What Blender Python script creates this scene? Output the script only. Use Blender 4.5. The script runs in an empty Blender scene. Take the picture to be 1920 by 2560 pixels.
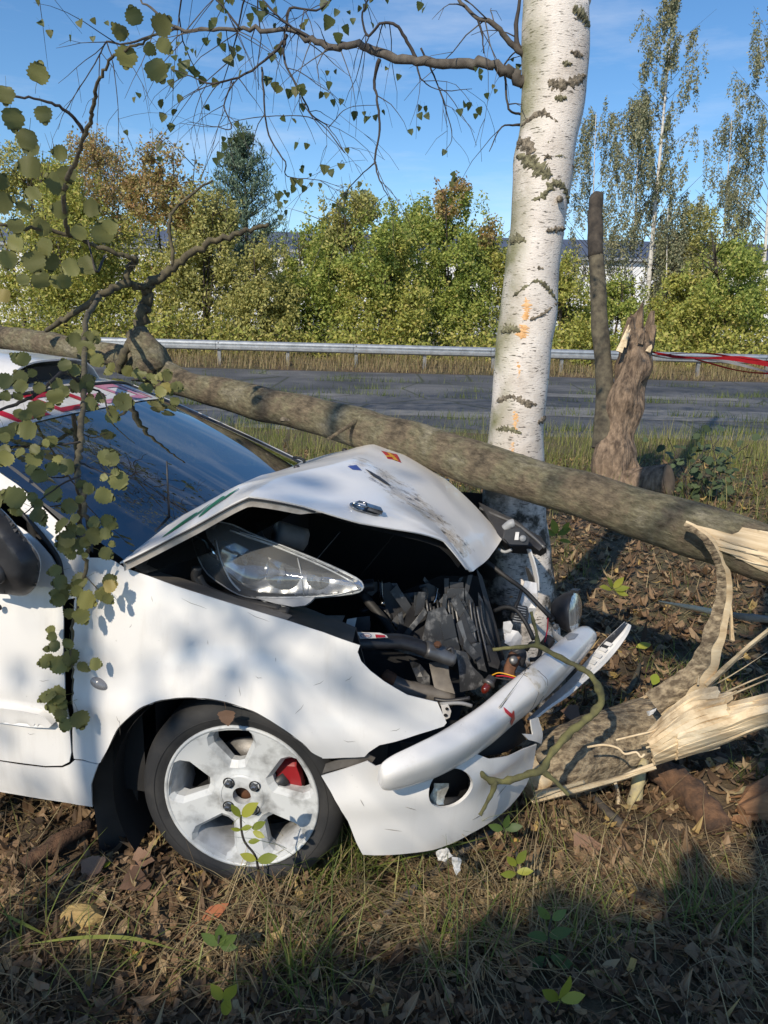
import bpy, bmesh, math, random
import numpy as np
from mathutils import Vector, Matrix, noise
from mathutils.geometry import delaunay_2d_cdt

# ------------------------------------------------------------------ camera, sky, sun, exposure
S = bpy.context.scene
COL = S.collection
RAD = math.radians
CAM_H, PITCH, ROLL = 1.55, RAD(14), RAD(1.5)
SUN_AZ, SUN_EL = RAD(26), RAD(37)          # heading the light travels to (from +Y towards +X), height of the sun

fwd = Vector((0, math.cos(PITCH), -math.sin(PITCH)))
r0 = Vector((1, 0, 0)); u0 = r0.cross(fwd)
RIGHT = r0 * math.cos(ROLL) + u0 * math.sin(ROLL)
UP = -r0 * math.sin(ROLL) + u0 * math.cos(ROLL)
EYE = Vector((0, 0, CAM_H))
cam = bpy.data.cameras.new('camera'); camo = bpy.data.objects.new('camera', cam); COL.objects.link(camo)
cam.sensor_fit = 'HORIZONTAL'; cam.sensor_width = 36; cam.lens = 36; cam.clip_start = .05; cam.clip_end = 2000
mw = Matrix((RIGHT, UP, -fwd)).transposed().to_4x4(); mw.translation = EYE; camo.matrix_world = mw
S.camera = camo

world = bpy.data.worlds.new('World'); S.world = world; world.use_nodes = True
wn, wl = world.node_tree.nodes, world.node_tree.links
wn.clear()
sky = wn.new('ShaderNodeTexSky'); sky.sky_type = 'NISHITA'; sky.sun_disc = False
sky.sun_elevation = SUN_EL; sky.sun_rotation = SUN_AZ + math.pi
sky.air_density = 1.0; sky.dust_density = .15; sky.ozone_density = 3.6; sky.altitude = 200
bg = wn.new('ShaderNodeBackground'); bg.inputs[1].default_value = .135
out = wn.new('ShaderNodeOutputWorld')
tc = wn.new('ShaderNodeTexCoord'); mp = wn.new('ShaderNodeMapping')
mp.inputs['Scale'].default_value = (1.6, 1.6, 9.0); mp.inputs['Rotation'].default_value = (0, .12, .4)
nz = wn.new('ShaderNodeTexNoise'); nz.inputs['Scale'].default_value = 2.1; nz.inputs['Detail'].default_value = 7; nz.inputs['Roughness'].default_value = .62
rp = wn.new('ShaderNodeValToRGB'); rp.color_ramp.elements[0].position = .5; rp.color_ramp.elements[1].position = .80
rp.color_ramp.elements[1].color = (.3, .3, .3, 1)
mx = wn.new('ShaderNodeMix'); mx.data_type = 'RGBA'; mx.inputs[7].default_value = (7.0, 7.3, 7.8, 1)
wl.new(tc.outputs['Generated'], mp.inputs['Vector']); wl.new(mp.outputs[0], nz.inputs['Vector']); wl.new(nz.outputs[0], rp.inputs[0])
wl.new(rp.outputs[0], mx.inputs[0]); hs = wn.new('ShaderNodeHueSaturation'); hs.inputs['Saturation'].default_value = 1.18; wl.new(sky.outputs[0], hs.inputs['Color']); wl.new(hs.outputs[0], mx.inputs[6]); wl.new(mx.outputs[2], bg.inputs[0]); wl.new(bg.outputs[0], out.inputs[0])

SUNDIR = Vector((math.sin(SUN_AZ) * math.cos(SUN_EL), math.cos(SUN_AZ) * math.cos(SUN_EL), -math.sin(SUN_EL)))
sl = bpy.data.lights.new('sun', 'SUN'); sl.energy = 4.3; sl.angle = RAD(.53); sl.color = (1, .89, .73)
so = bpy.data.objects.new('sun', sl); COL.objects.link(so); so.rotation_euler = SUNDIR.to_track_quat('-Z', 'Y').to_euler(); so.location = (-6, -14, 14)
S.view_settings.view_transform = 'Standard'; S.view_settings.look = 'None'; S.view_settings.exposure = 0.1; S.view_settings.gamma = 1
S.view_settings.use_curve_mapping = False
S.cycles.max_bounces = 8; S.cycles.transparent_max_bounces = 12; S.cycles.use_denoising = True

# ------------------------------------------------------------------ survey: picture bearings to places in the world
F = 1920.
def ray(px, py): return fwd + RIGHT * ((px - 960) / F) - UP * ((py - 1280) / F)
def at(px, py, depth): return EYE + ray(px, py) * depth
def onz(px, py, z=0.):
    d = ray(px, py); return EYE + d * ((z - CAM_H) / d.z)
def ony(px, py, y):
    d = ray(px, py); return EYE + d * (y / d.y)
def depth_of(p): return (Vector(p) - EYE).dot(fwd)

# ------------------------------------------------------------------ helpers
INV = {}
def tag(o, label=None, cat=None, group=None, kind=None):
    if label: o['label'] = label
    if cat: o['category'] = cat
    if group: o['group'] = group
    if kind: o['kind'] = kind
    return o
def empty(name, loc, label, cat, group=None, rz=0.):
    o = bpy.data.objects.new(name, None); COL.objects.link(o)
    m = Matrix.Translation(Vector(loc)) @ Matrix.Rotation(rz, 4, 'Z'); o.matrix_world = m
    o.empty_display_size = .1
    INV[o] = m.inverted(); return tag(o, label, cat, group)
def mesh_data(name, V, Fc, mats, smooth=True, tint=None, midx=None):
    me = bpy.data.meshes.new(name)
    V = np.asarray(V, dtype=np.float64).reshape(-1, 3)
    me.from_pydata(V.tolist() if len(V) < 60000 else V, [], Fc)
    for m in (mats if isinstance(mats, (list, tuple)) else [mats]): me.materials.append(m)
    if midx is not None: me.polygons.foreach_set('material_index', np.asarray(midx, dtype=np.int32))
    if smooth: me.polygons.foreach_set('use_smooth', np.ones(len(me.polygons), dtype=bool))
    if tint is not None:
        a = me.attributes.new('tint', 'FLOAT', 'POINT'); a.data.foreach_set('value', np.asarray(tint, dtype=np.float32))
    me.update(); return me
def mk(name, VF, mats, parent=None, smooth=True, solid=0., tint=None, midx=None, origin=None, off=0.):
    V, Fc = VF
    V = np.array([tuple(v) for v in V], dtype=np.float64) if not isinstance(V, np.ndarray) else V
    if parent is not None:
        inv = np.array(INV[parent]); V = V @ inv[:3, :3].T + inv[:3, 3]
    elif origin is not None: V = V - np.array(origin)
    o = bpy.data.objects.new(name, mesh_data(name, V, Fc, mats, smooth, tint, midx)); COL.objects.link(o)
    if parent is not None: o.parent = parent; INV[o] = INV[parent]
    elif origin is not None: o.location = origin; INV[o] = Matrix.Translation(-Vector(origin))
    else: INV[o] = Matrix.Identity(4)
    if solid:
        md = o.modifiers.new('thickness', 'SOLIDIFY'); md.thickness = solid; md.offset = off
        if smooth: es = o.modifiers.new('crisp_edges', 'EDGE_SPLIT'); es.split_angle = RAD(32)
    return o
def inst(name, me, M, parent):
    o = bpy.data.objects.new(name, me); COL.objects.link(o)
    if parent is not None: o.parent = parent; o.matrix_basis = INV[parent] @ M
    else: o.matrix_basis = M
    return o
class MB:
    def __init__(s): s.V = []; s.F = []; s.m = []; s.t = []
    def add(s, VF, m=0, t=0.):
        n = len(s.V); s.V += [tuple(v) for v in VF[0]]; s.F += [tuple(i + n for i in f) for f in VF[1]]
        s.m += [m] * len(VF[1]); s.t += [t] * len(VF[0]); return s
    def vf(s): return s.V, s.F
    def build(s, name, mats, parent=None, **k):
        return mk(name, (s.V, s.F), mats, parent, midx=s.m if isinstance(mats, (list, tuple)) else None, **k)
def spline(P, n):
    """Catmull-Rom through P (tuples of any length), n samples for each span"""
    P = np.array([tuple(p) for p in P], dtype=float); Q = np.vstack([2 * P[0] - P[1], P, 2 * P[-1] - P[-2]]); o = []
    for i in range(1, len(Q) - 2):
        p0, p1, p2, p3 = Q[i - 1:i + 3]
        for k in range(n):
            t = k / n
            o.append(.5 * ((2 * p1) + (p2 - p0) * t + (2 * p0 - 5 * p1 + 4 * p2 - p3) * t * t + (3 * p1 - p0 - 3 * p2 + p3) * t ** 3))
    o.append(P[-1]); return np.array(o)
def frames(P):
    P = [Vector(p) for p in P]; T = []
    for i in range(len(P)):
        t = (P[min(i + 1, len(P) - 1)] - P[max(i - 1, 0)]); T.append(t.normalized() if t.length > 1e-9 else Vector((0, 0, 1)))
    n = T[0].orthogonal().normalized(); N = []
    for t in T:
        n = (n - t * n.dot(t)); n = n.normalized() if n.length > 1e-6 else t.orthogonal().normalized(); N.append(n)
    return P, T, N
def tube(P, R, n=8, rough=0., freq=6., seed=0, caps=True, flat=None, prof=None):
    """swept tube; flat=(up, ratio) squashes it; prof(angle, i) scales the radius"""
    P, T, N = frames(P); R = list(R) if hasattr(R, '__len__') else [R] * len(P); V = []; Fc = []
    for i, (p, t, nn) in enumerate(zip(P, T, N)):
        b = t.cross(nn)
        if flat:
            up = (flat[0] - t * flat[0].dot(t)).normalized(); nn, b = up, t.cross(up)
        for k in range(n):
            a = 2 * math.pi * k / n; r = R[i] * (prof(a, i) if prof else 1)
            q = p + (nn * math.cos(a) + b * math.sin(a) * (flat[1] if flat else 1)) * r
            if rough: q = p + (q - p) * (1 + rough * noise.noise((q + Vector((seed, seed * 2.3, 0))) * freq))
            V.append(q)
    for i in range(len(P) - 1):
        for k in range(n):
            a, b2 = i * n + k, i * n + (k + 1) % n; Fc.append((a, b2, b2 + n, a + n))
    if caps: Fc.append(tuple(range(n - 1, -1, -1))); Fc.append(tuple(range((len(P) - 1) * n, len(P) * n)))
    return V, Fc
def sheet(G):
    """grid of points -> quads"""
    nu, nv = len(G), len(G[0]); V = [p for r in G for p in r]; Fc = []
    for i in range(nu - 1):
        for j in range(nv - 1): Fc.append((i * nv + j, i * nv + j + 1, (i + 1) * nv + j + 1, (i + 1) * nv + j))
    return V, Fc
def sheet_smooth(G, n, m):
    A = np.array([spline(r, m) for r in G]); B = np.array([spline(A[:, j], n) for j in range(A.shape[1])])
    return sheet([[tuple(B[j][i]) for j in range(B.shape[0])] for i in range(B.shape[1])])
def box(c, X, Y, Z):
    c, X, Y, Z = Vector(c), Vector(X), Vector(Y), Vector(Z)
    V = [c + X * i + Y * j + Z * k for k in (-1, 1) for j in (-1, 1) for i in (-1, 1)]
    return V, [(0, 2, 3, 1), (4, 5, 7, 6), (0, 1, 5, 4), (2, 6, 7, 3), (0, 4, 6, 2), (1, 3, 7, 5)]
def bar(p, q, w, h, up=Vector((0, 0, 1))):
    p, q = Vector(p), Vector(q); d = (q - p); s = d.cross(up).normalized(); u = s.cross(d).normalized()
    return box((p + q) / 2, d / 2, s * w / 2, u * h / 2)
def lathe(prof, c, axis, n=32, ref=None, ang=None):
    """prof: (distance along axis, radius)"""
    c, ax = Vector(c), Vector(axis).normalized(); e1 = (ref - ax * ref.dot(ax)).normalized() if ref else ax.orthogonal().normalized(); e2 = ax.cross(e1); V = []; Fc = []
    a0, a1 = ang if ang else (0, 2 * math.pi); full = ang is None; m = n if full else n + 1
    for h, r in prof:
        for k in range(m):
            a = a0 + (a1 - a0) * k / n; V.append(c + ax * h + (e1 * math.cos(a) + e2 * math.sin(a)) * r)
    for i in range(len(prof) - 1):
        for k in range(n):
            k2 = (k + 1) % m; Fc.append((i * m + k, i * m + k2, (i + 1) * m + k2, (i + 1) * m + k))
    return V, Fc
def inpoly(p, poly):
    x, y = p; c = False; j = len(poly) - 1
    for i in range(len(poly)):
        xi, yi = poly[i]; xj, yj = poly[j]
        if (yi > y) != (yj > y) and x < (xj - xi) * (y - yi) / (yj - yi) + xi: c = not c
        j = i
    return c
def densify(poly, step):
    o = []
    for i in range(len(poly)):
        p, q = np.array(poly[i]), np.array(poly[(i + 1) % len(poly)]); k = max(1, int(np.hypot(*(q - p)) / step))
        for t in range(k): o.append(tuple(p + (q - p) * t / k))
    return o
def cdt(outer, holes=(), step=.02, extra=()):
    outer = densify(outer, step); V = []; E = []
    hs = [densify(h, step * .7) for h in holes]
    for L in [outer] + hs + [densify(e, step * .7) for e in extra]:
        n = len(V); V += L; E += [(n + i, n + (i + 1) % len(L)) for i in range(len(L))]
    B = np.array(V); xs = [p[0] for p in outer]; ys = [p[1] for p in outer]
    y = min(ys) + step / 2; row = 0
    while y < max(ys):
        x = min(xs) + step * (.5 if row % 2 else 0)
        while x < max(xs):
            if np.min((B[:, 0] - x) ** 2 + (B[:, 1] - y) ** 2) > (step * .45) ** 2 and inpoly((x, y), outer) and not any(inpoly((x, y), h) for h in hs): V.append((x, y))
            x += step
        y += step * .87; row += 1
    v2, _, f2, *_ = delaunay_2d_cdt([Vector(v) for v in V], E, [], 0, 1e-6)
    Fc = []
    for f in f2:
        c = sum((v2[i] for i in f), Vector((0, 0))) / len(f)
        if inpoly(c, outer) and not any(inpoly(c, h) for h in hs): Fc.append(tuple(f))
    return [tuple(v) for v in v2], Fc
def smooth_closed(P, n=4):
    P = np.array(P, dtype=float); m = len(P); o = []
    for i in range(m):
        p0, p1, p2, p3 = P[i - 1], P[i], P[(i + 1) % m], P[(i + 2) % m]
        for k in range(n):
            t = k / n
            o.append(tuple(.5 * ((2 * p1) + (p2 - p0) * t + (2 * p0 - 5 * p1 + 4 * p2 - p3) * t * t + (3 * p1 - p0 - 3 * p2 + p3) * t ** 3)))
    return o
def fbm(p, o=4):
    return noise.fractal(Vector(p), 1., 2., o)

# ------------------------------------------------------------------ materials
def new_mat(name):
    m = bpy.data.materials.new(name); m.use_nodes = True; nt = m.node_tree; return m, nt.nodes, nt.links, nt.nodes['Principled BSDF']
def ramp(nodes, stops):
    r = nodes.new('ShaderNodeValToRGB'); e = r.color_ramp.elements
    e[0].position, e[0].color = stops[0][0], (*stops[0][1], 1); e[1].position, e[1].color = stops[-1][0], (*stops[-1][1], 1)
    for p, c in stops[1:-1]:
        x = e.new(p); x.color = (*c, 1)
    return r
def mixc(nodes, links, fac, a, b, blend='MIX'):
    m = nodes.new('ShaderNodeMix'); m.data_type = 'RGBA'; m.blend_type = blend
    for s, v in ((0, fac), (6, a), (7, b)):
        if hasattr(v, 'is_linked') or hasattr(v, 'links'): links.new(v, m.inputs[s])
        else: m.inputs[s].default_value = v if s == 0 else (*v, 1)
    return m.outputs[2]
def ntex(nodes, links, scale, detail=5, rough=.55, stretch=(1, 1, 1), rot=(0, 0, 0), coord='Object', kind='noise', dist=0.):
    t = nodes.new('ShaderNodeTexCoord'); m = nodes.new('ShaderNodeMapping'); m.vector_type = 'TEXTURE'; m.inputs['Scale'].default_value = tuple(1 / v for v in stretch); m.inputs['Rotation'].default_value = rot
    if kind == 'noise':
        x = nodes.new('ShaderNodeTexNoise'); x.inputs['Detail'].default_value = detail; x.inputs['Roughness'].default_value = rough; x.inputs['Distortion'].default_value = dist
    elif kind == 'voronoi': x = nodes.new('ShaderNodeTexVoronoi')
    else: x = nodes.new('ShaderNodeTexVoronoi'); x.feature = 'DISTANCE_TO_EDGE'
    x.inputs['Scale'].default_value = scale
    links.new(t.outputs[coord], m.inputs[0]); links.new(m.outputs[0], x.inputs['Vector']); return x.outputs[0]
def bumpn(nodes, links, h, strength, dist, p):
    b = nodes.new('ShaderNodeBump'); b.inputs['Strength'].default_value = strength; b.inputs['Distance'].default_value = dist
    links.new(h, b.inputs['Height']); links.new(b.outputs[0], p.inputs['Normal'])
def mat(name, c1, c2=None, scale=20., rough=.6, metal=0., bump=0., bdist=.004, lo=.35, hi=.65, stretch=(1, 1, 1), rot=(0, 0, 0), coat=0., spec=.5, detail=5, rvar=0.):
    m, n, l, p = new_mat(name)
    p.inputs['Roughness'].default_value = rough; p.inputs['Metallic'].default_value = metal
    p.inputs['Coat Weight'].default_value = coat; p.inputs['Coat Roughness'].default_value = .08; p.inputs['Specular IOR Level'].default_value = spec
    if c2 is None: c2 = tuple(v * .82 for v in c1)
    t = ntex(n, l, scale, detail, .6, stretch, rot); r = ramp(n, [(lo, c1), (hi, c2)]); l.new(t, r.inputs[0]); l.new(r.outputs[0], p.inputs['Base Color'])
    if bump: bumpn(n, l, t, bump, bdist, p)
    if rvar:
        q = n.new('ShaderNodeMapRange'); q.inputs[3].default_value = rough - rvar; q.inputs[4].default_value = rough + rvar; l.new(t, q.inputs[0]); l.new(q.outputs[0], p.inputs['Roughness'])
    return m
def foliage(name, stops, trans=.35, rough=.55, obj_random=False, spec=.35, vein=False):
    """leaf colour from the leaf's own tint (or the object's random), some light let through"""
    m, n, l, p = new_mat(name)
    if obj_random: f = n.new('ShaderNodeObjectInfo').outputs['Random']
    else:
        a = n.new('ShaderNodeAttribute'); a.attribute_name = 'tint'; f = a.outputs['Fac']
    r = ramp(n, stops); l.new(f, r.inputs[0]); c = r.outputs[0]
    if vein:
        t = ntex(n, l, 60, 3, .6); c = mixc(n, l, .35, c, mixc(n, l, t, tuple(.4 * v for v in stops[0][1]), tuple(min(1, 1.6 * v) for v in stops[-1][1])))
    l.new(c, p.inputs['Base Color']); p.inputs['Roughness'].default_value = rough; p.inputs['Specular IOR Level'].default_value = spec
    tr = n.new('ShaderNodeBsdfTranslucent'); l.new(c, tr.inputs[0]); ms = n.new('ShaderNodeMixShader'); ms.inputs[0].default_value = trans
    l.new(p.outputs[0], ms.inputs[1]); l.new(tr.outputs[0], ms.inputs[2]); l.new(ms.outputs[0], n['Material Output'].inputs[0]); return m

# ================================================================== SETTING
rng = np.random.default_rng(7); rnd = random.Random(11)
# ---- ground: one sheet, fine near the car, to the horizon
def ground_h(x, y):
    d = math.hypot(x, y - 2)
    k = max(0., min(1., (10.2 - y) / 2.)) if y > 0 else 1.
    h = k * (.035 * noise.noise(Vector((x * 1.1, y * 1.1, 3))) + .02 * noise.noise(Vector((x * 3.7, y * 3.7, 9))) + .008 * noise.noise(Vector((x * 11, y * 11, 1))))
    if y > 23.6: h += min(.15, (y - 23.6) * .1)
    return h - .012
gx = sorted(set([-900, -300, -120, -60, -30, -18, -12, -9] + [round(v, 3) for v in np.arange(-7, -2, .5)] + [round(v, 3) for v in np.arange(-2, 3.2, .06)] + [round(v, 3) for v in np.arange(3.5, 9, .5)] + [10, 13, 18, 30, 60, 120, 300, 900]))
gy = sorted(set([-300, -100, -40, -20, -12, -8, -5, -3, -1.5, -.5, .4] + [round(v, 3) for v in np.arange(.8, 6.6, .06)] + [round(v, 3) for v in np.arange(6.8, 11, .3)] + [11.05, 11.12, 11.3, 14, 18, 22, 23, 23.3, 23.6, 24.5, 26, 30, 40, 70, 150, 400, 1200]))
V, Fc = sheet([[(x, y, ground_h(x, y)) for x in gx] for y in gy])
m_soil, n, l, p = new_mat('forest_soil')
t1 = ntex(n, l, 9, 9, .7); t2 = ntex(n, l, 55, 6, .7); t3 = ntex(n, l, .8, 4, .6)
r1 = ramp(n, [(.32, (.045, .03, .019)), (.5, (.11, .075, .046)), (.68, (.2, .145, .085))]); l.new(t1, r1.inputs[0])
r2 = ramp(n, [(.35, (.05, .034, .021)), (.6, (.16, .115, .068)), (.75, (.32, .24, .145))]); l.new(t2, r2.inputs[0])
c = mixc(n, l, .5, r1.outputs[0], r2.outputs[0]); r3 = ramp(n, [(.45, (0, 0, 0)), (.6, (.55, .55, .55))]); l.new(t3, r3.inputs[0])
c = mixc(n, l, r3.outputs[0], c, (.075, .08, .03)); l.new(c, p.inputs['Base Color']); p.inputs['Roughness'].default_value = .95
bumpn(n, l, t2, .9, .012, p)
tag(mk('ground', (V, Fc), m_soil), kind='structure')

# ---- road: old concrete and asphalt carriageway, cracked, with worn slabs
m_road, n, l, p = new_mat('old_asphalt')
t1 = ntex(n, l, .45, 7, .62, dist=.4); t2 = ntex(n, l, 22, 5, .7); t3 = ntex(n, l, .42, kind='edge', stretch=(1, .8, 1))
r1 = ramp(n, [(.36, (.055, .058, .065)), (.5, (.09, .093, .1)), (.66, (.165, .163, .162))]); l.new(t1, r1.inputs[0])
r2 = ramp(n, [(.3, (.6, .6, .6)), (.7, (1.25, 1.25, 1.25))]); l.new(t2, r2.inputs[0])
c = mixc(n, l, 1., r1.outputs[0], r2.outputs[0], 'MULTIPLY'); r3 = ramp(n, [(.0, (1, 1, 1)), (.018, (0, 0, 0))]); l.new(t3, r3.inputs[0])
c = mixc(n, l, r3.outputs[0], c, (.04, .045, .025)); l.new(c, p.inputs['Base Color']); p.inputs['Roughness'].default_value = .8; bumpn(n, l, t2, .4, .01, p)
E1, E2 = [], []
for x in np.concatenate([[-120, -60, -30], np.arange(-16, 24, .4), [30, 60, 130]]):
    E1.append((x, 11.15 + .22 * noise.noise(Vector((x * .6, 0, 0))) + .1 * noise.noise(Vector((x * 2.1, 5, 0))), .035))
    E2.append((x, 23.25 + .25 * noise.noise(Vector((x * .5, 9, 0))), .035))
mid = [(a[0], a[1] + (b[1] - a[1]) * .5, .05) for a, b in zip(E1, E2)]
lo1 = [(a[0], a[1] - .12, -.1) for a in E1]; hi2 = [(a[0], a[1] + .12, -.1) for a in E2]
tag(mk('road', sheet([lo1, E1, mid, E2, hi2]), m_road, smooth=False), kind='structure')
# paler concrete patch slabs lying on the road
m_conc = mat('worn_concrete', (.2, .195, .185), (.12, .12, .118), 3., .85, bump=.3)
for i, (x0, x1, y0, y1) in enumerate([(-3.2, 1.9, 12.6, 13.5), (2.6, 9.5, 13.0, 14.6), (2.2, 7.6, 16.6, 17.4), (-5.5, -1, 15.4, 16.0), (9.8, 15, 13.4, 15.2)]):
    pol = [(x0 + (x1 - x0) * t + .05 * rnd.uniform(-1, 1), y0 + .12 * rnd.uniform(-1, 1)) for t in np.linspace(0, 1, 9)] + [(x0 + (x1 - x0) * t + .3 + .05 * rnd.uniform(-1, 1), y1 + .12 * rnd.uniform(-1, 1)) for t in np.linspace(1, 0, 9)]
    v2, f2 = cdt(pol, step=.6)
    zz = lambda x, y: .035 + .015 * (1 - abs(y - 17.2) / 6.05) + .006
    mk('concrete_slab', ([(x, y, zz(x, y)) for x, y in v2], f2), m_conc, bpy.data.objects['road'], smooth=False)

# ---- far warehouse
wh = empty('warehouse', (20, 95, 0), 'long white warehouse with dark blue roof far behind the trees', 'building')
m_wwall = mat('white_cladding', (.78, .79, .8), (.7, .71, .73), .3, .6); m_wroof = mat('roof_panels', (.05, .07, .12), (.08, .1, .15), .5, .4); m_wtrim = mat('grey_trim', (.3, .32, .34), None, 1, .6)
for i in range(16):
    x0 = -60 + i * 10
    mk('wall_panel', box((x0 + 5, 95, 4.6), (4.96, 0, 0), (0, .15, 0), (0, 0, 4.6)), m_wwall, wh, smooth=False)
rf = mk('roof', sheet([[(-60, 94.4, 9.25), (100, 94.4, 9.25)], [(-60, 96, 11.3), (100, 96, 11.3)], [(-60, 120, 11.6), (100, 120, 11.6)]]), m_wroof, wh, smooth=False, solid=.2)
mk('gutter', bar((-60, 94.3, 9.15), (100, 94.3, 9.15), .3, .3), m_wtrim, wh, smooth=False)
for i in range(14):
    x = -52 + i * 11; mk('loading_door', box((x, 94.75, 1.9), (1.8, 0, 0), (0, .08, 0), (0, 0, 1.9)), m_wtrim, wh, smooth=False)

# ---- guard rail along the far side of the road
m_galv = mat('galvanised_steel', (.5, .52, .54), (.36, .38, .4), 6., .45, .7, bump=.05)
m_galv_post = mat('weathered_post_steel', (.3, .31, .32), (.2, .2, .2), 9., .6, .5)
gr = empty('guard_rail', (0, 24.55, 0), 'galvanised steel guard rail running along the far roadside', 'guard rail')
def rail_profile(x):
    ys = [(.0, .46), (-.05, .50), (-.055, .545), (.0, .585), (.0, .63), (-.055, .67), (-.05, .715), (.0, .755)]
    return [(x, 24.5 + a, b + .06) for a, b in ys]
for i in range(9):
    x0 = -14 + i * 4.3
    mk('rail', sheet([rail_profile(x) for x in (x0, x0 + 4.32)]), m_galv, gr, solid=.006, smooth=False)
    for k in (.1, 2.25):
        mk('post', box((x0 + k, 24.6, .36), (.05, 0, 0), (0, .06, 0), (0, 0, .45)), m_galv_post, gr, smooth=False)
        if k == .1:
            for z in (.58, .75): mk('bolt', lathe([(0, .025), (.012, .025), (.016, 0.001)], (x0 + .1, 24.45, z), (0, -1, 0), 8), m_galv_post, gr)

# ================================================================== BACKGROUND TREES
def leaf_cloud(C, R, n, size, droop=.0, shell=.55, up_bias=0., flat=None, gap=.35, freq=1., seed=0, long=2.0):
    """n little leaf faces through an ellipsoid crown, thinned by noise so gaps and clumps appear"""
    g = np.random.default_rng(seed); pts = []; C = np.array(C); R = np.array(R)
    while len(pts) < n:
        d = g.normal(size=(n, 3)); d /= np.linalg.norm(d, axis=1)[:, None]
        r = g.random(n) ** (1 / 3.) * (1 - shell) + shell * g.random(n) ** .25
        q = d * r[:, None] * (1 + .0)
        for v in q:
            w = C + v * R; nn = noise.noise(Vector(w) * freq + Vector((seed, 0, seed * .7)))
            edge = 1 + .35 * noise.noise(Vector(v * 2.3) + Vector((seed * 3.1, seed, 0)))
            if nn > -gap and np.linalg.norm(v) < edge: pts.append(w)
            if len(pts) >= n: break
    return np.array(pts)
def leaf_faces(P, size, seed, droop=0., long=2.0, updir=.3):
    g = np.random.default_rng(seed + 99); n = len(P)
    ax = g.normal(size=(n, 3)); ax[:, 2] -= droop * 2; ax /= np.linalg.norm(ax, axis=1)[:, None]
    no = g.normal(size=(n, 3)); no[:, 2] += updir; no[:, 1] -= .6; s = np.cross(ax, no); s /= np.linalg.norm(s, axis=1)[:, None]
    L = size * (0.6 + .8 * g.random(n))[:, None]; Wd = L / long
    V = np.empty((n, 4, 3)); V[:, 0] = P; V[:, 1] = P + ax * L * .5 + s * Wd * .5; V[:, 2] = P + ax * L; V[:, 3] = P + ax * L * .5 - s * Wd * .5
    Fc = np.arange(n * 4).reshape(n, 4)
    return V.reshape(-1, 3), Fc
def build_leaves(name, P, size, mat_, parent, seed, droop=0., long=2., tint=None):
    V, Fc = leaf_faces(P, size, seed, droop, long); g = np.random.default_rng(seed)
    t = np.repeat(g.random(len(P)) if tint is None else tint, 4)
    return mk(name, (V, Fc.tolist()), mat_, parent, smooth=False, tint=t)
m_fol_yellow = foliage('yellow_green_leaves', [(0, (0.189, 0.226, 0.055)), (.4, (0.389, 0.415, 0.095)), (.8, (0.590, 0.561, 0.150)), (1, (0.496, 0.403, 0.150))], .42)
m_fol_green = foliage('green_leaves', [(0, (0.153, 0.213, 0.050)), (.5, (0.319, 0.390, 0.085)), (.85, (0.507, 0.537, 0.140)), (1, (0.555, 0.488, 0.160))], .42)
m_fol_rust = foliage('rusty_leaves', [(0, (0.236, 0.232, 0.080)), (.4, (0.401, 0.329, 0.120)), (.75, (0.425, 0.244, 0.130)), (1, (0.590, 0.500, 0.180))], .42)
m_fol_olive = foliage('olive_leaves', [(0, (0.227, 0.242, 0.072)), (.5, (0.396, 0.395, 0.132)), (1, (0.637, 0.571, 0.204))], .42)
m_fol_birch = foliage('birch_foliage', [(0, (.18, .2, .11)), (.5, (.28, .3, .18)), (1, (.42, .38, .22))])
m_pine = foliage('pine_needles', [(0, (0.058, 0.106, 0.067)), (.6, (0.115, 0.173, 0.115)), (1, (0.192, 0.250, 0.163))], trans=.1)
m_bark_far = mat('far_bark', (.07, .055, .04), (.03, .025, .02), 8, .9, stretch=(1, 1, .2))
m_birch_far = mat('far_birch_bark', (.6, .58, .54), (.1, .09, .08), 2.2, .8, lo=.55, hi=.72, stretch=(1, 1, 3))
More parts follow.
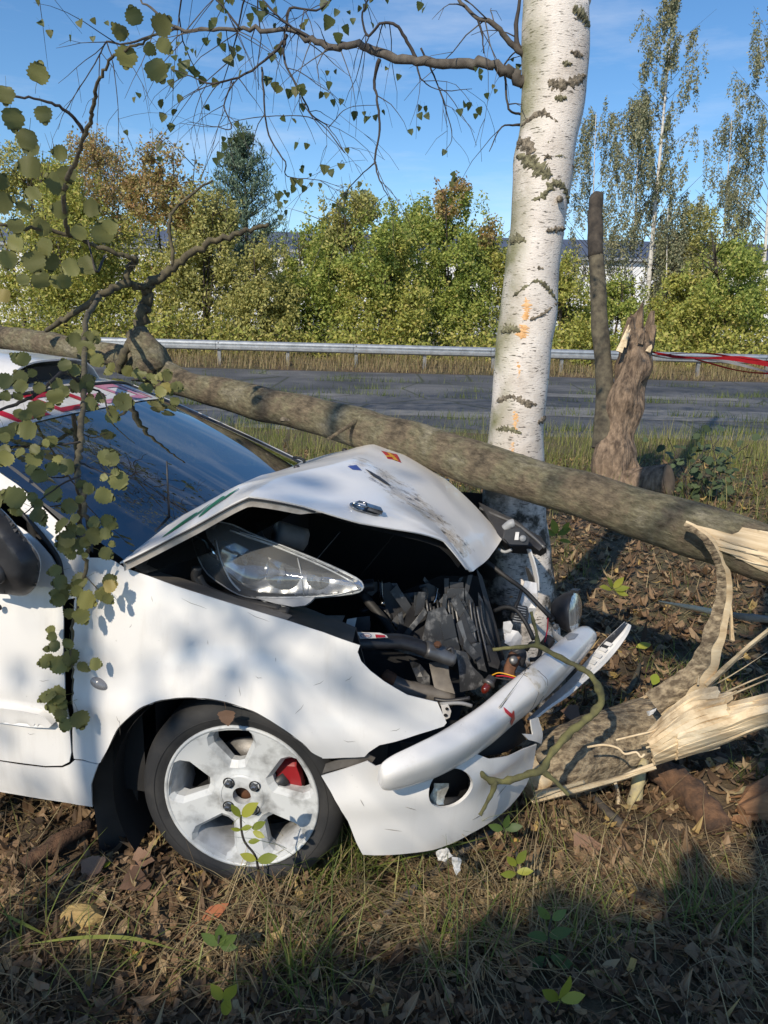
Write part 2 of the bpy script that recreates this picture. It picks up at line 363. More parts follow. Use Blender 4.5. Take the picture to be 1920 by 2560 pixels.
def far_tree(px, ytop, halfw, Y, mats, n, label, cat='tree', group='trees beyond the guard rail', seed=0, name='roadside_tree', size=.122, base=.4, stems=3, droop=0.):
    top = ony(px, ytop, Y); base_p = Vector((top.x, Y, .05)); H = top.z; W = halfw * 1.4 / F * (Y * math.cos(PITCH)); n = int(n * 2.7)
    t = empty(name, base_p, label, cat, group); r = random.Random(seed)
    mb = MB()
    for k in range(stems):
        a = r.uniform(0, 6.28); sp = W * .55 * r.uniform(.3, 1)
        P = spline([base_p + Vector((math.cos(a) * .12, math.sin(a) * .12, 0)), base_p + Vector((math.cos(a) * sp * .3, math.sin(a) * sp * .3, H * .4)), base_p + Vector((math.cos(a) * sp * .8, math.sin(a) * sp * .6, H * .72)), base_p + Vector((math.cos(a) * sp, math.sin(a) * sp * .6, H * .93))], 4)
        mb.add(tube(P, np.linspace(.06, .012, len(P)), 5))
        for b in range(6):
            i = r.randrange(3, len(P) - 1); d = Vector((r.uniform(-1, 1), r.uniform(-1, 1), r.uniform(.2, .9))).normalized() * W * r.uniform(.35, .7)
            mb.add(tube([Vector(P[i]), Vector(P[i]) + d * .5 + Vector((0, 0, .05)), Vector(P[i]) + d], [.02, .013, .005], 4))
    mb.build('trunk', m_bark_far, t)
    # several lobes of leaves
    lobes = [((0, 0, H * .46), (W * .74, W * .7, H * .42)), ((0, -.3, H * .2), (W * 1.05, W * .8, H * .24))]
    for k in range(13):
        a = r.uniform(0, 6.28); rr = r.uniform(.35, .9) * W; z = r.uniform(.3, .93) * H; s = r.uniform(.2, .44)
        s *= 1.15 - .5 * z / H
        lobes.append(((math.cos(a) * rr * (1.25 - z / H), math.sin(a) * rr * .7, z), (W * s, W * s, H * s * .42)))
    lobes.append(((0, 0, H * .86), (W * .28, W * .28, H * .15)))
    pts = []; wts = [.26, .15] + [.59 / 14] * 14
    for k, ((cx, cy, cz), R) in enumerate(lobes):
        pts.append(leaf_cloud((base_p.x + cx, Y + cy, cz), R, int(n * wts[k]), size, seed=seed * 13 + k, freq=1.6, gap=.06))
    # thin feathery shoots out of the top
    for k in range(26):
        a = r.uniform(0, 6.28); rr = r.uniform(0, .85) * W; b = Vector((base_p.x + math.cos(a) * rr, Y + math.sin(a) * rr * .6, H * (.98 - .35 * (rr / W) ** 2) - .25)); d = Vector((r.uniform(-.25, .25), 0, 1)) * r.uniform(.35, .8)
        pts.append(np.array([b + d * q + Vector((r.gauss(0, .06), r.gauss(0, .06), 0)) for q in np.linspace(0, 1, 26)]))
    P = np.vstack(pts); P = P[P[:, 2] > .05]; g = np.random.default_rng(seed)
    if isinstance(mats, tuple):
        sel = (P[:, 2] / H + .35 * np.array([noise.noise(Vector(q) * .9 + Vector((seed, 0, 0))) for q in P])) > mats[2]
        build_leaves('crown', P[~sel], size, mats[0], t, seed, droop); build_leaves('crown', P[sel], size, mats[1], t, seed + 1, droop)
    else: build_leaves('crown', P, size, mats, t, seed, droop)
    return t
FT = [  # px, top y, half width, distance, leaves, label
    (40, 345, 150, 31, (m_fol_yellow, m_fol_olive, .62), 9000, 'yellow green tree at the left edge beyond the guard rail'),
    (235, 330, 150, 33, (m_fol_yellow, m_fol_rust, .62), 10000, 'tree with rusty red top left of the pine'),
    (395, 345, 130, 30, (m_fol_yellow, m_fol_rust, .6), 10000, 'golden leaved tree with brownish crown right beside the pine'),
    (500, 470, 110, 29, m_fol_olive, 6500, 'thin grey olive tree in front of the pine'),
    (655, 610, 90, 28.5, m_fol_olive, 5000, 'low olive shrub between the pine and the green tree'),
    (880, 480, 140, 30, (m_fol_green, m_fol_olive, .72), 10500, 'bushy green tree in the middle behind the car bonnet'),
    (140, 400, 130, 29, m_fol_yellow, 9000, 'bushy yellow tree between the left edge and the rusty tree'),
    (780, 560, 90, 31, m_fol_green, 6500, 'green bush left of the middle tree with the sky gap above'),
    (970, 520, 110, 28.5, (m_fol_yellow, m_fol_green, .6), 8000, 'lime green bush between the middle tree and the birch trunk'),
    (1060, 500, 100, 32, m_fol_green, 7500, 'green tree just left of the white birch trunk'),
    (1140, 455, 95, 30, (m_fol_green, m_fol_rust, .95), 7500, 'green tree with reddish tips half hidden by the birch trunk'),
    (1225, 560, 80, 31, (m_fol_yellow, m_fol_rust, .9), 5000, 'yellowish tree hidden behind the white birch trunk'),
    (1415, 650, 85, 29, m_fol_yellow, 6000, 'yellow green shrub between the birch trunk and the broken stump'),
    (1545, 700, 95, 30, m_fol_green, 5500, 'low green shrub behind the broken stump'),
    (1720, 690, 110, 31, m_fol_yellow, 6500, 'yellow green shrub right of the broken stump'),
    (1860, 600, 120, 29, (m_fol_yellow, m_fol_green, .5), 8000, 'dense green shrub at the right edge behind the tape'),
    (1760, 520, 120, 34, m_fol_olive, 8000, 'dark olive tree among the tall birches on the right'),
]
for i, (px, yt, hw, Y, mats, n_, lab) in enumerate(FT): far_tree(px, yt, hw, Y, mats, n_, lab, seed=20 + i)
# low undergrowth along the verge that reads as one mass
P = []
g = np.random.default_rng(5)
for k in range(90):
    x = -17 + k * .42 + g.normal() * .2; y = 26.6 + g.random() * 2.2; h = .7 + g.random() * 1.1
    P.append(leaf_cloud((x, y, h * .55), (.75, .6, h * .6), 190, .1, seed=500 + k, gap=.5))
P = np.vstack(P); P = P[P[:, 2] > .02]
o = build_leaves('undergrowth', P, .15, m_fol_yellow, None, 77); tag(o, 'low yellow green undergrowth behind the guard rail', 'undergrowth', kind='stuff')

# pine
pt = ony(610, 355, 34); pb = Vector((pt.x, 34, 0)); H = pt.z
pine = empty('pine_tree', pb, 'dark blue green pine standing behind the golden trees', 'tree')
mk('trunk', tube([pb, pb + Vector((.05, 0, H * .5)), pb + Vector((0, 0, H * .97))], [.14, .09, .02], 8), m_bark_far, pine)
pts = []; r = random.Random(4); mb = MB()
for lv in range(15):
    z = H * (.2 + .78 * lv / 14); L = 2.3 * (1.02 - lv / 14.) ** .8 + .2
    for k in range(7):
        a = r.uniform(0, 6.28); d = Vector((math.cos(a), math.sin(a), .28 + .5 * lv / 14)); e = pb + Vector((0, 0, z)) + d * L
        s = pb + Vector((0, 0, z)); mb.add(tube([s, (s + e) / 2 - Vector((0, 0, .05)), e], [.03, .02, .006], 4))
        for q in np.linspace(.25, 1, 9):
            for _ in range(15): pts.append(s + (e - s) * q + Vector((r.gauss(0, .13), r.gauss(0, .13), r.gauss(.03, .1))) * (1.2 - .3 * q))
        tip = [e + Vector((r.gauss(0, .03), r.gauss(0, .03), r.uniform(0, .5))) for _ in range(16)]; pts += tip
for _ in range(160): pts.append(pb + Vector((r.gauss(0, .06), r.gauss(0, .06), H * r.uniform(.9, 1.03))))
mb.build('limbs', m_bark_far, pine); build_leaves('crown', np.array([tuple(q) for q in pts]), .2, m_pine, pine, 3, -.6, 5.)

# slender birches on the right
def far_birch(pxb, pxt, yt, Y, r0_, crownw, n, label, seed, start=.25):
    b = ony(pxb, 830, Y); b.z = 0; t_ = ony(pxt, yt, Y); H = t_.z; r = random.Random(seed)
    t = empty('birch_tree', b, label, 'tree', 'slender birches beyond the road')
    mid_ = b.lerp(t_, .5) + Vector((r.uniform(-.15, .15), 0, 0)); P = spline([b, mid_, t_], 8)
    mk('trunk', tube(P, np.linspace(r0_, .012, len(P)), 8), m_birch_far, t)
    mb = MB(); pts = []; W = crownw / F * Y
    for k in range(46):
        f = start + (1 - start) * (k + r.random()) / 46; s = b.lerp(t_, f); a = r.uniform(0, 6.28)
        L = W * (.55 + .6 * r.random()) * (1.15 - f) ** .35 * (1 if f < .9 else .5)
        e = s + Vector((math.cos(a) * L, math.sin(a) * L, L * .9)); mb.add(tube([s, s.lerp(e, .5) + Vector((0, 0, .05)), e], [.022 * (1.2 - f), .014 * (1.2 - f), .004], 4))
        for q in range(6):
            f2 = r.uniform(.35, 1); p0 = s.lerp(e, f2); dl = r.uniform(.5, 1.5); p1 = p0 + Vector((r.gauss(0, .12), r.gauss(0, .12), -dl))
            if q < 3: mb.add(tube([p0, p0.lerp(p1, .5) + Vector((math.cos(a) * .08, math.sin(a) * .08, .02)), p1], [.005, .004, .003], 3, caps=False))
            for _ in range(int(n * 1.5 / 276)):
                w = r.random(); pts.append(p0.lerp(p1, w) + Vector((r.gauss(0, .05), r.gauss(0, .05), 0)))
    mb.build('limbs', m_bark_far, t); build_leaves('crown', np.array([tuple(q) for q in pts]), .085, m_fol_birch, t, seed, .7, 1.5)
far_birch(1612, 1690, -60, 33, .13, 120, 12500, 'tallest slender birch with white trunk right of the stump', 61)
far_birch(1565, 1600, 250, 34, .075, 105, 8000, 'thin leaning birch just left of the tallest birch', 62, .2)
far_birch(1478, 1490, 285, 36, .06, 130, 8500, 'shorter feathery birch beside the big birch trunk', 63, .2)
far_birch(1905, 1960, -40, 35, .1, 140, 11500, 'tall birch cut by the right picture edge', 64, .2)
far_birch(1800, 1830, 290, 37, .06, 115, 8000, 'small birch between the tallest birch and the right edge', 65, .2)
far_birch(1690, 1670, 520, 32, .045, 60, 2500, 'low thin birch sapling right of the tallest birch', 66, .3)

# ================================================================== NEAR TREES
ZUP = Vector((0, 0, 1))
# frame of the car
PSI = RAD(-12); CU = Vector((math.cos(PSI), math.sin(PSI), 0)); CV = Vector((-math.sin(PSI), math.cos(PSI), 0))
_w = onz(590, 2012, .27); CO = Vector((_w.x, _w.y, 0))          # on the ground below the near front wheel
def CAR(a, b, z): return CO + CU * a + CV * b + ZUP * z           # a forward, b across to the far side, z up
def loc(p): q = Vector(p) - CO; return (q.dot(CU), q.dot(CV), q.z)
def cb(px, py, b):
    d = ray(px, py); return EYE + d * ((b - (EYE - CO).dot(CV)) / d.dot(CV))
def cbl(px, py, b): return loc(cb(px, py, b))
# ---- standing birch that the car has hit
m_birch, n, l, p = new_mat('birch_bark')
tl = ntex(n, l, 34, 4, .6, (1, 1, 5.5)); tb = ntex(n, l, 5, 6, .65); tm = ntex(n, l, 3.2, 5, .6); tf = ntex(n, l, 90, 3, .6, (1, 1, 3))
cw = ramp(n, [(.3, (.8, .75, .69)), (.5, (.7, .64, .58)), (.62, (.55, .49, .43)), (.75, (.42, .37, .32))]); l.new(tb, cw.inputs[0])
rl = ramp(n, [(.59, (0, 0, 0)), (.64, (1, 1, 1))]); l.new(tl, rl.inputs[0])
c = mixc(n, l, rl.outputs[0], cw.outputs[0], (.1, .085, .07))
geo = n.new('ShaderNodeTexCoord'); sx = n.new('ShaderNodeSeparateXYZ'); l.new(geo.outputs['Normal'], sx.inputs[0])
mr = n.new('ShaderNodeMapRange'); mr.inputs[1].default_value = -.25; mr.inputs[2].default_value = -1.; l.new(sx.outputs[0], mr.inputs[0])   # moss on the weather side
mm = n.new('ShaderNodeMath'); mm.operation = 'MULTIPLY'; rm = ramp(n, [(.4, (0, 0, 0)), (.6, (1, 1, 1))]); l.new(tm, rm.inputs[0]); l.new(rm.outputs[0], mm.inputs[0]); l.new(mr.outputs[0], mm.inputs[1])
c = mixc(n, l, mm.outputs[0], c, (.2, .2, .09))
sz_ = n.new('ShaderNodeSeparateXYZ'); l.new(geo.outputs['Object'], sz_.inputs[0]); mz = n.new('ShaderNodeMapRange'); mz.inputs[1].default_value = 1.05; mz.inputs[2].default_value = .8; l.new(sz_.outputs[2], mz.inputs[0])   # fissured black bark at the foot, plus the fallen trunk's shadow painted in
mq = n.new('ShaderNodeMath'); mq.operation = 'MULTIPLY'; rq = ramp(n, [(.46, (0, 0, 0)), (.55, (1, 1, 1))]); l.new(tb, rq.inputs[0]); l.new(rq.outputs[0], mq.inputs[0]); l.new(mz.outputs[0], mq.inputs[1])
c = mixc(n, l, mq.outputs[0], c, (.05, .045, .035)); l.new(c, p.inputs['Base Color']); p.inputs['Roughness'].default_value = .72
ma = n.new('ShaderNodeMath'); ma.operation = 'ADD'; l.new(tb, ma.inputs[0]); l.new(tf, ma.inputs[1]); bumpn(n, l, ma.outputs[0], .5, .006, p)
m_ridge = mat('rough_dark_bark', (.33, .28, .21), (.07, .058, .042), 75, .95, bump=1., bdist=.012)
m_moss_ridge = mat('mossy_dark_bark', (.3, .285, .17), (.07, .063, .04), 75, .95, bump=1., bdist=.012)
m_scrape = mat('scraped_inner_bark', (.62, .33, .12), (.75, .5, .28), 40, .8, bump=.6)
BY = 3.12
def bp(px, py): return ony(px, py, BY)
edge = [(-160, 1325, 1500), (0, 1307, 1476), (120, 1304, 1470), (230, 1303, 1463), (330, 1297, 1446), (400, 1283, 1434), (450, 1281, 1428), (520, 1279, 1417), (600, 1272, 1408), (690, 1262, 1398), (800, 1248, 1386), (870, 1240, 1377), (1000, 1230, 1366), (1100, 1220, 1357), (1250, 1205, 1362), (1400, 1195, 1378), (1550, 1185, 1395), (1700, 1170, 1410), (1790, 1150, 1430)]
bc = [bp((a + b) / 2, y) for y, a, b in edge]; br = [(bp(b, y) - bp(a, y)).length / 2 for y, a, b in edge]
birch_top = [bc[0] + (bc[0] - bc[2]).normalized() * d for d in (6, 3.5, 1.6)]
BC = [Vector(q[:3]) for q in spline([(*p_, r_) for p_, r_ in zip(birch_top + bc, [.05, .08, .105] + br)], 4)]
BRR = [q[3] for q in spline([(*p_, r_) for p_, r_ in zip(birch_top + bc, [.05, .08, .105] + br)], 4)]
birch = empty('birch_tree', (bc[-1].x, BY, 0), 'big white barked birch with the car front crushed against its base', 'tree')
mk('trunk', tube(BC, BRR, 40, rough=.09, freq=7), m_birch, birch)
def on_birch(px, py, lift):
    """point on the near face of the birch trunk at that bearing"""
    c0 = bp(px, py); i = min(range(len(BC)), key=lambda k: abs(BC[k].z - c0.z)); cen, r_ = BC[i], BRR[i]
    dx = max(-.97, min(.97, (c0.x - cen.x) / r_)); a = math.asin(dx)
    return Vector((cen.x + math.sin(a) * (r_ + lift), BY - math.cos(a) * (r_ + lift), c0.z))
def birch_strip(name, pts, w, mat_, lift=.006, n_=10, seed=0, wob=.5):
    r = random.Random(seed); S_ = spline(pts, n_); G = []
    for i, (x, y) in enumerate(S_):
        k = i / (len(S_) - 1); ww = w * (math.sin(math.pi * (k * .94 + .03)) ** .5) * (1 + wob * r.uniform(-.9, .9))
        d = np.array(S_[min(i + 1, len(S_) - 1)]) - np.array(S_[max(i - 1, 0)]); d = d / (np.hypot(*d) + 1e-6); nx, ny = -d[1], d[0]
        G.append([on_birch(x + nx * ww * t, y + ny * ww * t, lift * (1 - (abs(t) * 1.0) ** 2) * (1 + wob * r.uniform(-.6, .6)) - .003) for t in (-1, -.6, -.2, .2, .6, 1)])
    return mk(name, sheet(G), mat_, birch)
for i, (pts, w) in enumerate([
        ([(1356, 224), (1380, 236), (1420, 225), (1452, 203)], 14), ([(1415, 50), (1440, 60), (1466, 80)], 16), ([(1408, 155), (1425, 160), (1442, 160)], 8), ([(1388, 182), (1402, 186), (1412, 184)], 8),
        ([(1300, 320), (1340, 300), (1378, 325)], 9), ([(1290, 395), (1318, 420), (1345, 445), (1366, 450)], 17), ([(1283, 370), (1300, 360), (1320, 395)], 20), ([(1372, 406), (1388, 404), (1402, 408)], 7), ([(1345, 415), (1354, 405), (1364, 412)], 5),
        ([(1318, 510), (1345, 500), (1372, 470), (1400, 480), (1416, 512)], 10), ([(1352, 585), (1380, 580), (1405, 575)], 7), ([(1272, 610), (1288, 600), (1305, 612)], 13), ([(1305, 678), (1320, 672), (1345, 676)], 8),
        ([(1275, 742), (1300, 722), (1330, 705), (1360, 725), (1382, 752)], 7), ([(1312, 800), (1340, 788), (1375, 765), (1390, 755)], 6), ([(1250, 830), (1268, 820), (1290, 828)], 9), ([(1238, 1000), (1270, 985), (1300, 1000), (1330, 1005)], 11), ([(1236, 1068), (1262, 1064), (1292, 1074)], 10),
        ([(1335, 1050), (1350, 1045), (1362, 1040)], 8), ([(1350, 372), (1365, 372)], 4), ([(1420, 420), (1430, 424)], 7), ([(1370, 265), (1385, 268), (1400, 266)], 8)]):
    birch_strip('bark_ridge', pts, w * 1.08, m_moss_ridge if i % 2 else m_ridge, .0075, seed=i, wob=.75)
for i, (pts, w) in enumerate([([(1304, 745), (1306, 775), (1300, 800)], 8), ([(1302, 812), (1296, 830), (1291, 846)], 9), ([(1284, 902), (1287, 930), (1282, 968)], 7), ([(1277, 1020), (1278, 1050), (1272, 1080)], 8), ([(1273, 1095), (1270, 1108), (1272, 1118)], 6), ([(1322, 676), (1328, 678)], 5),
                              ([(1262, 1410), (1268, 1440), (1262, 1462)], 11), ([(1250, 1268), (1272, 1290), (1282, 1300)], 8)]):
    birch_strip('bark_scrape', pts, w * 1.5, m_scrape, .004, seed=50 + i, wob=.9)
# a dead branch stub
q = on_birch(1390, 505, 0); mk('branch_stub', tube([q + Vector((0, .02, 0)), q + Vector((-.012, -.03, -.005))], [.014, .009], 8, rough=.2), m_ridge, birch)

m_twig = mat('dark_twig_bark', (.06, .05, .045), (.03, .025, .022), 30, .8, bump=.4)
m_limb = mat('grey_limb_bark', (.13, .115, .095), (.06, .05, .042), 30, .85, bump=.6)
m_bleaf = foliage('birch_leaf', [(0, (.05, .075, .025)), (.6, (.085, .11, .035)), (1, (.15, .15, .05))], .35, .5, True)
def leaf_mesh(name, kind, mat_, seed):
    """small cupped leaf, stalk at origin, blade along +Y"""
    r = random.Random(seed)
    if kind == 'birch': half = [(.0, .0), (.42, .06), (.5, .22), (.42, .38), (.45, .42), (.32, .6), (.33, .64), (.18, .82), (.0, 1.05)]
    elif kind == 'aspen':
        half = [(.0, .0), (.2, -.02), (.34, .03), (.36, .09), (.5, .16), (.46, .24), (.56, .34), (.5, .42), (.55, .54), (.46, .6), (.46, .73), (.35, .76), (.32, .9), (.2, .89), (.13, 1.02), (.0, 1.06)]
    else: half = [(.0, .0), (.1, .08), (.2, .25), (.25, .45), (.22, .65), (.13, .85), (.0, 1.05)]
    half = [(x * (1 + r.uniform(-.08, .08)), y) for x, y in half]
    V = []; Fc = []; cup = r.uniform(-.25, .12); fold = r.uniform(.05, .25); tw = r.uniform(-.3, .3)
    def P(x, y): return (x, y, fold * abs(x) + cup * (y - .5) ** 2 + tw * x * (y - .3) + .03 * math.sin(9 * y + seed) * abs(x) * 2)
    for x, y in half: V.append(P(0, y))
    nh = len(half)
    for s in (1, -1):
        b0 = len(V)
        for x, y in half[1:-1]: V.append(P(x * s, y - (.05 if kind == 'aspen' else 0) * abs(x)))
        e = [0] + list(range(b0, b0 + nh - 2)) + [nh - 1]
        for i in range(nh - 1):
            f = [i, i + 1, e[i + 1], e[i]] if s > 0 else [e[i], e[i + 1], i + 1, i]
            f2 = []
            for v in f:
                if v not in f2: f2.append(v)
            if len(f2) > 2: Fc.append(tuple(f2))
    st = tube([(0, .02, 0), (0, -.25, .03), (0.04, -.55, .0)], [.012, .01, .01], 4)
    n0 = len(V); V += [tuple(v) for v in st[0]]; Fc += [tuple(i + n0 for i in f) for f in st[1]]
    return mesh_data(name, V, Fc, mat_, True)
BL = [leaf_mesh('birch_leaf', 'birch', m_bleaf, s) for s in range(4)]
def place_leaf(me, p, size, ydir, normal, parent, name='leaf'):
    y = Vector(ydir).normalized(); z = (Vector(normal) - y * Vector(normal).dot(y)); z = z.normalized() if z.length > 1e-4 else y.orthogonal().normalized(); x = y.cross(z)
    M_ = Matrix((x, y, z)).transposed().to_4x4() @ Matrix.Scale(size, 4); M_.translation = Vector(p); return inst(name, me, M_, parent)
def limb(pts, r0_, r1_, mat_, parent, name='branch', n_=5, extra=None, seed=0, twigs=0, tl=(.15, .4), droop=.6):
    """pts: (px, py, depth); twigs: random side shoots. returns object and sample points"""
    r = random.Random(seed); P = [at(*q) for q in pts]; Sx = [Vector(q) for q in spline(P, n_)]
    for i in range(1, len(Sx) - 1): Sx[i] = Sx[i] + Vector((r.gauss(0, 1), r.gauss(0, 1), r.gauss(0, 1))) * r0_ * .22
    mb = MB(); R = np.linspace(r0_, r1_, len(Sx)); mb.add(tube(Sx, R, 8 if r0_ > .006 else 5, rough=.25, freq=22)); tips = [Sx[-1]]
    for k in range(twigs):
        i = r.randrange(len(Sx) // 4, len(Sx)); s = Sx[i]; L = r.uniform(*tl); dirv = (Sx[min(i + 1, len(Sx) - 1)] - Sx[max(0, i - 1)]).normalized()
        d = (dirv * r.uniform(0, .8) + Vector((r.gauss(0, .6), r.gauss(0, .5), r.gauss(-droop * .5, .4)))).normalized(); Q = [s]
        for j in range(5):
            d = (d + Vector((r.gauss(0, .18), r.gauss(0, .18), -droop * .22))).normalized(); Q.append(Q[-1] + d * L / 5)
        rr = min(R[i] * .6, .0028); mb.add(tube(Q, np.linspace(rr, .0008, 6), 4)); tips += [Q[-1], Q[-2], Q[3]]
        if r.random() < .7:
            j = r.randrange(1, 4); d2 = (d + Vector((r.gauss(0, .7), r.gauss(0, .5), r.gauss(-.2, .4)))).normalized(); Q2 = [Q[j], Q[j] + d2 * L * .2, Q[j] + d2 * L * .4 + Vector((0, 0, -.03))]
            mb.add(tube(Q2, [.0012, .001, .0007], 4)); tips.append(Q2[-1])
    return mb.build(name, mat_, parent), Sx, tips
D0, D1 = 2.78, 3.5
LIMBS = [  # (points, r0, r1, twigs)
    ([(1312, 208, 2.82), (1272, 179, 2.8), (1226, 162, 2.8), (1151, 156, 2.85), (1047, 153, 2.9), (960, 139, 2.95), (897, 110, 3.0), (833, 119, 3.05), (781, 98, 3.1), (718, 75, 3.15), (637, 72, 3.2), (550, 75, 3.25), (446, 72, 3.3), (393, 35, 3.35), (330, -20, 3.4)], .022, .004, 16),
    ([(949, 148, 2.95), (935, 203, 3.0), (943, 249, 3.0), (949, 324, 3.02), (938, 405, 3.05), (955, 462, 3.05), (985, 520, 3.1)], .007, .0015, 4),
    ([(718, 87, 3.15), (689, 127, 3.15), (613, 185, 3.2), (532, 208, 3.3), (480, 190, 3.35), (428, 174, 3.4)], .007, .0015, 12),
    ([(712, 100, 3.15), (712, 156, 3.1), (752, 231, 3.1), (781, 289, 3.15), (822, 318, 3.2), (862, 382, 3.2)], .006, .0012, 9),
    ([(654, 168, 3.2), (660, 249, 3.2), (671, 336, 3.25), (712, 405, 3.25), (718, 440, 3.3), (799, 451, 3.3), (860, 470, 3.3)], .005, .001, 8),
    ([(585, 205, 3.25), (560, 262, 3.2), (580, 320, 3.2), (545, 318, 3.2), (470, 305, 3.2)], .004, .001, 7),
    ([(446, 72, 3.3), (388, 87, 3.35), (312, 110, 3.4), (266, 104, 3.4), (249, 139, 3.4), (214, 197, 3.45), (162, 278, 3.5), (145, 324, 3.5)], .006, .001, 8),
    ([(266, 104, 3.4), (283, 162, 3.4), (295, 272, 3.4), (296, 365, 3.45)], .003, .001, 4),
    ([(249, 139, 3.4), (246, 240, 3.4), (240, 376, 3.4)], .0025, .0008, 3),
    ([(1316, 142, 2.8), (1284, 116, 2.78), (1238, 64, 2.75), (1191, 41, 2.75), (1145, -5, 2.75)], .012, .006, 5),
    ([(1300, 130, 2.8), (1290, 80, 2.8), (1301, -20, 2.8)], .01, .006, 2),
    ([(1191, 41, 2.75), (1204, 80, 2.75), (1209, 133, 2.75)], .005, .002, 2),
    ([(1047, 153, 2.9), (1018, 104, 2.88), (990, 62, 2.85), (950, 60, 2.85), (920, 90, 2.9), (905, 40, 2.9), (925, -10, 2.9)], .007, .003, 6),
    ([(1040, 150, 2.9), (1052, 195, 2.9), (1100, 225, 2.9), (1180, 222, 2.9)], .004, .001, 4),
    ([(1052, 120, 2.9), (1085, 190, 2.95), (1110, 260, 2.95), (1130, 340, 3.0), (1112, 380, 3.0)], .004, .001, 4),
    ([(1300, 312, 2.9), (1255, 318, 2.88), (1223, 379, 2.88)], .005, .0015, 1),
    ([(1302, 286, 2.9), (1272, 272, 2.85), (1264, 203, 2.85), (1262, 160, 2.83), (1300, 118, 2.83)], .005, .003, 2),
    ([(718, 75, 3.15), (725, 20, 3.1), (790, 25, 3.1), (840, -10, 3.1)], .006, .003, 5),
    ([(600, 72, 3.2), (560, 20, 3.2), (520, -20, 3.2)], .005, .003, 5),
    ([(781, 98, 3.1), (700, 45, 3.1), (640, -20, 3.1)], .006, .003, 5),
    ([(940, 405, 3.05), (900, 440, 3.1), (850, 500, 3.1), (838, 540, 3.1)], .003, .001, 3),
    ([(862, 382, 3.2), (790, 300, 3.2), (690, 290, 3.2), (600, 300, 3.25), (540, 318, 3.25), (450, 308, 3.3)], .0025, .001, 6),
    ([(822, 318, 3.2), (870, 270, 3.2), (950, 262, 3.2)], .0022, .001, 2),
]
tips_all = []
for i, (pts, ra, rb, tw) in enumerate(LIMBS):
    o, Sx, tips = limb(pts, ra, rb, m_limb if ra > .01 else m_twig, birch, seed=100 + i, twigs=tw, tl=(.12, .42)); tips_all.append((o, tips))
# more crown twigs above and behind, seen mirrored in the windscreen
for i in range(30):
    r = random.Random(900 + i); x = r.uniform(-2.6, .6); y = r.uniform(3.6, 5.6); z = 1.55 + y * math.tan(RAD(24 + r.uniform(0, 14)))
    s = Vector((x, y, z)); d = Vector((r.gauss(-.3, .6), r.gauss(.1, .3), r.gauss(-.5, .3))).normalized(); mb = MB(); Q = [s]
    for j in range(8): d = (d + Vector((r.gauss(0, .25), r.gauss(0, .25), -.06))).normalized(); Q.append(Q[-1] + d * .13)
    mb.add(tube(Q, np.linspace(.008, .002, 9), 5)); tips = []
    for k in range(7):
        j = r.randrange(1, 8); d2 = (d + Vector((r.gauss(0, .8), r.gauss(0, .6), -.3))).normalized(); L = r.uniform(.2, .5); q2 = [Q[j], Q[j] + d2 * L * .5, Q[j] + d2 * L + Vector((0, 0, -.08))]; mb.add(tube(q2, [.003, .002, .001], 4)); tips += [q2[1], q2[2]]
    tips_all.append((mb.build('branch', m_twig, birch), tips))
BLP = [(198, 58, 20), (230, 50, 14), (264, 58, 12), (512, 100, 16), (536, 50, 18), (567, 28, 10), (625, 60, 16), (653, 35, 22), (684, 64, 14), (656, 8, 14), (815, 10, 26), (826, 52, 30), (845, 30, 16), (846, 90, 24), (862, 70, 22), (882, 50, 14), (916, 16, 16), (533, 62, 18), (512, 100, 16), (524, 105, 12), (548, 88, 14), (556, 115, 18), (578, 125, 26), (566, 152, 28), (602, 145, 18), (598, 120, 14), (445, 108, 10), (468, 121, 11), (480, 125, 9), (466, 134, 8), (420, 166, 12), (432, 170, 14), (426, 205, 18), (460, 182, 22), (494, 182, 18), (542, 206, 20), (435, 278, 16), (336, 247, 13), (672, 200, 22), (686, 212, 20), (702, 222, 18), (725, 230, 20), (740, 225, 22), (748, 220, 24), (760, 228, 18), (818, 180, 11), (838, 178, 11), (825, 210, 18), (818, 236, 14), (830, 254, 16), (855, 252, 14), (885, 285, 20), (910, 282, 10), (922, 298, 20), (938, 292, 14), (955, 280, 12), (590, 310, 16), (602, 338, 16), (577, 350, 16), (588, 348, 14), (563, 362, 18), (553, 388, 18), (538, 400, 16), (560, 346, 12), (745, 363, 18), (768, 363, 14), (866, 374, 13), (312, 330, 12), (853, 416, 18), (812, 420, 22), (826, 430, 18), (756, 418, 14), (752, 425, 12), (735, 452, 20), (748, 455, 18), (762, 470, 16), (737, 472, 18), (778, 460, 10), (800, 462, 12), (775, 436, 8), (695, 490, 18), (702, 510, 16), (712, 480, 14), (705, 485, 14), (715, 505, 12), (713, 530, 13), (700, 542, 14), (718, 485, 12), (835, 512, 11), (846, 522, 13), (860, 525, 16), (860, 488, 18), (902, 460, 14), (1280, 148, 9), (1297, 165, 14), (1188, 172, 12), (1205, 178, 14), (1202, 192, 12), (1235, 215, 9), (1240, 226, 10), (1216, 237, 13), (1050, 268, 15), (1062, 270, 14), (1048, 288, 16), (1064, 290, 15), (1148, 278, 17), (1162, 262, 16), (1172, 262, 18), (1195, 275, 18), (1190, 288, 12), (1025, 328, 14), (1046, 320, 11), (1114, 380, 14), (1130, 435, 13), (1137, 446, 12), (1128, 458, 12), (910, 478, 10)]
allt = [(o, t) for o, tt in tips_all[:len(LIMBS)] for t in tt]
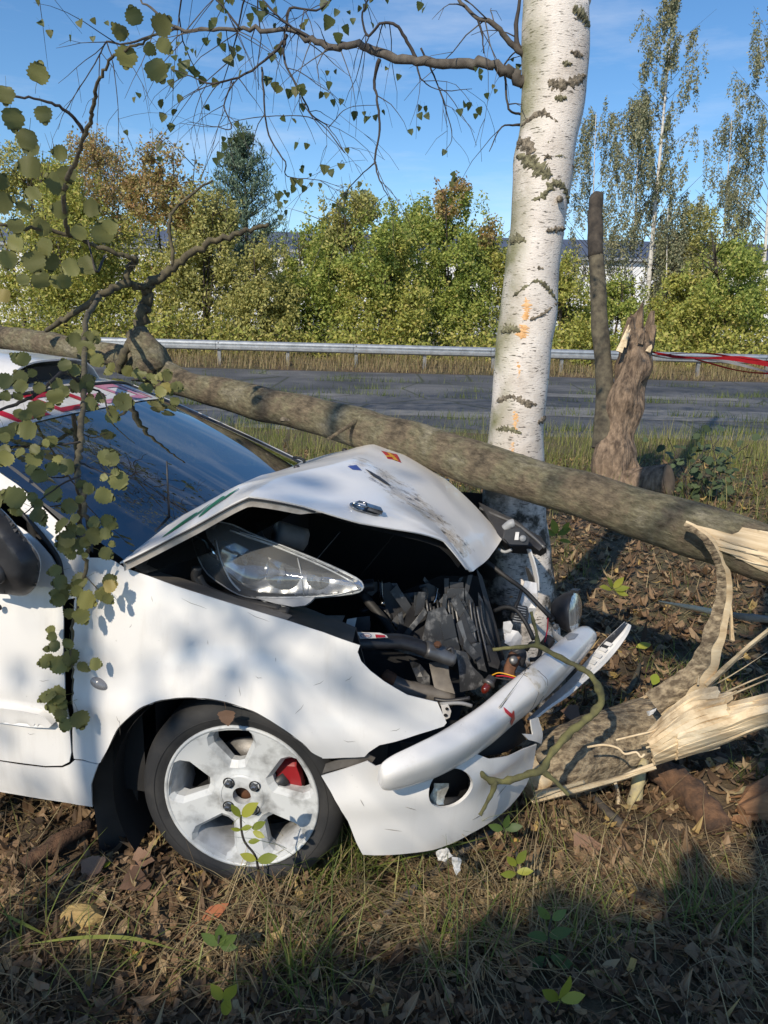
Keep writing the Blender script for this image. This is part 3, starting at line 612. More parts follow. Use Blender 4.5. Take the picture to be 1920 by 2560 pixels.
for i, (x, y, s) in enumerate(BLP):
    r = random.Random(i); ry = ray(x, y).normalized()
    best = min(allt, key=lambda ot: ((ot[1] - EYE).normalized() - ry).length); d = depth_of(best[1])
    p = at(x, y - s * .4, d); z = s * 1.15 / F * d
    place_leaf(BL[i % 4], p, z, (r.gauss(0, .35), r.gauss(0, .3), -1), (r.gauss(0, .5), -1, r.gauss(.2, .5)), best[0])
k = 0
for o, tips in tips_all[len(LIMBS):]:
    for t in tips[:12]:
        r = random.Random(5000 + k); k += 1
        for _ in range(2): place_leaf(BL[k % 4], t + Vector((r.gauss(0, .04), r.gauss(0, .04), r.gauss(-.02, .03))), r.uniform(.03, .05), (r.gauss(0, .4), r.gauss(0, .4), -1), (r.gauss(0, .6), -.6, r.gauss(.2, .5)), o)

# ---- fallen aspen lying over the car
m_aspen, n, l, p = new_mat('mossy_aspen_bark')
t1 = ntex(n, l, 7, 6, .65); t2 = ntex(n, l, 60, 5, .7, (.5, 1, 1), (0, .2, -.6)); t3 = ntex(n, l, 75, 8, .8, (.35, 1.3, 1.3), (0, .25, -.55), dist=1.2); t4 = ntex(n, l, 38, kind='voronoi', stretch=(.8, 1.3, 1.3), rot=(0, .2, -.6))
r1 = ramp(n, [(.3, (.3, .27, .2)), (.45, (.2, .18, .115)), (.56, (.2, .16, .11)), (.7, (.09, .075, .055))]); l.new(t1, r1.inputs[0]); r2 = ramp(n, [(.3, (.45, .45, .42)), (.5, (1., 1., 1.)), (.7, (1.6, 1.6, 1.5))]); l.new(t2, r2.inputs[0])
c = mixc(n, l, 1., r1.outputs[0], r2.outputs[0], 'MULTIPLY'); r3 = ramp(n, [(.34, (1, 1, 1)), (.46, (0, 0, 0))]); l.new(t3, r3.inputs[0]); c = mixc(n, l, mixc(n, l, .35, r3.outputs[0], (0, 0, 0)), c, (.035, .028, .02))
l.new(c, p.inputs['Base Color']); p.inputs['Roughness'].default_value = .9; p.inputs['Specular IOR Level'].default_value = .2
mh = n.new('ShaderNodeMath'); mh.operation = 'MULTIPLY_ADD'; mh.inputs[1].default_value = .5; l.new(t2, mh.inputs[0]); l.new(t3, mh.inputs[2]); bumpn(n, l, mh.outputs[0], 1., .014, p)
m_wood, n, l, p = new_mat('fresh_split_wood')
t1 = ntex(n, l, 26, 6, .65, (.12, 1, 1), (0, .2, .25)); t2 = ntex(n, l, 6, 3, .5)
r1 = ramp(n, [(.3, (.42, .3, .17)), (.5, (.66, .52, .33)), (.7, (.78, .66, .46))]); l.new(t1, r1.inputs[0]); l.new(r1.outputs[0], p.inputs['Base Color']); p.inputs['Roughness'].default_value = .75; bumpn(n, l, t1, .8, .006, p)
m_wood2 = mat('split_trunk_wood', (.36, .25, .13), (.76, .63, .43), 44, .75, bump=.8, bdist=.006, lo=.3, hi=.7, stretch=(.06, 1, 1), rot=(0, .12, -.52), detail=7)
TX = [(-260, 785, 24), (-120, 815, 26), (0, 842, 29), (130, 865, 33), (230, 880, 29), (300, 892, 28), (355, 915, 34), (400, 935, 42), (463, 962, 34), (579, 990, 41), (718, 1024, 46), (868, 1063, 50), (1000, 1098, 53), (1134, 1142, 54), (1307, 1197, 58), (1446, 1230, 58), (1597, 1283, 64), (1741, 1328, 71), (1920, 1384, 77), (2060, 1428, 80), (2160, 1460, 70)]
def tdepth(x): return 1 / (1 / 4.3 + (1 / 2.38 - 1 / 4.3) * (x - 130) / 1790)
TP = [(*at(x, y, tdepth(x)), r_ * .97 / F * tdepth(x)) for x, y, r_ in TX]
TS = spline(TP, 8); TC = [Vector(q[:3]) for q in TS]; TR = [q[3] for q in TS]
aspen = empty('fallen_aspen_tree', (TC[0].x, TC[0].y, 0), 'mossy fallen aspen trunk lying across the car and leaning on the birch', 'tree')
mk('trunk', tube(TC, TR, 28, rough=.16, freq=5, prof=None), m_aspen, aspen)
TSd = spline(TP, 70); TCd = [Vector(q[:3]) for q in TSd]; TRd = [q[3] for q in TSd]; TDd = np.array([depth_of(q) for q in TCd]); TAd = np.array([tuple(q) for q in TCd])
def on_trunk(px, py, lift=0.):
    """nearest surface of the fallen trunk along that bearing"""
    best = None; d = ray(px, py)
    i = int(np.argmin(np.linalg.norm(np.array(EYE)[None] + TDd[:, None] * np.array(d)[None] - TAd, axis=1))); cen, r_ = TCd[i], TRd[i] * 1.02 + lift; dep = depth_of(cen); q = EYE + d * dep; off = q - cen
    T_ = (TCd[min(i + 1, len(TCd) - 1)] - TCd[max(i - 1, 0)]).normalized(); off -= T_ * off.dot(T_); h = off.length; dn = d.normalized(); back = math.sqrt(max(1e-5, r_ * r_ - min(h, r_ * .985) ** 2))
    return q - dn * back
def patch(name, poly, surf, mat_, parent, step=12, lift=.004, rough=.0):
    v2, f2 = cdt(poly, step=step); V = [surf(x, y, lift) for x, y in v2]
    if rough: V = [v + (EYE - v).normalized() * rough * noise.noise(Vector((x * .02, y * .25, 1))) for v, (x, y) in zip(V, v2)]
    return mk(name, (V, f2), mat_, parent)
patch('exposed_wood', [(1716, 1308), (1745, 1314), (1780, 1322), (1830, 1336), (1846, 1330), (1856, 1318), (1925, 1330), (2000, 1345), (2080, 1380), (2070, 1460), (1990, 1458), (1900, 1425), (1850, 1398), (1800, 1372), (1760, 1340)], on_trunk, m_wood2, aspen, 9, .004, .0)
r = random.Random(12)
for k in range(9):
    x, y = 1760 + k * 20, 1345 + k * 8 + r.uniform(-14, 30); mk('wood_fibre', tube([on_trunk(x, y, .002), on_trunk(x + 40, y + 13, .006), on_trunk(x + 85 + 30 * r.random(), y + 27, .014)], [.0035, .003, .0008], 4), m_wood2, aspen)
# knots, ridges and stubs
c0 = on_trunk(395, 935, -.06); mk('branch_collar', tube([c0, at(372, 885, depth_of(c0)), at(352, 845, depth_of(c0) - .02), at(347, 822, depth_of(c0) - .02)], [.10, .088, .062, .04], 16, rough=.35, freq=12), m_aspen, aspen)
for (x, y, rr, ln) in [(350, 860, .05, .08), (905, 1046, .022, .02), (1300, 1190, .02, .006)]:
    c0 = on_trunk(x, y, 0); v = (EYE - c0).normalized(); mk('knot', lathe([(-.02, rr * 1.5), (0, rr * 1.1), (ln * .4, rr * .8), (ln, rr * .45), (ln * .8, rr * .15)], c0, v + Vector((0, 0, .6)), 14), m_aspen, aspen)
s = on_trunk(905, 1045, -.01); mk('broken_twig', tube([s, at(880, 1060, depth_of(s) - .04), at(820, 1098, depth_of(s) - .12)], [.012, .009, .006], 8, rough=.2, freq=30), m_aspen, aspen)
for (x, y) in [(690, 1005), (712, 1040), (770, 1030), (1010, 1075)]:
    G = [[on_trunk(x + i * 4, y + j * 4, .003 + .004 * math.cos(i * .5) * math.cos(j * .6)) for j in range(-3, 4)] for i in range(-3, 4)]; mk('bark_scar', sheet(G), m_ridge, aspen)
m_aleaf = foliage('aspen_leaf', [(0, (.055, .09, .035)), (.45, (.12, .16, .06)), (.8, (.2, .235, .085)), (.95, (.3, .31, .1)), (1, (.36, .28, .09))], .38, .5, True, vein=True)
AL = [leaf_mesh('aspen_leaf', 'aspen', m_aleaf, s) for s in range(6)]
m_asp_limb = mat('aspen_limb_bark', (.13, .11, .06), (.05, .042, .03), 26, .9, bump=.6)
ABR = [
    ([(352, 905, 3.9), (347, 831, 3.9), (362, 770, 3.9), (370, 727, 3.88), (376, 710, 3.86), (428, 675, 3.85), (480, 633, 3.83), (550, 596, 3.8), (613, 579, 3.8), (671, 561, 3.8)], .036, .009, 0),
    ([(372, 716, 3.87), (340, 716, 3.8), (316, 700, 3.75), (322, 668, 3.72), (341, 650, 3.7), (310, 640, 3.65), (260, 622, 3.6), (174, 590, 3.5), (75, 570, 3.4), (0, 560, 3.3), (-40, 540, 3.3)], .018, .006, 2),
    ([(318, 706, 3.75), (290, 720, 3.7), (249, 739, 3.65), (174, 791, 3.7), (116, 826, 3.9)], .02, .012, 0),
    ([(428, 675, 3.85), (432, 640, 3.82), (422, 550, 3.8), (440, 521, 3.8), (486, 480, 3.8), (532, 451, 3.8)], .010, .005, 0),
    ([(295, 930, 3.85), (310, 880, 3.8), (330, 830, 3.86)], .022, .02, 0),
    ([(262, 640, 3.62), (240, 680, 3.4), (220, 600, 3.5)], .006, .004, 0),
    ([(249, 739, 3.65), (232, 770, 3.4), (214, 803, 3.1), (211, 889, 2.75), (211, 969, 2.5), (208, 1023, 2.35), (200, 1101, 2.15), (197, 1162, 2.06), (201, 1218, 2.0)] + [(x_, y_, depth_of(cb(x_, y_, -.03))) for x_, y_ in [(214, 1286), (222, 1340), (217, 1394), (211, 1443), (195, 1502), (182, 1570), (179, 1625), (184, 1700), (180, 1760)]], .012, .0018, 0),
    ([(174, 590, 3.5), (165, 560, 3.3), (159, 492, 2.9), (168, 446, 2.7), (191, 399, 2.55), (211, 341, 2.4), (229, 289, 2.3), (240, 231, 2.2), (255, 185, 2.15), (289, 139, 2.1), (347, 110, 2.05), (393, 87, 2.0)], .010, .0025, 0),
    ([(213, 338, 2.4), (180, 290, 2.35), (130, 258, 2.3), (60, 243, 2.25), (-30, 235, 2.2)], .006, .003, 0),
    ([(205, 965, 2.5), (160, 930, 2.4), (100, 980, 2.3), (40, 1010, 2.25), (-20, 1030, 2.2)], .007, .004, 0),
    ([(211, 965, 2.5), (250, 980, 2.5), (265, 1010, 2.5), (275, 1040, 2.5)], .004, .002, 0),
    ([(330, 950, 3.4), (380, 945, 3.2), (415, 965, 3.1)], .006, .002, 0),
    ([(200, 1105, 2.13), (150, 1112, 2.1), (110, 1100, 2.08)], .003, .0015, 0),
    ([(199, 1155, 2.02), (235, 1172, 2.0), (285, 1190, 1.98)], .003, .0015, 0),
    ([(201, 1190, 1.97), (165, 1205, 1.93), (120, 1235, 1.92), (60, 1285, 1.88)], .003, .0015, 0),
    ([(x_, y_, depth_of(cb(x_, y_, -.035))) for x_, y_ in [(213, 1440), (232, 1460), (250, 1480)]], .002, .001, 0),
]
ab = []
for i, (pts, ra, rb, tw) in enumerate(ABR):
    o, Sx, tips = limb(pts, ra, rb, m_asp_limb if ra > .009 else m_twig, aspen, seed=300 + i, twigs=tw, n_=6); ab.append((o, Sx))
def lst(sc, ox, oy, L): return [(ox + x / sc, oy + y / sc, s / sc) for x, y, s in L]
ALP = lst(1.728, 0, 0, [(575, 65, 48), (515, 130, 50), (705, 105, 58), (712, 205, 48), (548, 250, 58), (680, 310, 62), (170, 310, 58), (25, 415, 50), (190, 500, 48), (55, 520, 62), (120, 610, 60), (120, 720, 64), (255, 660, 42), (240, 790, 66), (290, 760, 50), (5, 780, 45), (15, 870, 60), (70, 980, 45), (100, 890, 45), (180, 970, 58), (70, 1055, 42), (200, 1075, 58), (400, 900, 48), (255, 905, 48), (440, 1000, 62), (480, 975, 44), (340, 1000, 44), (140, 840, 44), (135, 640, 40), (650, 215, 35)]) \
    + lst(1.728, 0, 600, [(70, 20, 50), (30, 90, 55), (150, 100, 62), (190, 45, 52), (220, 100, 52), (175, 165, 52), (270, 170, 52), (300, 120, 50), (370, 115, 56), (240, 180, 40), (100, 175, 34), (10, 240, 40)]) \
    + lst(3.318, 0, 800, [(135, 330, 75), (160, 470, 70), (30, 500, 75), (165, 545, 65), (265, 435, 42), (535, 365, 60), (610, 165, 66), (720, 250, 84), (740, 155, 60), (800, 165, 42), (810, 340, 64), (45, 625, 50), (320, 560, 55), (470, 540, 60), (640, 550, 74), (740, 500, 60), (735, 570, 44), (465, 645, 78), (530, 600, 56), (305, 750, 88), (405, 720, 46), (755, 705, 68), (830, 650, 50), (975, 555, 74), (1035, 680, 84), (940, 800, 66), (210, 800, 64), (215, 910, 88), (120, 900, 56), (55, 950, 74), (40, 1155, 74), (290, 1080, 54), (275, 1170, 74), (350, 1120, 46), (430, 1230, 66), (540, 1220, 78), (325, 1285, 70), (430, 1010, 54), (890, 1140, 80), (860, 1310, 38), (960, 1290, 56), (990, 1340, 88), (870, 1470, 88), (105, 1470, 108), (450, 1450, 78), (570, 1550, 74), (690, 1380, 60), (740, 1400, 55), (310, 1530, 54), (120, 1580, 54), (330, 1620, 68),
                          (925, 395, 50), (1060, 430, 54), (1180, 470, 50), (1290, 500, 50), (1330, 470, 50), (1390, 460, 50), (1480, 560, 54), (1380, 570, 58), (1290, 720, 75), (1210, 580, 62), (1330, 600, 54), (1450, 680, 44), (1190, 650, 60), (1140, 440, 50), (1250, 690, 60), (1340, 700, 60), (1100, 400, 40)]) \
    + lst(3.6875, 0, 1150, [(380, 540, 88), (570, 610, 92), (690, 550, 62), (730, 650, 60), (870, 580, 64), (1000, 560, 74), (880, 690, 90), (980, 680, 64), (600, 790, 98), (720, 770, 64), (790, 760, 64), (740, 850, 38), (650, 870, 56), (980, 870, 74), (500, 1030, 74), (545, 1130, 78), (730, 1120, 84), (620, 1160, 50), (700, 1210, 64), (530, 1290, 74), (805, 1300, 98), (630, 1410, 60), (1010, 1110, 78), (950, 1250, 84), (1000, 1290, 64), (475, 1630, 50), (495, 1720, 64), (420, 1860, 84), (530, 1890, 92), (650, 1830, 92), (630, 1700, 64), (770, 1920, 72), (510, 2180, 100)]) \
    + lst(3.95, 0, 1700, [(550, 250, 112), (600, 350, 72), (650, 450, 74), (790, 400, 102)])
rq_ = random.Random(17); ALP += [(x + rq_.gauss(0, .75) * s, y + rq_.gauss(0, .75) * s, s * rq_.uniform(.55, .95)) for x, y, s in ALP if rq_.random() < .5 and y > 760]
for i, (x, y, s) in enumerate(ALP):
    r = random.Random(700 + i); ry = ray(x, y).normalized(); o, Sx = min(ab, key=lambda a: min(((q - EYE).normalized() - ry).length for q in a[1])); q = min(Sx, key=lambda q: ((q - EYE).normalized() - ry).length)
    d = depth_of(q) + r.uniform(-.04, .02); size = s * (1.75 if y > 760 else 1.5) / F * d; c0 = at(x, y, d); ax = (c0 - q); ax -= ray(x, y).normalized() * ax.dot(ray(x, y).normalized())
    ax = (ax.normalized() if ax.length > .01 else Vector((0, 0, -1))) + Vector((r.gauss(0, .25), 0, r.gauss(-.25, .25))); ax.normalize()
    nrm = (EYE - c0).normalized() * 1.0 + Vector((r.gauss(0, .45), r.gauss(-.1, .3), r.gauss(.25, .4)))
    place_leaf(AL[i % 6], c0 - ax * size * .5, size, ax, nrm, o)

# ---- tall broken stump behind, with a side stem
stump = empty('broken_stump', onz(1530, 1190, 0), 'tall jagged broken stump with a dark side stem, standing before the road', 'stump')
m_stump = mat('stump_bark', (.32, .23, .155), (.08, .055, .038), 22, .95, bump=1., bdist=.05, stretch=(1, 1, .35), detail=9)
m_stem = mat('mossy_stem_bark', (.14, .12, .08), (.05, .042, .03), 14, .9, bump=.5); m_char = mat('blackened_bark', (.03, .025, .021), (.08, .065, .05), 14, .9, bump=.6)
DS = 7.35
def sp(L): return [Vector(q[:3]) for q in spline([(*at(x, y, DS), 0) for x, y, r_ in L], 5)], [max(.004, q) for q in spline([(r_ / F * DS, 0) for x, y, r_ in L], 5)[:, 0]]
def jag(top, seed, amp):
    r = random.Random(seed); off = [r.uniform(0, 1) for _ in range(24)]; return off
P, R = sp([(1526, 1215, 60), (1528, 1170, 52), (1538, 1110, 48), (1552, 1040, 45), (1570, 970, 45), (1585, 910, 46), (1600, 868, 44)])
V, Fc = tube(P, R, 26, rough=.42, freq=4.5, caps=False); V = [Vector(v) for v in V]; nr = len(P); r = random.Random(8)
ring = V[-26:]; cen = sum(ring, Vector()) / 26; top = []
for k, v in enumerate(ring):
    h = .03 + .36 * max(0, math.sin(k / 26 * 6.28 * 1.0 + .8)) * r.uniform(.3, 1.2) + .2 * r.random() ** 2; top.append(v + Vector((0.03, 0, h)) + (cen - v) * .12)
n0 = len(V); V += top
for k in range(26): Fc.append((n0 - 26 + k, n0 - 26 + (k + 1) % 26, n0 + (k + 1) % 26, n0 + k))
mk('trunk', (V, Fc), m_stump, stump, smooth=False, solid=.05, off=-1)
P, R = sp([(1510, 1120, 30), (1512, 1040, 25), (1512, 960, 22), (1505, 880, 21), (1498, 800, 21), (1496, 720, 20), (1490, 640, 19)]); mk('side_stem', tube(P, R, 16, rough=.12, freq=5, caps=False), m_stem, stump)
P, R = sp([(1490, 642, 19), (1488, 590, 19), (1486, 540, 18), (1492, 500, 17), (1497, 484, 12)]); V, Fc = tube(P, R, 14, rough=.22, freq=7); mk('broken_top', (V, Fc), m_char, stump)
for (a, b, c_, w) in [((1548, 880), (1560, 850), (1572, 812), 9), ((1560, 868), (1566, 845), (1576, 822), 6), ((1600, 860), (1606, 840), (1612, 818), 8), ((1620, 880), (1626, 868), (1629, 862), 7)]:
    mk('splinter', tube([at(*a, DS - .19), at(*b, DS - .19), at(*c_, DS - .17)], [w / F * DS, w * .7 / F * DS, .004], 5, flat=(ZUP.cross(fwd).normalized(), .4)), m_wood if w != 8 else m_stump, stump, smooth=False)
for (pts) in [[(1545, 1130, 30), (1580, 1180, 26), (1620, 1200, 12)]]:
    P, R = sp(pts); mk('root', tube(P, R, 10, rough=.4, freq=4), m_stump, stump)
m_cut = mat('cut_wood_face', (.2, .145, .095), (.11, .08, .055), 9, .9, bump=.3)
for (x, y, r_, dx, lab) in [(1672, 1200, 40, (.75, -.6, .25), 'short sawn log with dark cut face lying right of the broken stump')]:
    c0 = at(x, y, 7.0); rr = r_ / F * 7.; ax = Vector(dx).normalized(); c0.z = max(c0.z, rr * .8)
    lg = empty('sawn_log', (c0.x, c0.y, 0), lab, 'log'); mk('bark', lathe([(-.45, rr * 1.02), (-.2, rr), (0, rr * 1.03)], c0, ax, 20), m_stump, lg); mk('cut_face', lathe([(0.0, rr * 1.0), (.012, rr * .8), (.01, rr * .3), (.012, .0005)], c0 + ax * .002, ax, 20), m_cut if r_ > 20 else m_wood, lg)
# barrier tape tied to the stump
m_tape_r = mat('red_tape', (.55, .02, .03), (.4, .015, .025), 5, .4); m_tape_w = mat('white_tape', (.75, .75, .74), None, 5, .4)
tape = empty('barrier_tape', onz(1640, 1150, 0), 'red and white barrier tape stretched from the stump to the right edge', 'tape')
for k, (ya, yb, w, mt) in enumerate([(880, 912, 8, m_tape_r), (884, 926, 4, m_tape_w), (882, 898, 3, m_tape_r), (886, 934, 3, m_tape_r)]):
    G = []
    for i in range(25):
        t = i / 24; x = 1630 + t * 420; y = ya + (yb - ya) * t * 1.4 + 6 * math.sin(t * 9 + k); ww = w * (.35 + t * 1.1) * (.75 + .25 * math.sin(t * 14 + k)); d = 7.4 - 1.6 * t
        G.append([at(x, y - ww, d), at(x, y + ww, d + .02)])
    mk('tape_strand', sheet(G), mt, tape)

# ================================================================== THE CRASHED CAR
car = empty('car', CO, 'crashed white rally hatchback with crumpled bonnet under the fallen trunk', 'car', rz=PSI)

m_paint, n, l, p = new_mat('white_car_paint')
t1 = ntex(n, l, 2.2, 5, .6); t2 = ntex(n, l, 110, 4, .75); t3 = ntex(n, l, 6, 6, .7); t4 = ntex(n, l, 14, 6, .7, (1, 1, .12)); t5 = ntex(n, l, 4.5, 2, .5)
r1 = ramp(n, [(.35, (.77, .755, .73)), (.7, (.69, .675, .65))]); l.new(t1, r1.inputs[0]); r2 = ramp(n, [(.66, (0, 0, 0)), (.72, (.8, .8, .8))]); l.new(t2, r2.inputs[0]); r3 = ramp(n, [(.48, (0, 0, 0)), (.66, (1, 1, 1))]); l.new(t3, r3.inputs[0])
mm = n.new('ShaderNodeMath'); mm.operation = 'MULTIPLY'; l.new(r2.outputs[0], mm.inputs[0]); l.new(r3.outputs[0], mm.inputs[1])
r4 = ramp(n, [(.52, (0, 0, 0)), (.75, (.34, .34, .34))]); l.new(t4, r4.inputs[0]); bumpn(n, l, t5, .12, .03, p)
c = mixc(n, l, r4.outputs[0], r1.outputs[0], (.5, .47, .42)); c = mixc(n, l, mm.outputs[0], c, (.22, .2, .17)); l.new(c, p.inputs['Base Color']); p.inputs['Roughness'].default_value = .34; p.inputs['Coat Weight'].default_value = .5; p.inputs['Coat Roughness'].default_value = .06
# bonnet: same paint, scuffed where the trunk scraped it (the scuff has its own outline, stored on the mesh)
m_scuff, n, l, p = new_mat('scuffed_white_paint')
a_ = n.new('ShaderNodeAttribute'); a_.attribute_name = 'tint'; t1 = ntex(n, l, 34, 10, .8, (.4, 1.4, 1), (0, 0, .45)); t2 = ntex(n, l, 3, 4, .6); r1 = ramp(n, [(.4, (.78, .765, .74)), (.7, (.7, .69, .67))]); l.new(t2, r1.inputs[0])
ms = n.new('ShaderNodeMath'); ms.operation = 'MULTIPLY_ADD'; ms.inputs[1].default_value = .24; l.new(a_.outputs['Fac'], ms.inputs[0]); l.new(t1, ms.inputs[2])
rs = ramp(n, [(.66, (0, 0, 0)), (.72, (1, 1, 1))]); l.new(ms.outputs[0], rs.inputs[0]); rc = ramp(n, [(.40, (.46, .39, .3)), (.54, (.62, .55, .46)), (.58, (.07, .06, .055))]); l.new(t1, rc.inputs[0])
mt2 = n.new('ShaderNodeMath'); mt2.operation = 'MULTIPLY'; l.new(rs.outputs[0], mt2.inputs[0]); l.new(a_.outputs['Fac'], mt2.inputs[1])
c = mixc(n, l, mt2.outputs[0], r1.outputs[0], rc.outputs[0]); l.new(c, p.inputs['Base Color']); p.inputs['Roughness'].default_value = .36; p.inputs['Coat Weight'].default_value = .4
m_black = mat('black_plastic', (.022, .022, .025), (.035, .035, .037), 30, .45, bump=.1); m_rubber = mat('black_rubber', (.02, .02, .02), (.032, .03, .028), 12, .6, bump=.15)
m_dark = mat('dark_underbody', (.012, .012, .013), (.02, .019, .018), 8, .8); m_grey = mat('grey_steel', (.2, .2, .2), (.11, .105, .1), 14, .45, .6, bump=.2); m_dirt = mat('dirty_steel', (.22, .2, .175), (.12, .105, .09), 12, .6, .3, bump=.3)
m_flange = mat('primer_flange', (.55, .51, .46), (.4, .36, .31), 30, .6, bump=.3); m_chrome = mat('chrome_reflector', (.85, .86, .87), (.7, .71, .73), 10, .08, 1.)
m_red = mat('red_sticker', (.5, .012, .03), (.42, .01, .025), 10, .35); m_green = mat('green_sticker', (.01, .12, .04), (.015, .2, .07), 20, .35); m_yel = mat('yellow_sticker', (.75, .38, .02), None, 10, .4); m_stick = mat('white_sticker', (.72, .71, .69), (.6, .58, .55), 30, .5); m_blue = mat('blue_print', (.05, .08, .3), None, 20, .4)
m_crack = mat('torn_black_plastic', (.03, .031, .033), (.3, .3, .3), 30, .4, bump=.2, lo=.52, hi=.8, detail=10, stretch=(1, .3, 1), rot=(.6, 0, .3))  # pale streaks: scratches, brightened to paint in the plates' edge highlights
m_rust = mat('rusty_steel', (.2, .09, .045), (.1, .05, .03), 40, .8, .3, bump=.4); m_amber = mat('red_bulb_glass', (.12, .015, .008), None, 5, .08, coat=1.); m_cap = mat('grey_plastic', (.32, .33, .34), None, 20, .5)
def glass_mat(name, tintc, ior=1.55, rough=.01, base=.0, haze=0.):
    m, n, l, p = new_mat(name); n.remove(p); tr = n.new('ShaderNodeBsdfTransparent'); tr.inputs[0].default_value = (*tintc, 1); gl = n.new('ShaderNodeBsdfGlossy'); gl.inputs['Roughness'].default_value = rough
    fr = n.new('ShaderNodeFresnel'); fr.inputs[0].default_value = ior; ad = n.new('ShaderNodeMath'); ad.operation = 'ADD'; ad.inputs[1].default_value = base; ad.use_clamp = True; l.new(fr.outputs[0], ad.inputs[0])
    mx_ = n.new('ShaderNodeMixShader'); l.new(ad.outputs[0], mx_.inputs[0]); l.new(tr.outputs[0], mx_.inputs[1]); l.new(gl.outputs[0], mx_.inputs[2]); fin = mx_.outputs[0]
    if haze:
        df = n.new('ShaderNodeBsdfDiffuse'); df.inputs[0].default_value = (.6, .61, .6, 1); m2 = n.new('ShaderNodeMixShader'); m2.inputs[0].default_value = haze; l.new(fin, m2.inputs[1]); l.new(df.outputs[0], m2.inputs[2]); fin = m2.outputs[0]
    l.new(fin, n['Material Output'].inputs[0]); return m
m_glass = glass_mat('windscreen_glass', (.1, .13, .14), 2.4, .005, .2, .012); m_lens = glass_mat('clear_lens', (.84, .85, .85), 1.6, .05, .09, .16)

# ---- near side: one gently curved body side
def side(a, z):
    b = 0.
    if z > .6: b += .5 * (z - .6) ** 2
    if z < .33: b += .9 * (.33 - z) ** 2
    if a > .2: b += .85 * (a - .2) ** 2
    r = math.hypot(a, z - .27)
    if r < .46: b -= .022 * (1 - ((r - .3) / .16) ** 2 if r > .3 else 1)
    b -= .012 * math.exp(-((z - .52) / .05) ** 2)
    return b
def side_pt(px, py):
    b = 0.
    for _ in range(8): a, _b, z = cbl(px, py, b); b = side(a, z)
    return (a, z)
def side_panel(name, outline, mat_, parent, step=.022, lift=0., holes=(), solid=.004, pre=(), post=()):
    ol = list(pre) + [side_pt(*q) for q in outline] + list(post); v2, f2 = cdt(ol, [[side_pt(*q) for q in h] for h in holes], step)
    return mk(name, ([CAR(a, side(a, z) + lift, z) for a, z in v2], f2), mat_, parent, solid=solid, off=0)
FEND = [(222, 1394), (270, 1395), (289, 1404), (315, 1421), (370, 1439), (440, 1465), (579, 1509), (712, 1549), (810, 1581), (900, 1613), (894, 1630), (903, 1653), (926, 1677), (960, 1703), (1018, 1737), (1093, 1755), (1104, 1780), (1116, 1806), (1109, 1815), (1042, 1836), (989, 1853), (948, 1862), (922, 1879), (911, 1891), (860, 1893), (806, 1895), (780, 1881), (752, 1853), (694, 1813), (625, 1775), (550, 1752), (475, 1744), (405, 1751), (359, 1767), (324, 1793), (298, 1819), (284, 1845), (255, 1903), (248, 1908), (186, 1896), (183, 1877), (182, 1827), (185, 1776), (185, 1700), (184, 1692), (182, 1597), (187, 1502), (202, 1455), (217, 1421)]
fender = side_panel('fender', FEND, m_paint, car)
SILL = [(-260, 1862), (-120, 1886), (0, 1903), (50, 1911), (114, 1918.5), (157, 1918), (176, 1910), (188, 1899), (247, 1910), (237, 1937), (230, 1960), (231, 1985), (233, 2015), (140, 2000), (60, 1987), (0, 1977), (-120, 1950), (-260, 1925)]
sill = side_panel('sill', SILL[1:-1], m_paint, car, lift=-.002, pre=[(-2.0, .27)], post=[(-2.0, .19)])
DOOR = [(-260, 1175), (-120, 1225), (0, 1290), (55, 1320), (95, 1352), (128, 1390), (146, 1420), (152, 1450), (157, 1516), (160, 1557), (160, 1665), (163, 1715), (170, 1776), (175, 1827), (179, 1880), (174, 1904), (156, 1913), (114, 1914), (50, 1906), (0, 1899), (-120, 1881), (-260, 1857)]
door = side_panel('door', DOOR[2:-2], m_paint, car, pre=[(-1.5, 1.0), (-.85, 1.005)], post=[(-.9, .275), (-1.5, .278)])
MOLD = [(-260, 1705), (0, 1758), (70, 1767), (112, 1776), (130, 1788), (142, 1802), (134, 1810), (90, 1808), (0, 1796), (-260, 1742)]
side_panel('side_moulding', MOLD, m_paint, door, step=.012, lift=-.012, solid=.02)
# dark shut gap behind the door edge
mk('door_shut', sheet([[CAR(a, .045, z), CAR(a, .05 + .1 * max(0, z - .7), z + .0001)] for a, z in []] or [[CAR(-.62, .06, .22), CAR(-.3, .06, .22)], [CAR(-.62, .06, .6), CAR(-.3, .06, .6)], [CAR(-.62, .1, .95), CAR(-.3, .1, .93)]]), m_dark, car)
# door opening rubber line from the mirror down
P = [CAR(a, side(a, z) - .002, z) for a, z in [side_pt(*q) for q in [(-60, 1196), (0, 1231), (60, 1287), (103, 1334), (136, 1378), (150, 1405), (155, 1435)]]]
mk('door_seal', tube([Vector(q) for q in spline(P, 5)], .006, 6), m_rubber, car)
# near windscreen pillar (white) with the black screen trim
PIL = [(-200, 1110), (-100, 1118), (0, 1181), (60, 1228), (120, 1283), (180, 1337), (215, 1375), (221, 1392), (216, 1419), (200, 1453), (187, 1496), (164, 1500), (160, 1440), (154, 1408), (138, 1376), (104, 1332), (61, 1285), (0, 1228), (-60, 1193), (-200, 1140)]
side_panel('windscreen_pillar', PIL, m_paint, car, lift=.004)
side_panel('pillar_trim', [(-120, 1080), (0, 1160), (24, 1168), (80, 1210), (130, 1255), (174, 1296), (205, 1330), (228, 1362), (226, 1385), (214, 1372), (180, 1335), (120, 1281), (60, 1226), (0, 1178), (-120, 1100)], m_black, car, lift=.012)
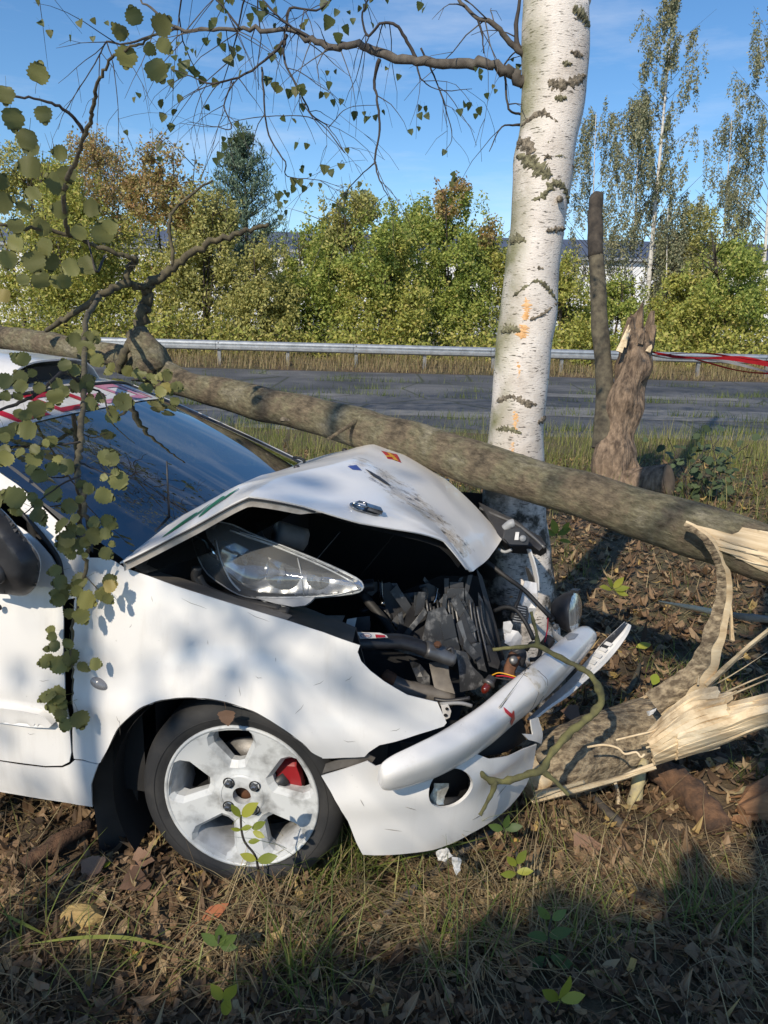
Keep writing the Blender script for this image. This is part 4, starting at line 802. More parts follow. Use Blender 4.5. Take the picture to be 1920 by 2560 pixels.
# mirror
MIR = smooth_closed([(-70, 1210), (0, 1274), (27, 1302), (62, 1345), (89, 1380), (98, 1405), (97, 1430), (89, 1462), (74, 1480), (57, 1487), (16, 1484), (-40, 1478), (-70, 1440)], 3)
v2, f2 = cdt(MIR, step=9); mc = np.mean(np.array(MIR), axis=0); V = []
ma_ = np.array(MIR)
for x, y in v2:
    dm = np.min(np.hypot(ma_[:, 0] - x, ma_[:, 1] - y)); V.append(cb(x, y, -.06 - .055 * min(1, dm / 45) ** .55))
mirror = mk('door_mirror', (V, f2), m_black, car, solid=.004, off=0)
mk('mirror_rim', tube([cb(x, y, -.058) for x, y in MIR[3:-9]], .004, 6), m_stick, mirror)
mk('mirror_arm', bar(CAR(-.64, -.07, .90), CAR(-.62, .04, .93), .07, .06), m_black, mirror)
mk('mirror_pivot', lathe([(0, .03), (.014, .03), (.018, .022), (.019, .001)], cb(-10, 1432, -.112), -CV, 20), m_black, mirror)
# side repeater
ic = side_pt(249, 1708); icw = CAR(ic[0], side(*ic) - .001, ic[1]); G = []
m_rep = mat('smoked_repeater_lens', (.16, .16, .17), (.28, .28, .29), 420, .15, coat=.6)
for i in range(7):
    f = i / 6 * math.pi / 2; G.append([icw + (CU * math.cos(t) * .026 * (1 - .12 * math.sin(t)) + ZUP * (math.sin(t) * .017 - math.cos(t) * .006)) * math.cos(f) - CV * .014 * math.sin(f) for t in np.linspace(0, 2 * math.pi, 25)])
mk('side_repeater', sheet(G), m_rep, fender)
mk('door_key_lock', lathe([(0, .009), (.006, .009), (.008, .0005)], cb(-2, 1518, -.005), -CV, 12), m_black, door)

# rest of the near side, out of the picture to the left: rear quarter, windows, rear wheel
arch = [(-2.44 + .345 * math.cos(t), .27 + .345 * math.sin(t)) for t in np.linspace(math.pi * .97, math.pi * .03, 15)]
ol = [(-1.508, .28), (-1.508, 1.0), (-2.2, 1.03), (-2.9, 1.0), (-3.02, .8), (-3.0, .35), (-2.86, .28)] + [q for q in arch if q[1] > .28] + [(-2.06, .28)]
v2, f2 = cdt(ol, step=.05); mk('rear_quarter', ([CAR(a, side(a, z), z) for a, z in v2], f2), m_paint, car, solid=.004)
mk('side_window', sheet([[CAR(a, .06, 1.0), CAR(a + .12 * (a > -.9), .17, 1.24)] for a in (-.92, -1.2, -1.55)]), m_glass, car); mk('side_window', sheet([[CAR(a, .06, 1.0), CAR(a, .17, 1.25)] for a in (-1.6, -2.0, -2.25)]), m_glass, car)
mk('roof_pillar', sheet([[CAR(a, .055, 1.0), CAR(a, .165, 1.25)] for a in (-1.545, -1.605)]), m_black, car); mk('rear_pillar', sheet([[CAR(a, .055, 1.0), CAR(a + .15, .165, 1.27)] for a in (-2.25, -2.6, -2.9)]), m_paint, car, solid=.004)
mk('tailgate', sheet([[CAR(-2.6, b, 1.27) for b in (.2, .8, 1.4)], [CAR(-2.95, b, .98) for b in (.08, .8, 1.52)], [CAR(-3.05, b, .6) for b in (.04, .8, 1.56)], [CAR(-3.05, b, .25) for b in (.04, .8, 1.56)]]), m_paint, car, solid=.006)
mk('rear_roof', sheet([[CAR(a, b, 1.29 - .03 * abs(b - .8)) for b in (.17, .5, .8, 1.1, 1.43)] for a in (-2.3, -2.62)]), m_paint, car, solid=.006); mk('rear_wheel_well', lathe([(-.02, .35), (-.3, .35), (-.31, 0.001)], CAR(-2.44, .03, .27), -CV, 30), m_dark, car)
# ---- wheel
WC = CAR(0, .035, .27); WA = (-CV * math.cos(RAD(5)) + CU * math.sin(RAD(5))).normalized(); WX = ZUP.cross(WA).normalized()   # outward axis; WX to the right in the picture
wheel = mk('wheel', lathe([(-.16, .05), (-.05, .06), (-.045, .05), (-.02, .03)], WC, WA, 20), m_grey, car)
m_tyre = mat('dusty_tyre', (.022, .022, .023), (.055, .052, .048), 9, .75, bump=.25, lo=.45, hi=.8)
R0 = .29
tp = [(-.19, .205), (-.19, .255), (-.175, .275), (-.15, R0), (-.03, R0), (-.008, .283), (.006, .268), (.012, .25), (.011, .236), (.004, .224), (-.004, .213), (-.03, .205)]
mk('tyre', lathe(tp, WC, WA, 72), m_tyre, wheel)
mk('tyre_bead_ring', lathe([(.0135, .2465), (.0145, .245), (.0135, .2435)], WC, WA, 72), m_tyre, wheel)
m_rim = mat('scuffed_white_rim', (.56, .575, .575), (.15, .15, .145), 13, .42, lo=.46, hi=.72, detail=9, coat=.2)
m_rimin = mat('grimy_rim_barrel', (.5, .51, .52), (.16, .16, .16), 9, .5, lo=.35, hi=.65)
RR = .2115
hexr = [(.47, .0), (.485, .085), (.60, .155), (.76, .255), (.86, .25), (.92, .205), (.935, .1), (.938, 0)]
def win(ang, k=1.0, dr=0.):
    pts = [(r_, w) for r_, w in hexr[:-1]] + [(hexr[-1][0], 0)] + [(r_, -w) for r_, w in hexr[-2:0:-1]]
    cr = .73; out_ = []
    for r_, w in pts:
        r2, w2 = cr + (r_ - cr) * k + dr, w * k; x, y = r2 * RR, w2 * RR; out_.append((x * math.cos(ang) - y * math.sin(ang), x * math.sin(ang) + y * math.cos(ang)))
    return out_
ANG = [RAD(98 + 72 * k) for k in range(5)]
wins = [win(a, 1.03, .0) for a in ANG]; outs = [win(a, 1.26, -.02) for a in ANG]
circ = [(RR * math.cos(t), RR * math.sin(t)) for t in np.linspace(0, 2 * math.pi, 97)[:-1]]; hub = [(.026 * math.cos(t), .026 * math.sin(t)) for t in np.linspace(0, 2 * math.pi, 25)[:-1]]
def dish(x, y):
    r_ = math.hypot(x, y) / RR
    if r_ < .33: return -.006
    return -.014 + .016 * min(1, (r_ - .33) / .6) if r_ < .95 else .003
WZ = WA.cross(WX)
def wp(x, y, h): return WC + WX * x + WZ * y + WA * h
v2, f2 = cdt(circ, outs + [hub], .009)
rim = mk('rim', ([wp(x, y, dish(x, y)) for x, y in v2], f2), m_rim, wheel)
for wi, ou in zip(wins, outs):
    wi, ou = wi + wi[:1], ou + ou[:1]; wi = [tuple(q) for q in wi]
    G = [[wp(x, y, dish(x, y)) for x, y in ou], [wp(x, y, dish(x, y) - .016) for x, y in wi], [wp(x * .985, y * .985, -.05) for x, y in wi]]
    mk('rim_window_bevel', sheet(G), m_rim, rim, smooth=False)
mk('rim_hub_bore', lathe([(-.006, .026), (-.03, .0255)], WC, WA, 32), m_rim, rim); mk('rim_hub_ring', lathe([(-.0145, .068), (-.006, .064), (-.0045, .058)], WC, WA, 48), m_rim, rim)
mk('rim_barrel', lathe([(-.16, .198), (-.10, .186), (-.04, .186), (-.02, .194), (-.006, .204)], WC, WA, 60), m_rimin, wheel)
mk('rim_flange', lathe([(-.012, .205), (.004, .209), (.007, .213), (.006, .2175), (.0, .219), (-.01, .2175)], WC, WA, 72), m_rim, wheel)
m_bolt = mat('bolt_steel', (.3, .31, .33), (.16, .17, .18), 20, .3, .9)
for k in range(4):
    t = RAD(15 + 28 + 90 * k); c0 = WC + (WX * math.cos(t) + WZ * math.sin(t)) * .052 + WA * -.006
    mk('wheel_bolt', lathe([(-.006, .0135), (.0, .0125), (.001, .0095), (.014, .0088), (.017, .006), (.0165, .0005)], c0, WA, 6), m_bolt, wheel, smooth=False)
    mk('bolt_seat', lathe([(.0022, .0165), (.0008, .012)], c0, WA, 20), m_dark, wheel)
mk('brake_disc', lathe([(-.085, .045), (-.085, .125), (-.105, .125)], WC, WA, 48), m_grey, wheel); mk('disc_bell', lathe([(-.04, .0), (-.045, .06), (-.085, .07)], WC, WA, 32), m_rust, wheel)
m_cal = mat('red_caliper_paint', (.26, .01, .014), (.16, .01, .012), 14, .45)
cm = MB()
for (x0, x1, y0, y1, h0, h1) in [(.07, .152, -.012, .1, -.1, -.06)]:
    pol = smooth_closed([(.075, -.01), (.15, -.012), (.158, .03), (.145, .075), (.12, .105), (.092, .1), (.082, .07), (.09, .05), (.07, .03)], 3); v2, f2 = cdt(pol, step=.012)
    cm.add(([WC + WX * x + WZ * y + WA * (-.062 - 2.5 * max(0, abs(y - .045) - .035) ** 1.) for x, y in v2], f2))
mk('brake_caliper', cm.vf(), m_cal, wheel, solid=.03)
mk('caliper_shield', bar(WC + WX * .06 + WZ * .0 - WA * .058, WC + WX * .115 + WZ * .045 - WA * .055, .03, .05, WA), m_black, wheel)
RWC = CAR(-2.44, .035, .27); rw = mk('rear_wheel', lathe(tp, RWC, -CV, 48), m_tyre, car); mk('rear_rim', lathe([(-.03, .215), (.004, .214), (-.004, .2), (-.012, .1), (-.008, .03), (-.008, .001)], RWC, -CV, 40), m_rim, rw)
# wheel-arch liner, mud flap
mk('arch_liner', lathe([(.03, .355), (-.05, .365), (-.35, .365)], WC, WA, 40, ref=WX, ang=(RAD(-14), RAD(212))), m_dark, car); mk('inner_arch', lathe([(-.35, .365), (-.36, .0)], WC, WA, 40), m_dark, car)
FL = [(229, 1940), (229, 1962), (233, 2005), (241, 2060), (247, 2105), (247, 2135), (245, 2152), (258, 2140), (300, 2108), (338, 2062), (345, 2010), (345, 1900), (330, 1830), (300, 1822), (270, 1880)]
v2, f2 = cdt(FL, step=10); mk('mud_flap', ([cb(x, y, .03 + .0006 * (x - 229)) for x, y in v2], f2), m_rubber, car, solid=.005)

# ---- windscreen, roof, far pillar, interior
def scr(u, v):
    """u 0 near .. 1 far, v 0 cowl .. 1 roof"""
    s = (u - .5) * 2; e = 1 - abs(s) ** 3.2
    a0, b0, z0 = -.34 + .20 * e, .05 + 1.42 * u, .93 + .045 * e
    a1, b1, z1 = -1.02 + .11 * e, .17 + 1.14 * u, 1.235 + .055 * e
    k = v + .10 * v * (1 - v)
    return CAR(a0 + (a1 - a0) * v, b0 + (b1 - b0) * v, z0 + (z1 - z0) * k)
screen = mk('windscreen', sheet([[scr(u, v) for u in np.linspace(0, 1, 41)] for v in np.linspace(-.12, 1, 25)]), m_glass, car)
def lift_scr(u, v, h):
    p0 = scr(u, v); n_ = (scr(u + .01, v) - p0).cross(scr(u, v + .01) - p0).normalized(); n_ = n_ if n_.z > 0 else -n_; return p0 + n_ * h
strip = mk('sun_strip', sheet([[lift_scr(u, v, .003) for u in np.linspace(.0, .985, 41)] for v in np.linspace(.80, .99, 8)]), m_stick, screen)
# lettering on the sun strip: slanted hollow capitals in red, read from in front
def letter(polys, u0, w, mt, nm='strip_letter'):
    mb = MB()
    for pl in polys:
        v2, f2 = cdt([(x, y) for x, y in pl], step=.12); mb.add(([lift_scr(u0 + w * (x + .25 * y), .985 - .165 * y, .0055) for x, y in v2], f2))
    mb.build(nm, mt, strip)
O_ = [[(0, 0), (1, 0), (1, .2), (0, .2)], [(0, .8), (1, .8), (1, 1), (0, 1)], [(0, .2), (.22, .2), (.22, .8), (0, .8)], [(.78, .2), (1, .2), (1, .8), (.78, .8)]]
L_ = [[(0, 0), (.24, 0), (.24, 1), (0, 1)], [(.24, .78), (1, .78), (1, 1), (.24, 1)]]; I_ = [[(0, 0), (.3, 0), (.3, 1), (0, 1)]]
C_ = [O_[0], O_[1], O_[2]]; E_ = C_ + [[(.22, .42), (.8, .42), (.8, .58), (.22, .58)]]
m_redf = mat('faded_red_sticker', (.55, .16, .24), (.62, .3, .36), 10, .4)
for (lt, u_, w_, mt) in [(L_, .12, .1, m_red), (C_, .26, .11, m_red), (I_, .40, .1, m_red), (E_, .47, .1, m_redf), (O_, .60, .12, m_redf), (I_, .75, .07, m_redf), (I_, .86, .04, m_blue)]: letter(lt, u_, w_, mt)
def roofp(u, w):
    p0 = scr(u, 1.0); a, b, z = loc(p0); s = (u - .5) * 2; return CAR(a - w * 1.5, b + (0.0 if w < .01 else (.5 - u) * .06 * w), z + .07 * math.sin(min(1, w * 1.3) * 1.5) * (1 - .3 * s * s) + (.012 if w > 0 else .004))
mk('roof', sheet([[roofp(u, w) for u in np.linspace(-.02, 1.02, 25)] for w in np.linspace(0, 1, 12)]), m_paint, car, solid=.01)
# roof scoop
G = []
for i, w in enumerate(np.linspace(.035, .42, 9)):
    row = []
    for u in np.linspace(.26, .74, 15):
        k = abs(u - .5) / .24; hgt = .075 * max(0, 1 - k ** 4) * (1 if w < .2 else max(0, 1 - ((w - .2) / .22) ** 2)); row.append(roofp(u, w) + ZUP * (hgt + .004))
    G.append(row)
scoop = mk('roof_scoop', sheet(G), m_paint, car, solid=.006)
mk('scoop_mouth', sheet([[roofp(u, .05) + ZUP * .008 for u in np.linspace(.3, .7, 9)], [roofp(u, .055) + ZUP * .055 * max(0, 1 - (abs(u - .5) / .22) ** 4) for u in np.linspace(.3, .7, 9)]]), m_dark, scoop)
P = [Vector(q) for q in spline([lift_scr(1.005, v, .006) for v in np.linspace(-.05, 1.02, 9)], 3)]
mk('far_pillar', tube(P, .02, 8, flat=(ZUP, 1.7)), m_black, car)
P2 = [q + CV * .045 - ZUP * .012 for q in P]; mk('far_door_frame', tube(P2, .022, 8), m_paint, car)
mk('top_screen_rubber', tube([lift_scr(u, .995, .006) for u in np.linspace(0, 1, 25)], .007, 6), m_rubber, screen)
for (u0_, u1_, v0_, v1_) in [(.16, .62, -.02, .02), (.55, .97, -.02, .03)]:
    mk('wiper', tube([lift_scr(u0_ + (u1_ - u0_) * t, v0_ + (v1_ - v0_) * t + .02 * math.sin(t * 3), .018) for t in np.linspace(0, 1, 9)], .006, 6), m_black, screen)
mk('radio_aerial', tube([scr(.13, .1), scr(.13, .1) + ZUP * .16], [.004, .0025], 6), m_black, screen)
# interior seen through the glass
m_int = mat('dark_interior', (.012, .012, .013), (.02, .02, .021), 12, .8)
mk('dashboard', sheet([[CAR(-.22 - .2 * t, .08 + 1.36 * u, .9 - .02 * t) for u in np.linspace(0, 1, 9)] for t in (0, 1, 2, 2.6)] + [[CAR(-.78, .08 + 1.36 * u, .6) for u in np.linspace(0, 1, 9)]]), m_int, car)
mk('cabin_floor', sheet([[CAR(a, b, .35) for b in (.06, 1.55)] for a in (-.3, -2.4)]), m_int, car); mk('cabin_light_blind', sheet([[CAR(-2.3, b, z) for b in (.06, 1.55)] for z in (.3, 1.25)]), m_int, car)  # dark floor and back sheet, added to block light under the windscreen
mk('far_body_side', sheet([[CAR(a, 1.6 - (.0 if z < .6 else .1), z) for a in (-2.6, -.3, .35)] for z in (.2, .6, .9)]), m_paint, car, solid=.01)
for b in (.42, 1.08):
    sb = MB(); sb.add(tube([CAR(-1.3, b, .45), CAR(-1.42, b, .8), CAR(-1.5, b, 1.08)], [.2, .21, .16], 12, flat=(CV, .35))); sb.build('seat', m_int, car)
mk('steering_wheel', tube([CAR(-.72, .42, .85) + (CV * math.cos(t) + (ZUP * .8 - CU * .5) * math.sin(t)) * .17 for t in np.linspace(0, 6.283, 25)], .014, 8), m_int, car)

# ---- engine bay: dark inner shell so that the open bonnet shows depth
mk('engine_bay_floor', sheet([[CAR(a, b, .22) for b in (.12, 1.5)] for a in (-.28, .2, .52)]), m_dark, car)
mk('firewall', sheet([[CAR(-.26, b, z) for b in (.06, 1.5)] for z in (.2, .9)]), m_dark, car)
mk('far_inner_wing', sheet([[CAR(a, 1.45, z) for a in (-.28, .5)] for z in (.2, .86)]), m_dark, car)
mk('near_inner_wing', sheet([[cb(300, 1432, .06), cb(480, 1485, .06), cb(715, 1556, .06), cb(880, 1612, .08)], [cb(330, 1405, .30), cb(500, 1450, .32), cb(740, 1510, .32), cb(890, 1570, .3)], [CAR(-.25, .33, .5), CAR(-.05, .34, .5), CAR(.15, .34, .5), CAR(.3, .34, .45)]]), m_black, car, solid=.004)
mk('wing_gutter', sheet([[cb(330, 1430, .045), cb(450, 1468, .05), cb(580, 1510, .055), cb(715, 1552, .06)], [cb(350, 1418, .12), cb(470, 1452, .13), cb(595, 1498, .13), cb(730, 1540, .13)]]), m_dirt, car, solid=.004)

# ---- bonnet, folded up in the middle
HG = [  # rows along the car from the cowl to the nose; columns near edge .. far edge: picture bearing and distance across
    [(300, 1408, .0), (412, 1316, .25), (575, 1224, .7), (690, 1174, 1.1), (756, 1156, 1.4)],
    [(450, 1332, .04), (512, 1259, .25), (655, 1188, .7), (780, 1156, 1.1), (830, 1134, 1.38)],
    [(540, 1283, .07), (598, 1213, .28), (750, 1172, .7), (860, 1138, 1.08), (890, 1119, 1.33)],
    [(622, 1240, .10), (700, 1196, .34), (872, 1152, .72), (920, 1128, 1.05), (937, 1113, 1.28)],
    [(760, 1268, .19), (830, 1228, .42), (938, 1180, .72), (985, 1150, 1.02), (1015, 1137, 1.26)],
    [(900, 1308, .29), (945, 1262, .46), (1020, 1248, .70), (1075, 1205, 1.0), (1112, 1196, 1.22)],
    [(1030, 1331, .43), (1050, 1305, .53), (1085, 1308, .67), (1150, 1285, .92), (1190, 1268, 1.16)],
    [(1109, 1352, .55), (1116, 1352, .59), (1128, 1358, .64), (1190, 1340, .86), (1242, 1325, 1.1)],
    [(1164, 1420, .60), (1170, 1425, .62), (1182, 1430, .66), (1221, 1396, .84), (1259, 1343, 1.06)]]
HP = [[loc(cb(*q)) for q in row] for row in HG]
def hood_pt(s, t):
    """s 0..8 along, t 0..4 across; soft creases"""
    def ev(row, t):
        i = min(3, int(t)); f = t - i; p = [row[max(0, i - 1)], row[i], row[i + 1], row[min(4, i + 2)]]; p = [np.array(q) for q in p]
        cr = .5 * ((2 * p[1]) + (p[2] - p[0]) * f + (2 * p[0] - 5 * p[1] + 4 * p[2] - p[3]) * f * f + (3 * p[1] - p[0] - 3 * p[2] + p[3]) * f ** 3); return .22 * cr + .78 * (p[1] + (p[2] - p[1]) * f)
    i = min(7, int(s)); f = s - i; p = [ev(HP[k], t) for k in (max(0, i - 1), i, i + 1, min(8, i + 2))]
    cr = .5 * ((2 * p[1]) + (p[2] - p[0]) * f + (2 * p[0] - 5 * p[1] + 4 * p[2] - p[3]) * f * f + (3 * p[1] - p[0] - 3 * p[2] + p[3]) * f ** 3)
    q = .35 * cr + .65 * (p[1] + (p[2] - p[1]) * f); w = .005 * noise.noise(Vector((s * .9, t * 1.6, 2)))
    return CAR(q[0], q[1], q[2] + w)
ss = np.linspace(0, 8, 65); ts = np.linspace(0, 4, 41); tint = []
for s in ss:
    for t in ts:
        d = abs(t - (2.12 + .12 * math.sin(s))) / (.5 if s > 4 else .36); k = max(0, 1 - d ** 2) * (1 + .5 * noise.noise(Vector((s * 2, t * 5, 4)))) * (1 if 2.85 < s < 7.6 else 0) * min(1, (s - 2.85) * 2.5 if s > 2.85 else 0); tint.append(k)
bonnet = mk('bonnet', sheet([[hood_pt(s, t) for t in ts] for s in ss]), m_scuff, car, solid=.004, tint=tint, off=0)
def hood_lift(s, t, h):
    p0 = hood_pt(s, t); n_ = (hood_pt(min(8, s + .05), t) - hood_pt(max(0, s - .05), t)).cross(hood_pt(s, min(4, t + .05)) - hood_pt(s, max(0, t - .05))).normalized(); n_ = n_ if n_.z > 0 else -n_; return p0 + n_ * h
# turned-down flange along the near edge
G = []
for s in np.linspace(0.05, 4.3, 35):
    k = 1 if s < 3.9 else (4.35 - s) / .45; p0 = hood_pt(s, 0); G.append([p0 - ZUP * .003 + CV * .0, p0 - ZUP * (.008 * k) + CV * .004, p0 - ZUP * (.026 * k) + CV * .006, p0 - ZUP * .027 * k + CV * .03])
mk('bonnet_flange', sheet(G), m_flange, bonnet, solid=.002)
mk('bonnet_seam', tube([hood_pt(s, 0) - ZUP * .005 - CV * .001 for s in np.linspace(.1, 4.2, 40)], .0028, 5), m_black, bonnet)
# inner skin under the bonnet
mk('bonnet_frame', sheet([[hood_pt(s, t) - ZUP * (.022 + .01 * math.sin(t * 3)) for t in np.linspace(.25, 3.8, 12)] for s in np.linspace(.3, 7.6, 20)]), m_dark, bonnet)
def hood_patch(name, poly, mt, h=.003, step=.08, parent=bonnet):
    v2, f2 = cdt(poly, step=step); return mk(name, ([hood_lift(s, t, h) for s, t in v2], f2), mt, parent)
_hs, _ht = np.meshgrid(np.linspace(0, 8, 321), np.linspace(0, 4, 161), indexing='ij'); _c = np.array([[tuple(hood_pt(s, t)) for t in np.linspace(0, 4, 41)] for s in np.linspace(0, 8, 81)])
_c = np.array([[np.interp(np.linspace(0, 8, 321), np.linspace(0, 8, 81), _c[:, j, k]) for j in range(41)] for k in range(3)]); _c = np.array([[np.interp(np.linspace(0, 4, 161), np.linspace(0, 4, 41), _c[k, :, i]) for i in range(321)] for k in range(3)])
_dir = np.moveaxis(_c, 0, -1) - np.array(EYE); _dir /= np.linalg.norm(_dir, axis=-1)[..., None]
def hood_find(px, py):
    """bonnet parameters under a bearing"""
    i = np.argmax(_dir @ np.array(ray(px, py).normalized())); return (float(_hs.flat[i]), float(_ht.flat[i]))
HF = lambda L: [hood_find(*q) for q in L]
hood_patch('rhomb_sticker', HF([(952, 1129), (992, 1138), (1002, 1158), (968, 1148)]), m_red, .003)
hood_patch('rhomb_sticker_stripe', HF([(966, 1133), (978, 1136), (996, 1156), (984, 1152)]), m_yel, .0045); hood_patch('rhomb_sticker_mark', HF([(963, 1141), (985, 1143), (986, 1146), (966, 1145)]), m_yel, .005)
for (s0, s1, t0, t1) in [(.62, 1.35, .18, .62), (1.38, 2.05, .2, .72)]:
    def sw(u, v): return (s0 + (s1 - s0) * u, t0 + (t1 - t0) * v)
    hood_patch('leaf_swirl_sticker', smooth_closed([sw(0, 0), sw(.3, .1), sw(.6, .42), sw(.72, .8), sw(.55, .95), sw(.25, .7), sw(.05, .3)], 2), m_green, .004, .05)
    for k in range(5): hood_patch('sticker_stroke', [sw(.5 + k * .09, .25 + .05 * k), sw(.95 + .05 * k, .85 + .06 * k), sw(.99 + .05 * k, .8 + .06 * k), sw(.56 + k * .09, .22 + .05 * k)], m_green, .005, .05)
hood_patch('bonnet_vent_slot', HF([(868, 1167), (890, 1165), (905, 1179), (880, 1176)]), m_blue, .003, .04)
hood_patch('bonnet_vent_mesh', HF([(911, 1174), (932, 1184), (965, 1205), (977, 1218), (962, 1213), (930, 1192)]), m_black, .004, .04)
def nub(px, py):
    s, t = hood_find(px, py); c0 = hood_lift(s, t, 0); mk('washer_jet', lathe([(0, .011), (.006, .011), (.011, .007), (.013, .0005)], c0, ZUP, 14), m_black, bonnet)
nub(742, 1170); nub(861, 1127)
# bonnet pin
s, t = hood_find(911, 1277); c0 = hood_lift(s, t, .003); nn = (hood_lift(s, t, .1) - c0).normalized(); e1 = (hood_pt(s + .3, t) - hood_pt(s, t)).normalized(); e2 = nn.cross(e1); m_pin = mat('pin_steel', (.45, .46, .47), (.2, .2, .2), 40, .25, 1.)
pinb = mk('bonnet_pin', ([c0 + e1 * x + e2 * y + nn * .002 for x, y in smooth_closed([(-.05, 0), (-.03, .02), (.03, .016), (.05, 0), (.03, -.018), (-.03, -.02)], 3)], [tuple(range(18))]), m_pin, bonnet, solid=.004)
mk('pin_clip', tube([c0 + e1 * x + e2 * y + nn * z for x, y, z in [(-.04, .004, .006), (-.02, .014, .014), (.0, .01, .017), (.0, -.012, .017), (-.02, -.014, .014), (-.035, -.004, .01)]], .0035, 6), m_pin, pinb)
mk('pin_lever', box(c0 + e1 * .026 + nn * .012, e1 * .024, e2 * .012, nn * .006), m_pin, pinb, smooth=False)

# ---- front bumper: lower skin, rub moulding, detached trim
BCUR = [(.16, -.012), (.25, -.012), (.36, .008), (.48, .065), (.59, .155), (.68, .27), (.76, .41), (.83, .56), (.89, .70), (.94, .84)]
BC2 = [tuple(q) for q in spline(BCUR, 6)]
def curtain(px, py, off=0.):
    """meet the bearing with the upright bumper skin"""
    d = ray(px, py); o0 = loc(EYE); dd = (d.dot(CU), d.dot(CV), d.z); best = None
    for i in range(len(BC2) - 1):
        (a0, b0), (a1, b1) = BC2[i], BC2[i + 1]; ex, ey = a1 - a0, b1 - b0; den = dd[0] * ey - dd[1] * ex
        if abs(den) < 1e-9: continue
        t = ((a0 - o0[0]) * ey - (b0 - o0[1]) * ex) / den; lam = ((o0[0] + dd[0] * t - a0) * ex + (o0[1] + dd[1] * t - b0) * ey) / (ex * ex + ey * ey)
        if t > 0 and -.02 <= lam <= 1.02 and (best is None or t < best[0]): best = (t, i + lam)
    if best is None:
        q = cb(px, py, .6); return (len(BC2) - 1, q.z)
    return (best[1], o0[2] + dd[2] * best[0])
def skin(s, z, off=0.):
    i = min(len(BC2) - 2, max(0, int(s))); f = s - i; a = BC2[i][0] + (BC2[i + 1][0] - BC2[i][0]) * f; b = BC2[i][1] + (BC2[i + 1][1] - BC2[i][1]) * f
    na, nb = BC2[i + 1][1] - BC2[i][1], -(BC2[i + 1][0] - BC2[i][0]); L = math.hypot(na, nb); bul = off - (0.35 * max(0, .24 - z) ** 1.5) + .012 * math.exp(-((z - .34) / .05) ** 2)
    return CAR(a + na / L * bul, b + nb / L * bul, z)
def skin_panel(name, pl, mt, holes=(), step=.02, lift=0., parent=car, solid=.004):
    K = .022  # make the two parameters metric-like
    f = lambda L: [(curtain(*q)[0] * K, curtain(*q)[1]) for q in L]
    v2, f2 = cdt(f(pl), [f(h) for h in holes], step); return mk(name, ([skin(s / K, z, lift) for s, z in v2], f2), mt, parent, solid=solid, off=0)
FOG = [(1120 + 54 * math.cos(t) * 1.0 + 6 * math.sin(t), 1968 + 47 * math.sin(t) - 16 * math.cos(t)) for t in np.linspace(0, 2 * math.pi, 29)[:-1]]
BUMP = [(804, 1938), (860, 1922), (919, 1902), (940, 1915), (990, 1900), (1090, 1880), (1180, 1880), (1217, 1894), (1262, 1886), (1300, 1868), (1333, 1857), (1334, 1890), (1329, 1929), (1318, 1962), (1303, 1989), (1280, 2018), (1251, 2045), (1217, 2068), (1184, 2086), (1135, 2112), (1086, 2129), (1023, 2137), (937, 2141), (907, 2139), (892, 2109), (870, 2049), (850, 2010), (829, 1974)]
bumper = skin_panel('bumper', BUMP, m_paint, [FOG])
skin_panel('bumper_return', [(804, 1938), (812, 1916), (845, 1905), (916, 1890), (940, 1900), (930, 1914), (860, 1924)], m_dirt, lift=-.012, parent=bumper, step=.015)
skin_panel('fog_recess', [(1020, 1890), (1200, 1880), (1220, 2030), (1120, 2050), (1020, 2030)], m_dark, lift=-.07, parent=bumper)
# rim rolled inwards round the fog hole
fs = [curtain(*q) for q in FOG]; G = [[skin(s, z, o_) for s, z in fs + fs[:1]] for o_ in (.001, -.004, -.008)]; mk('fog_surround', sheet(G), m_paint, bumper)
c0 = skin(*curtain(1097, 1985), -.045); m_foil = mat('broken_reflector', (.75, .74, .68), (.5, .48, .42), 60, .35, .7, bump=.6)
mk('fog_reflector_shard', sheet([[at(x + (6 * math.sin(y * .1)), y, depth_of(c0) + .01 * ((x - 1090) / 20) ** 2) for x in (1080, 1090, 1102, 1116)] for y in np.linspace(1958, 2012, 6)]), m_foil, bumper, solid=.003)
mk('fog_bracket', tube([at(1085, 2016, depth_of(c0) + .02), at(1115, 2006, depth_of(c0) + .02), at(1150, 1998, depth_of(c0) + .04)], [.006, .014, .008], 8), m_dark, bumper)
# upper intake: dark, with torn edge at the right
skin_panel('lower_intake', [(1165, 1915), (1215, 1860), (1250, 1815), (1330, 1770), (1345, 1860), (1300, 1890), (1225, 1905)], m_dark, lift=-.05, parent=bumper)
skin_panel('torn_bumper_edge', [(1322, 1798), (1340, 1792), (1344, 1830), (1342, 1856), (1330, 1850), (1310, 1845), (1300, 1832), (1322, 1832)], m_paint, lift=.004, parent=bumper, step=.012)
LIP = [(1184, 2090), (1217, 2072), (1251, 2049), (1280, 2022), (1303, 1993), (1325, 1955), (1336, 1960), (1330, 2000), (1310, 2040), (1290, 2070), (1270, 2078), (1230, 2082)]
skin_panel('bumper_lip', LIP, m_black, lift=-.03, parent=bumper)
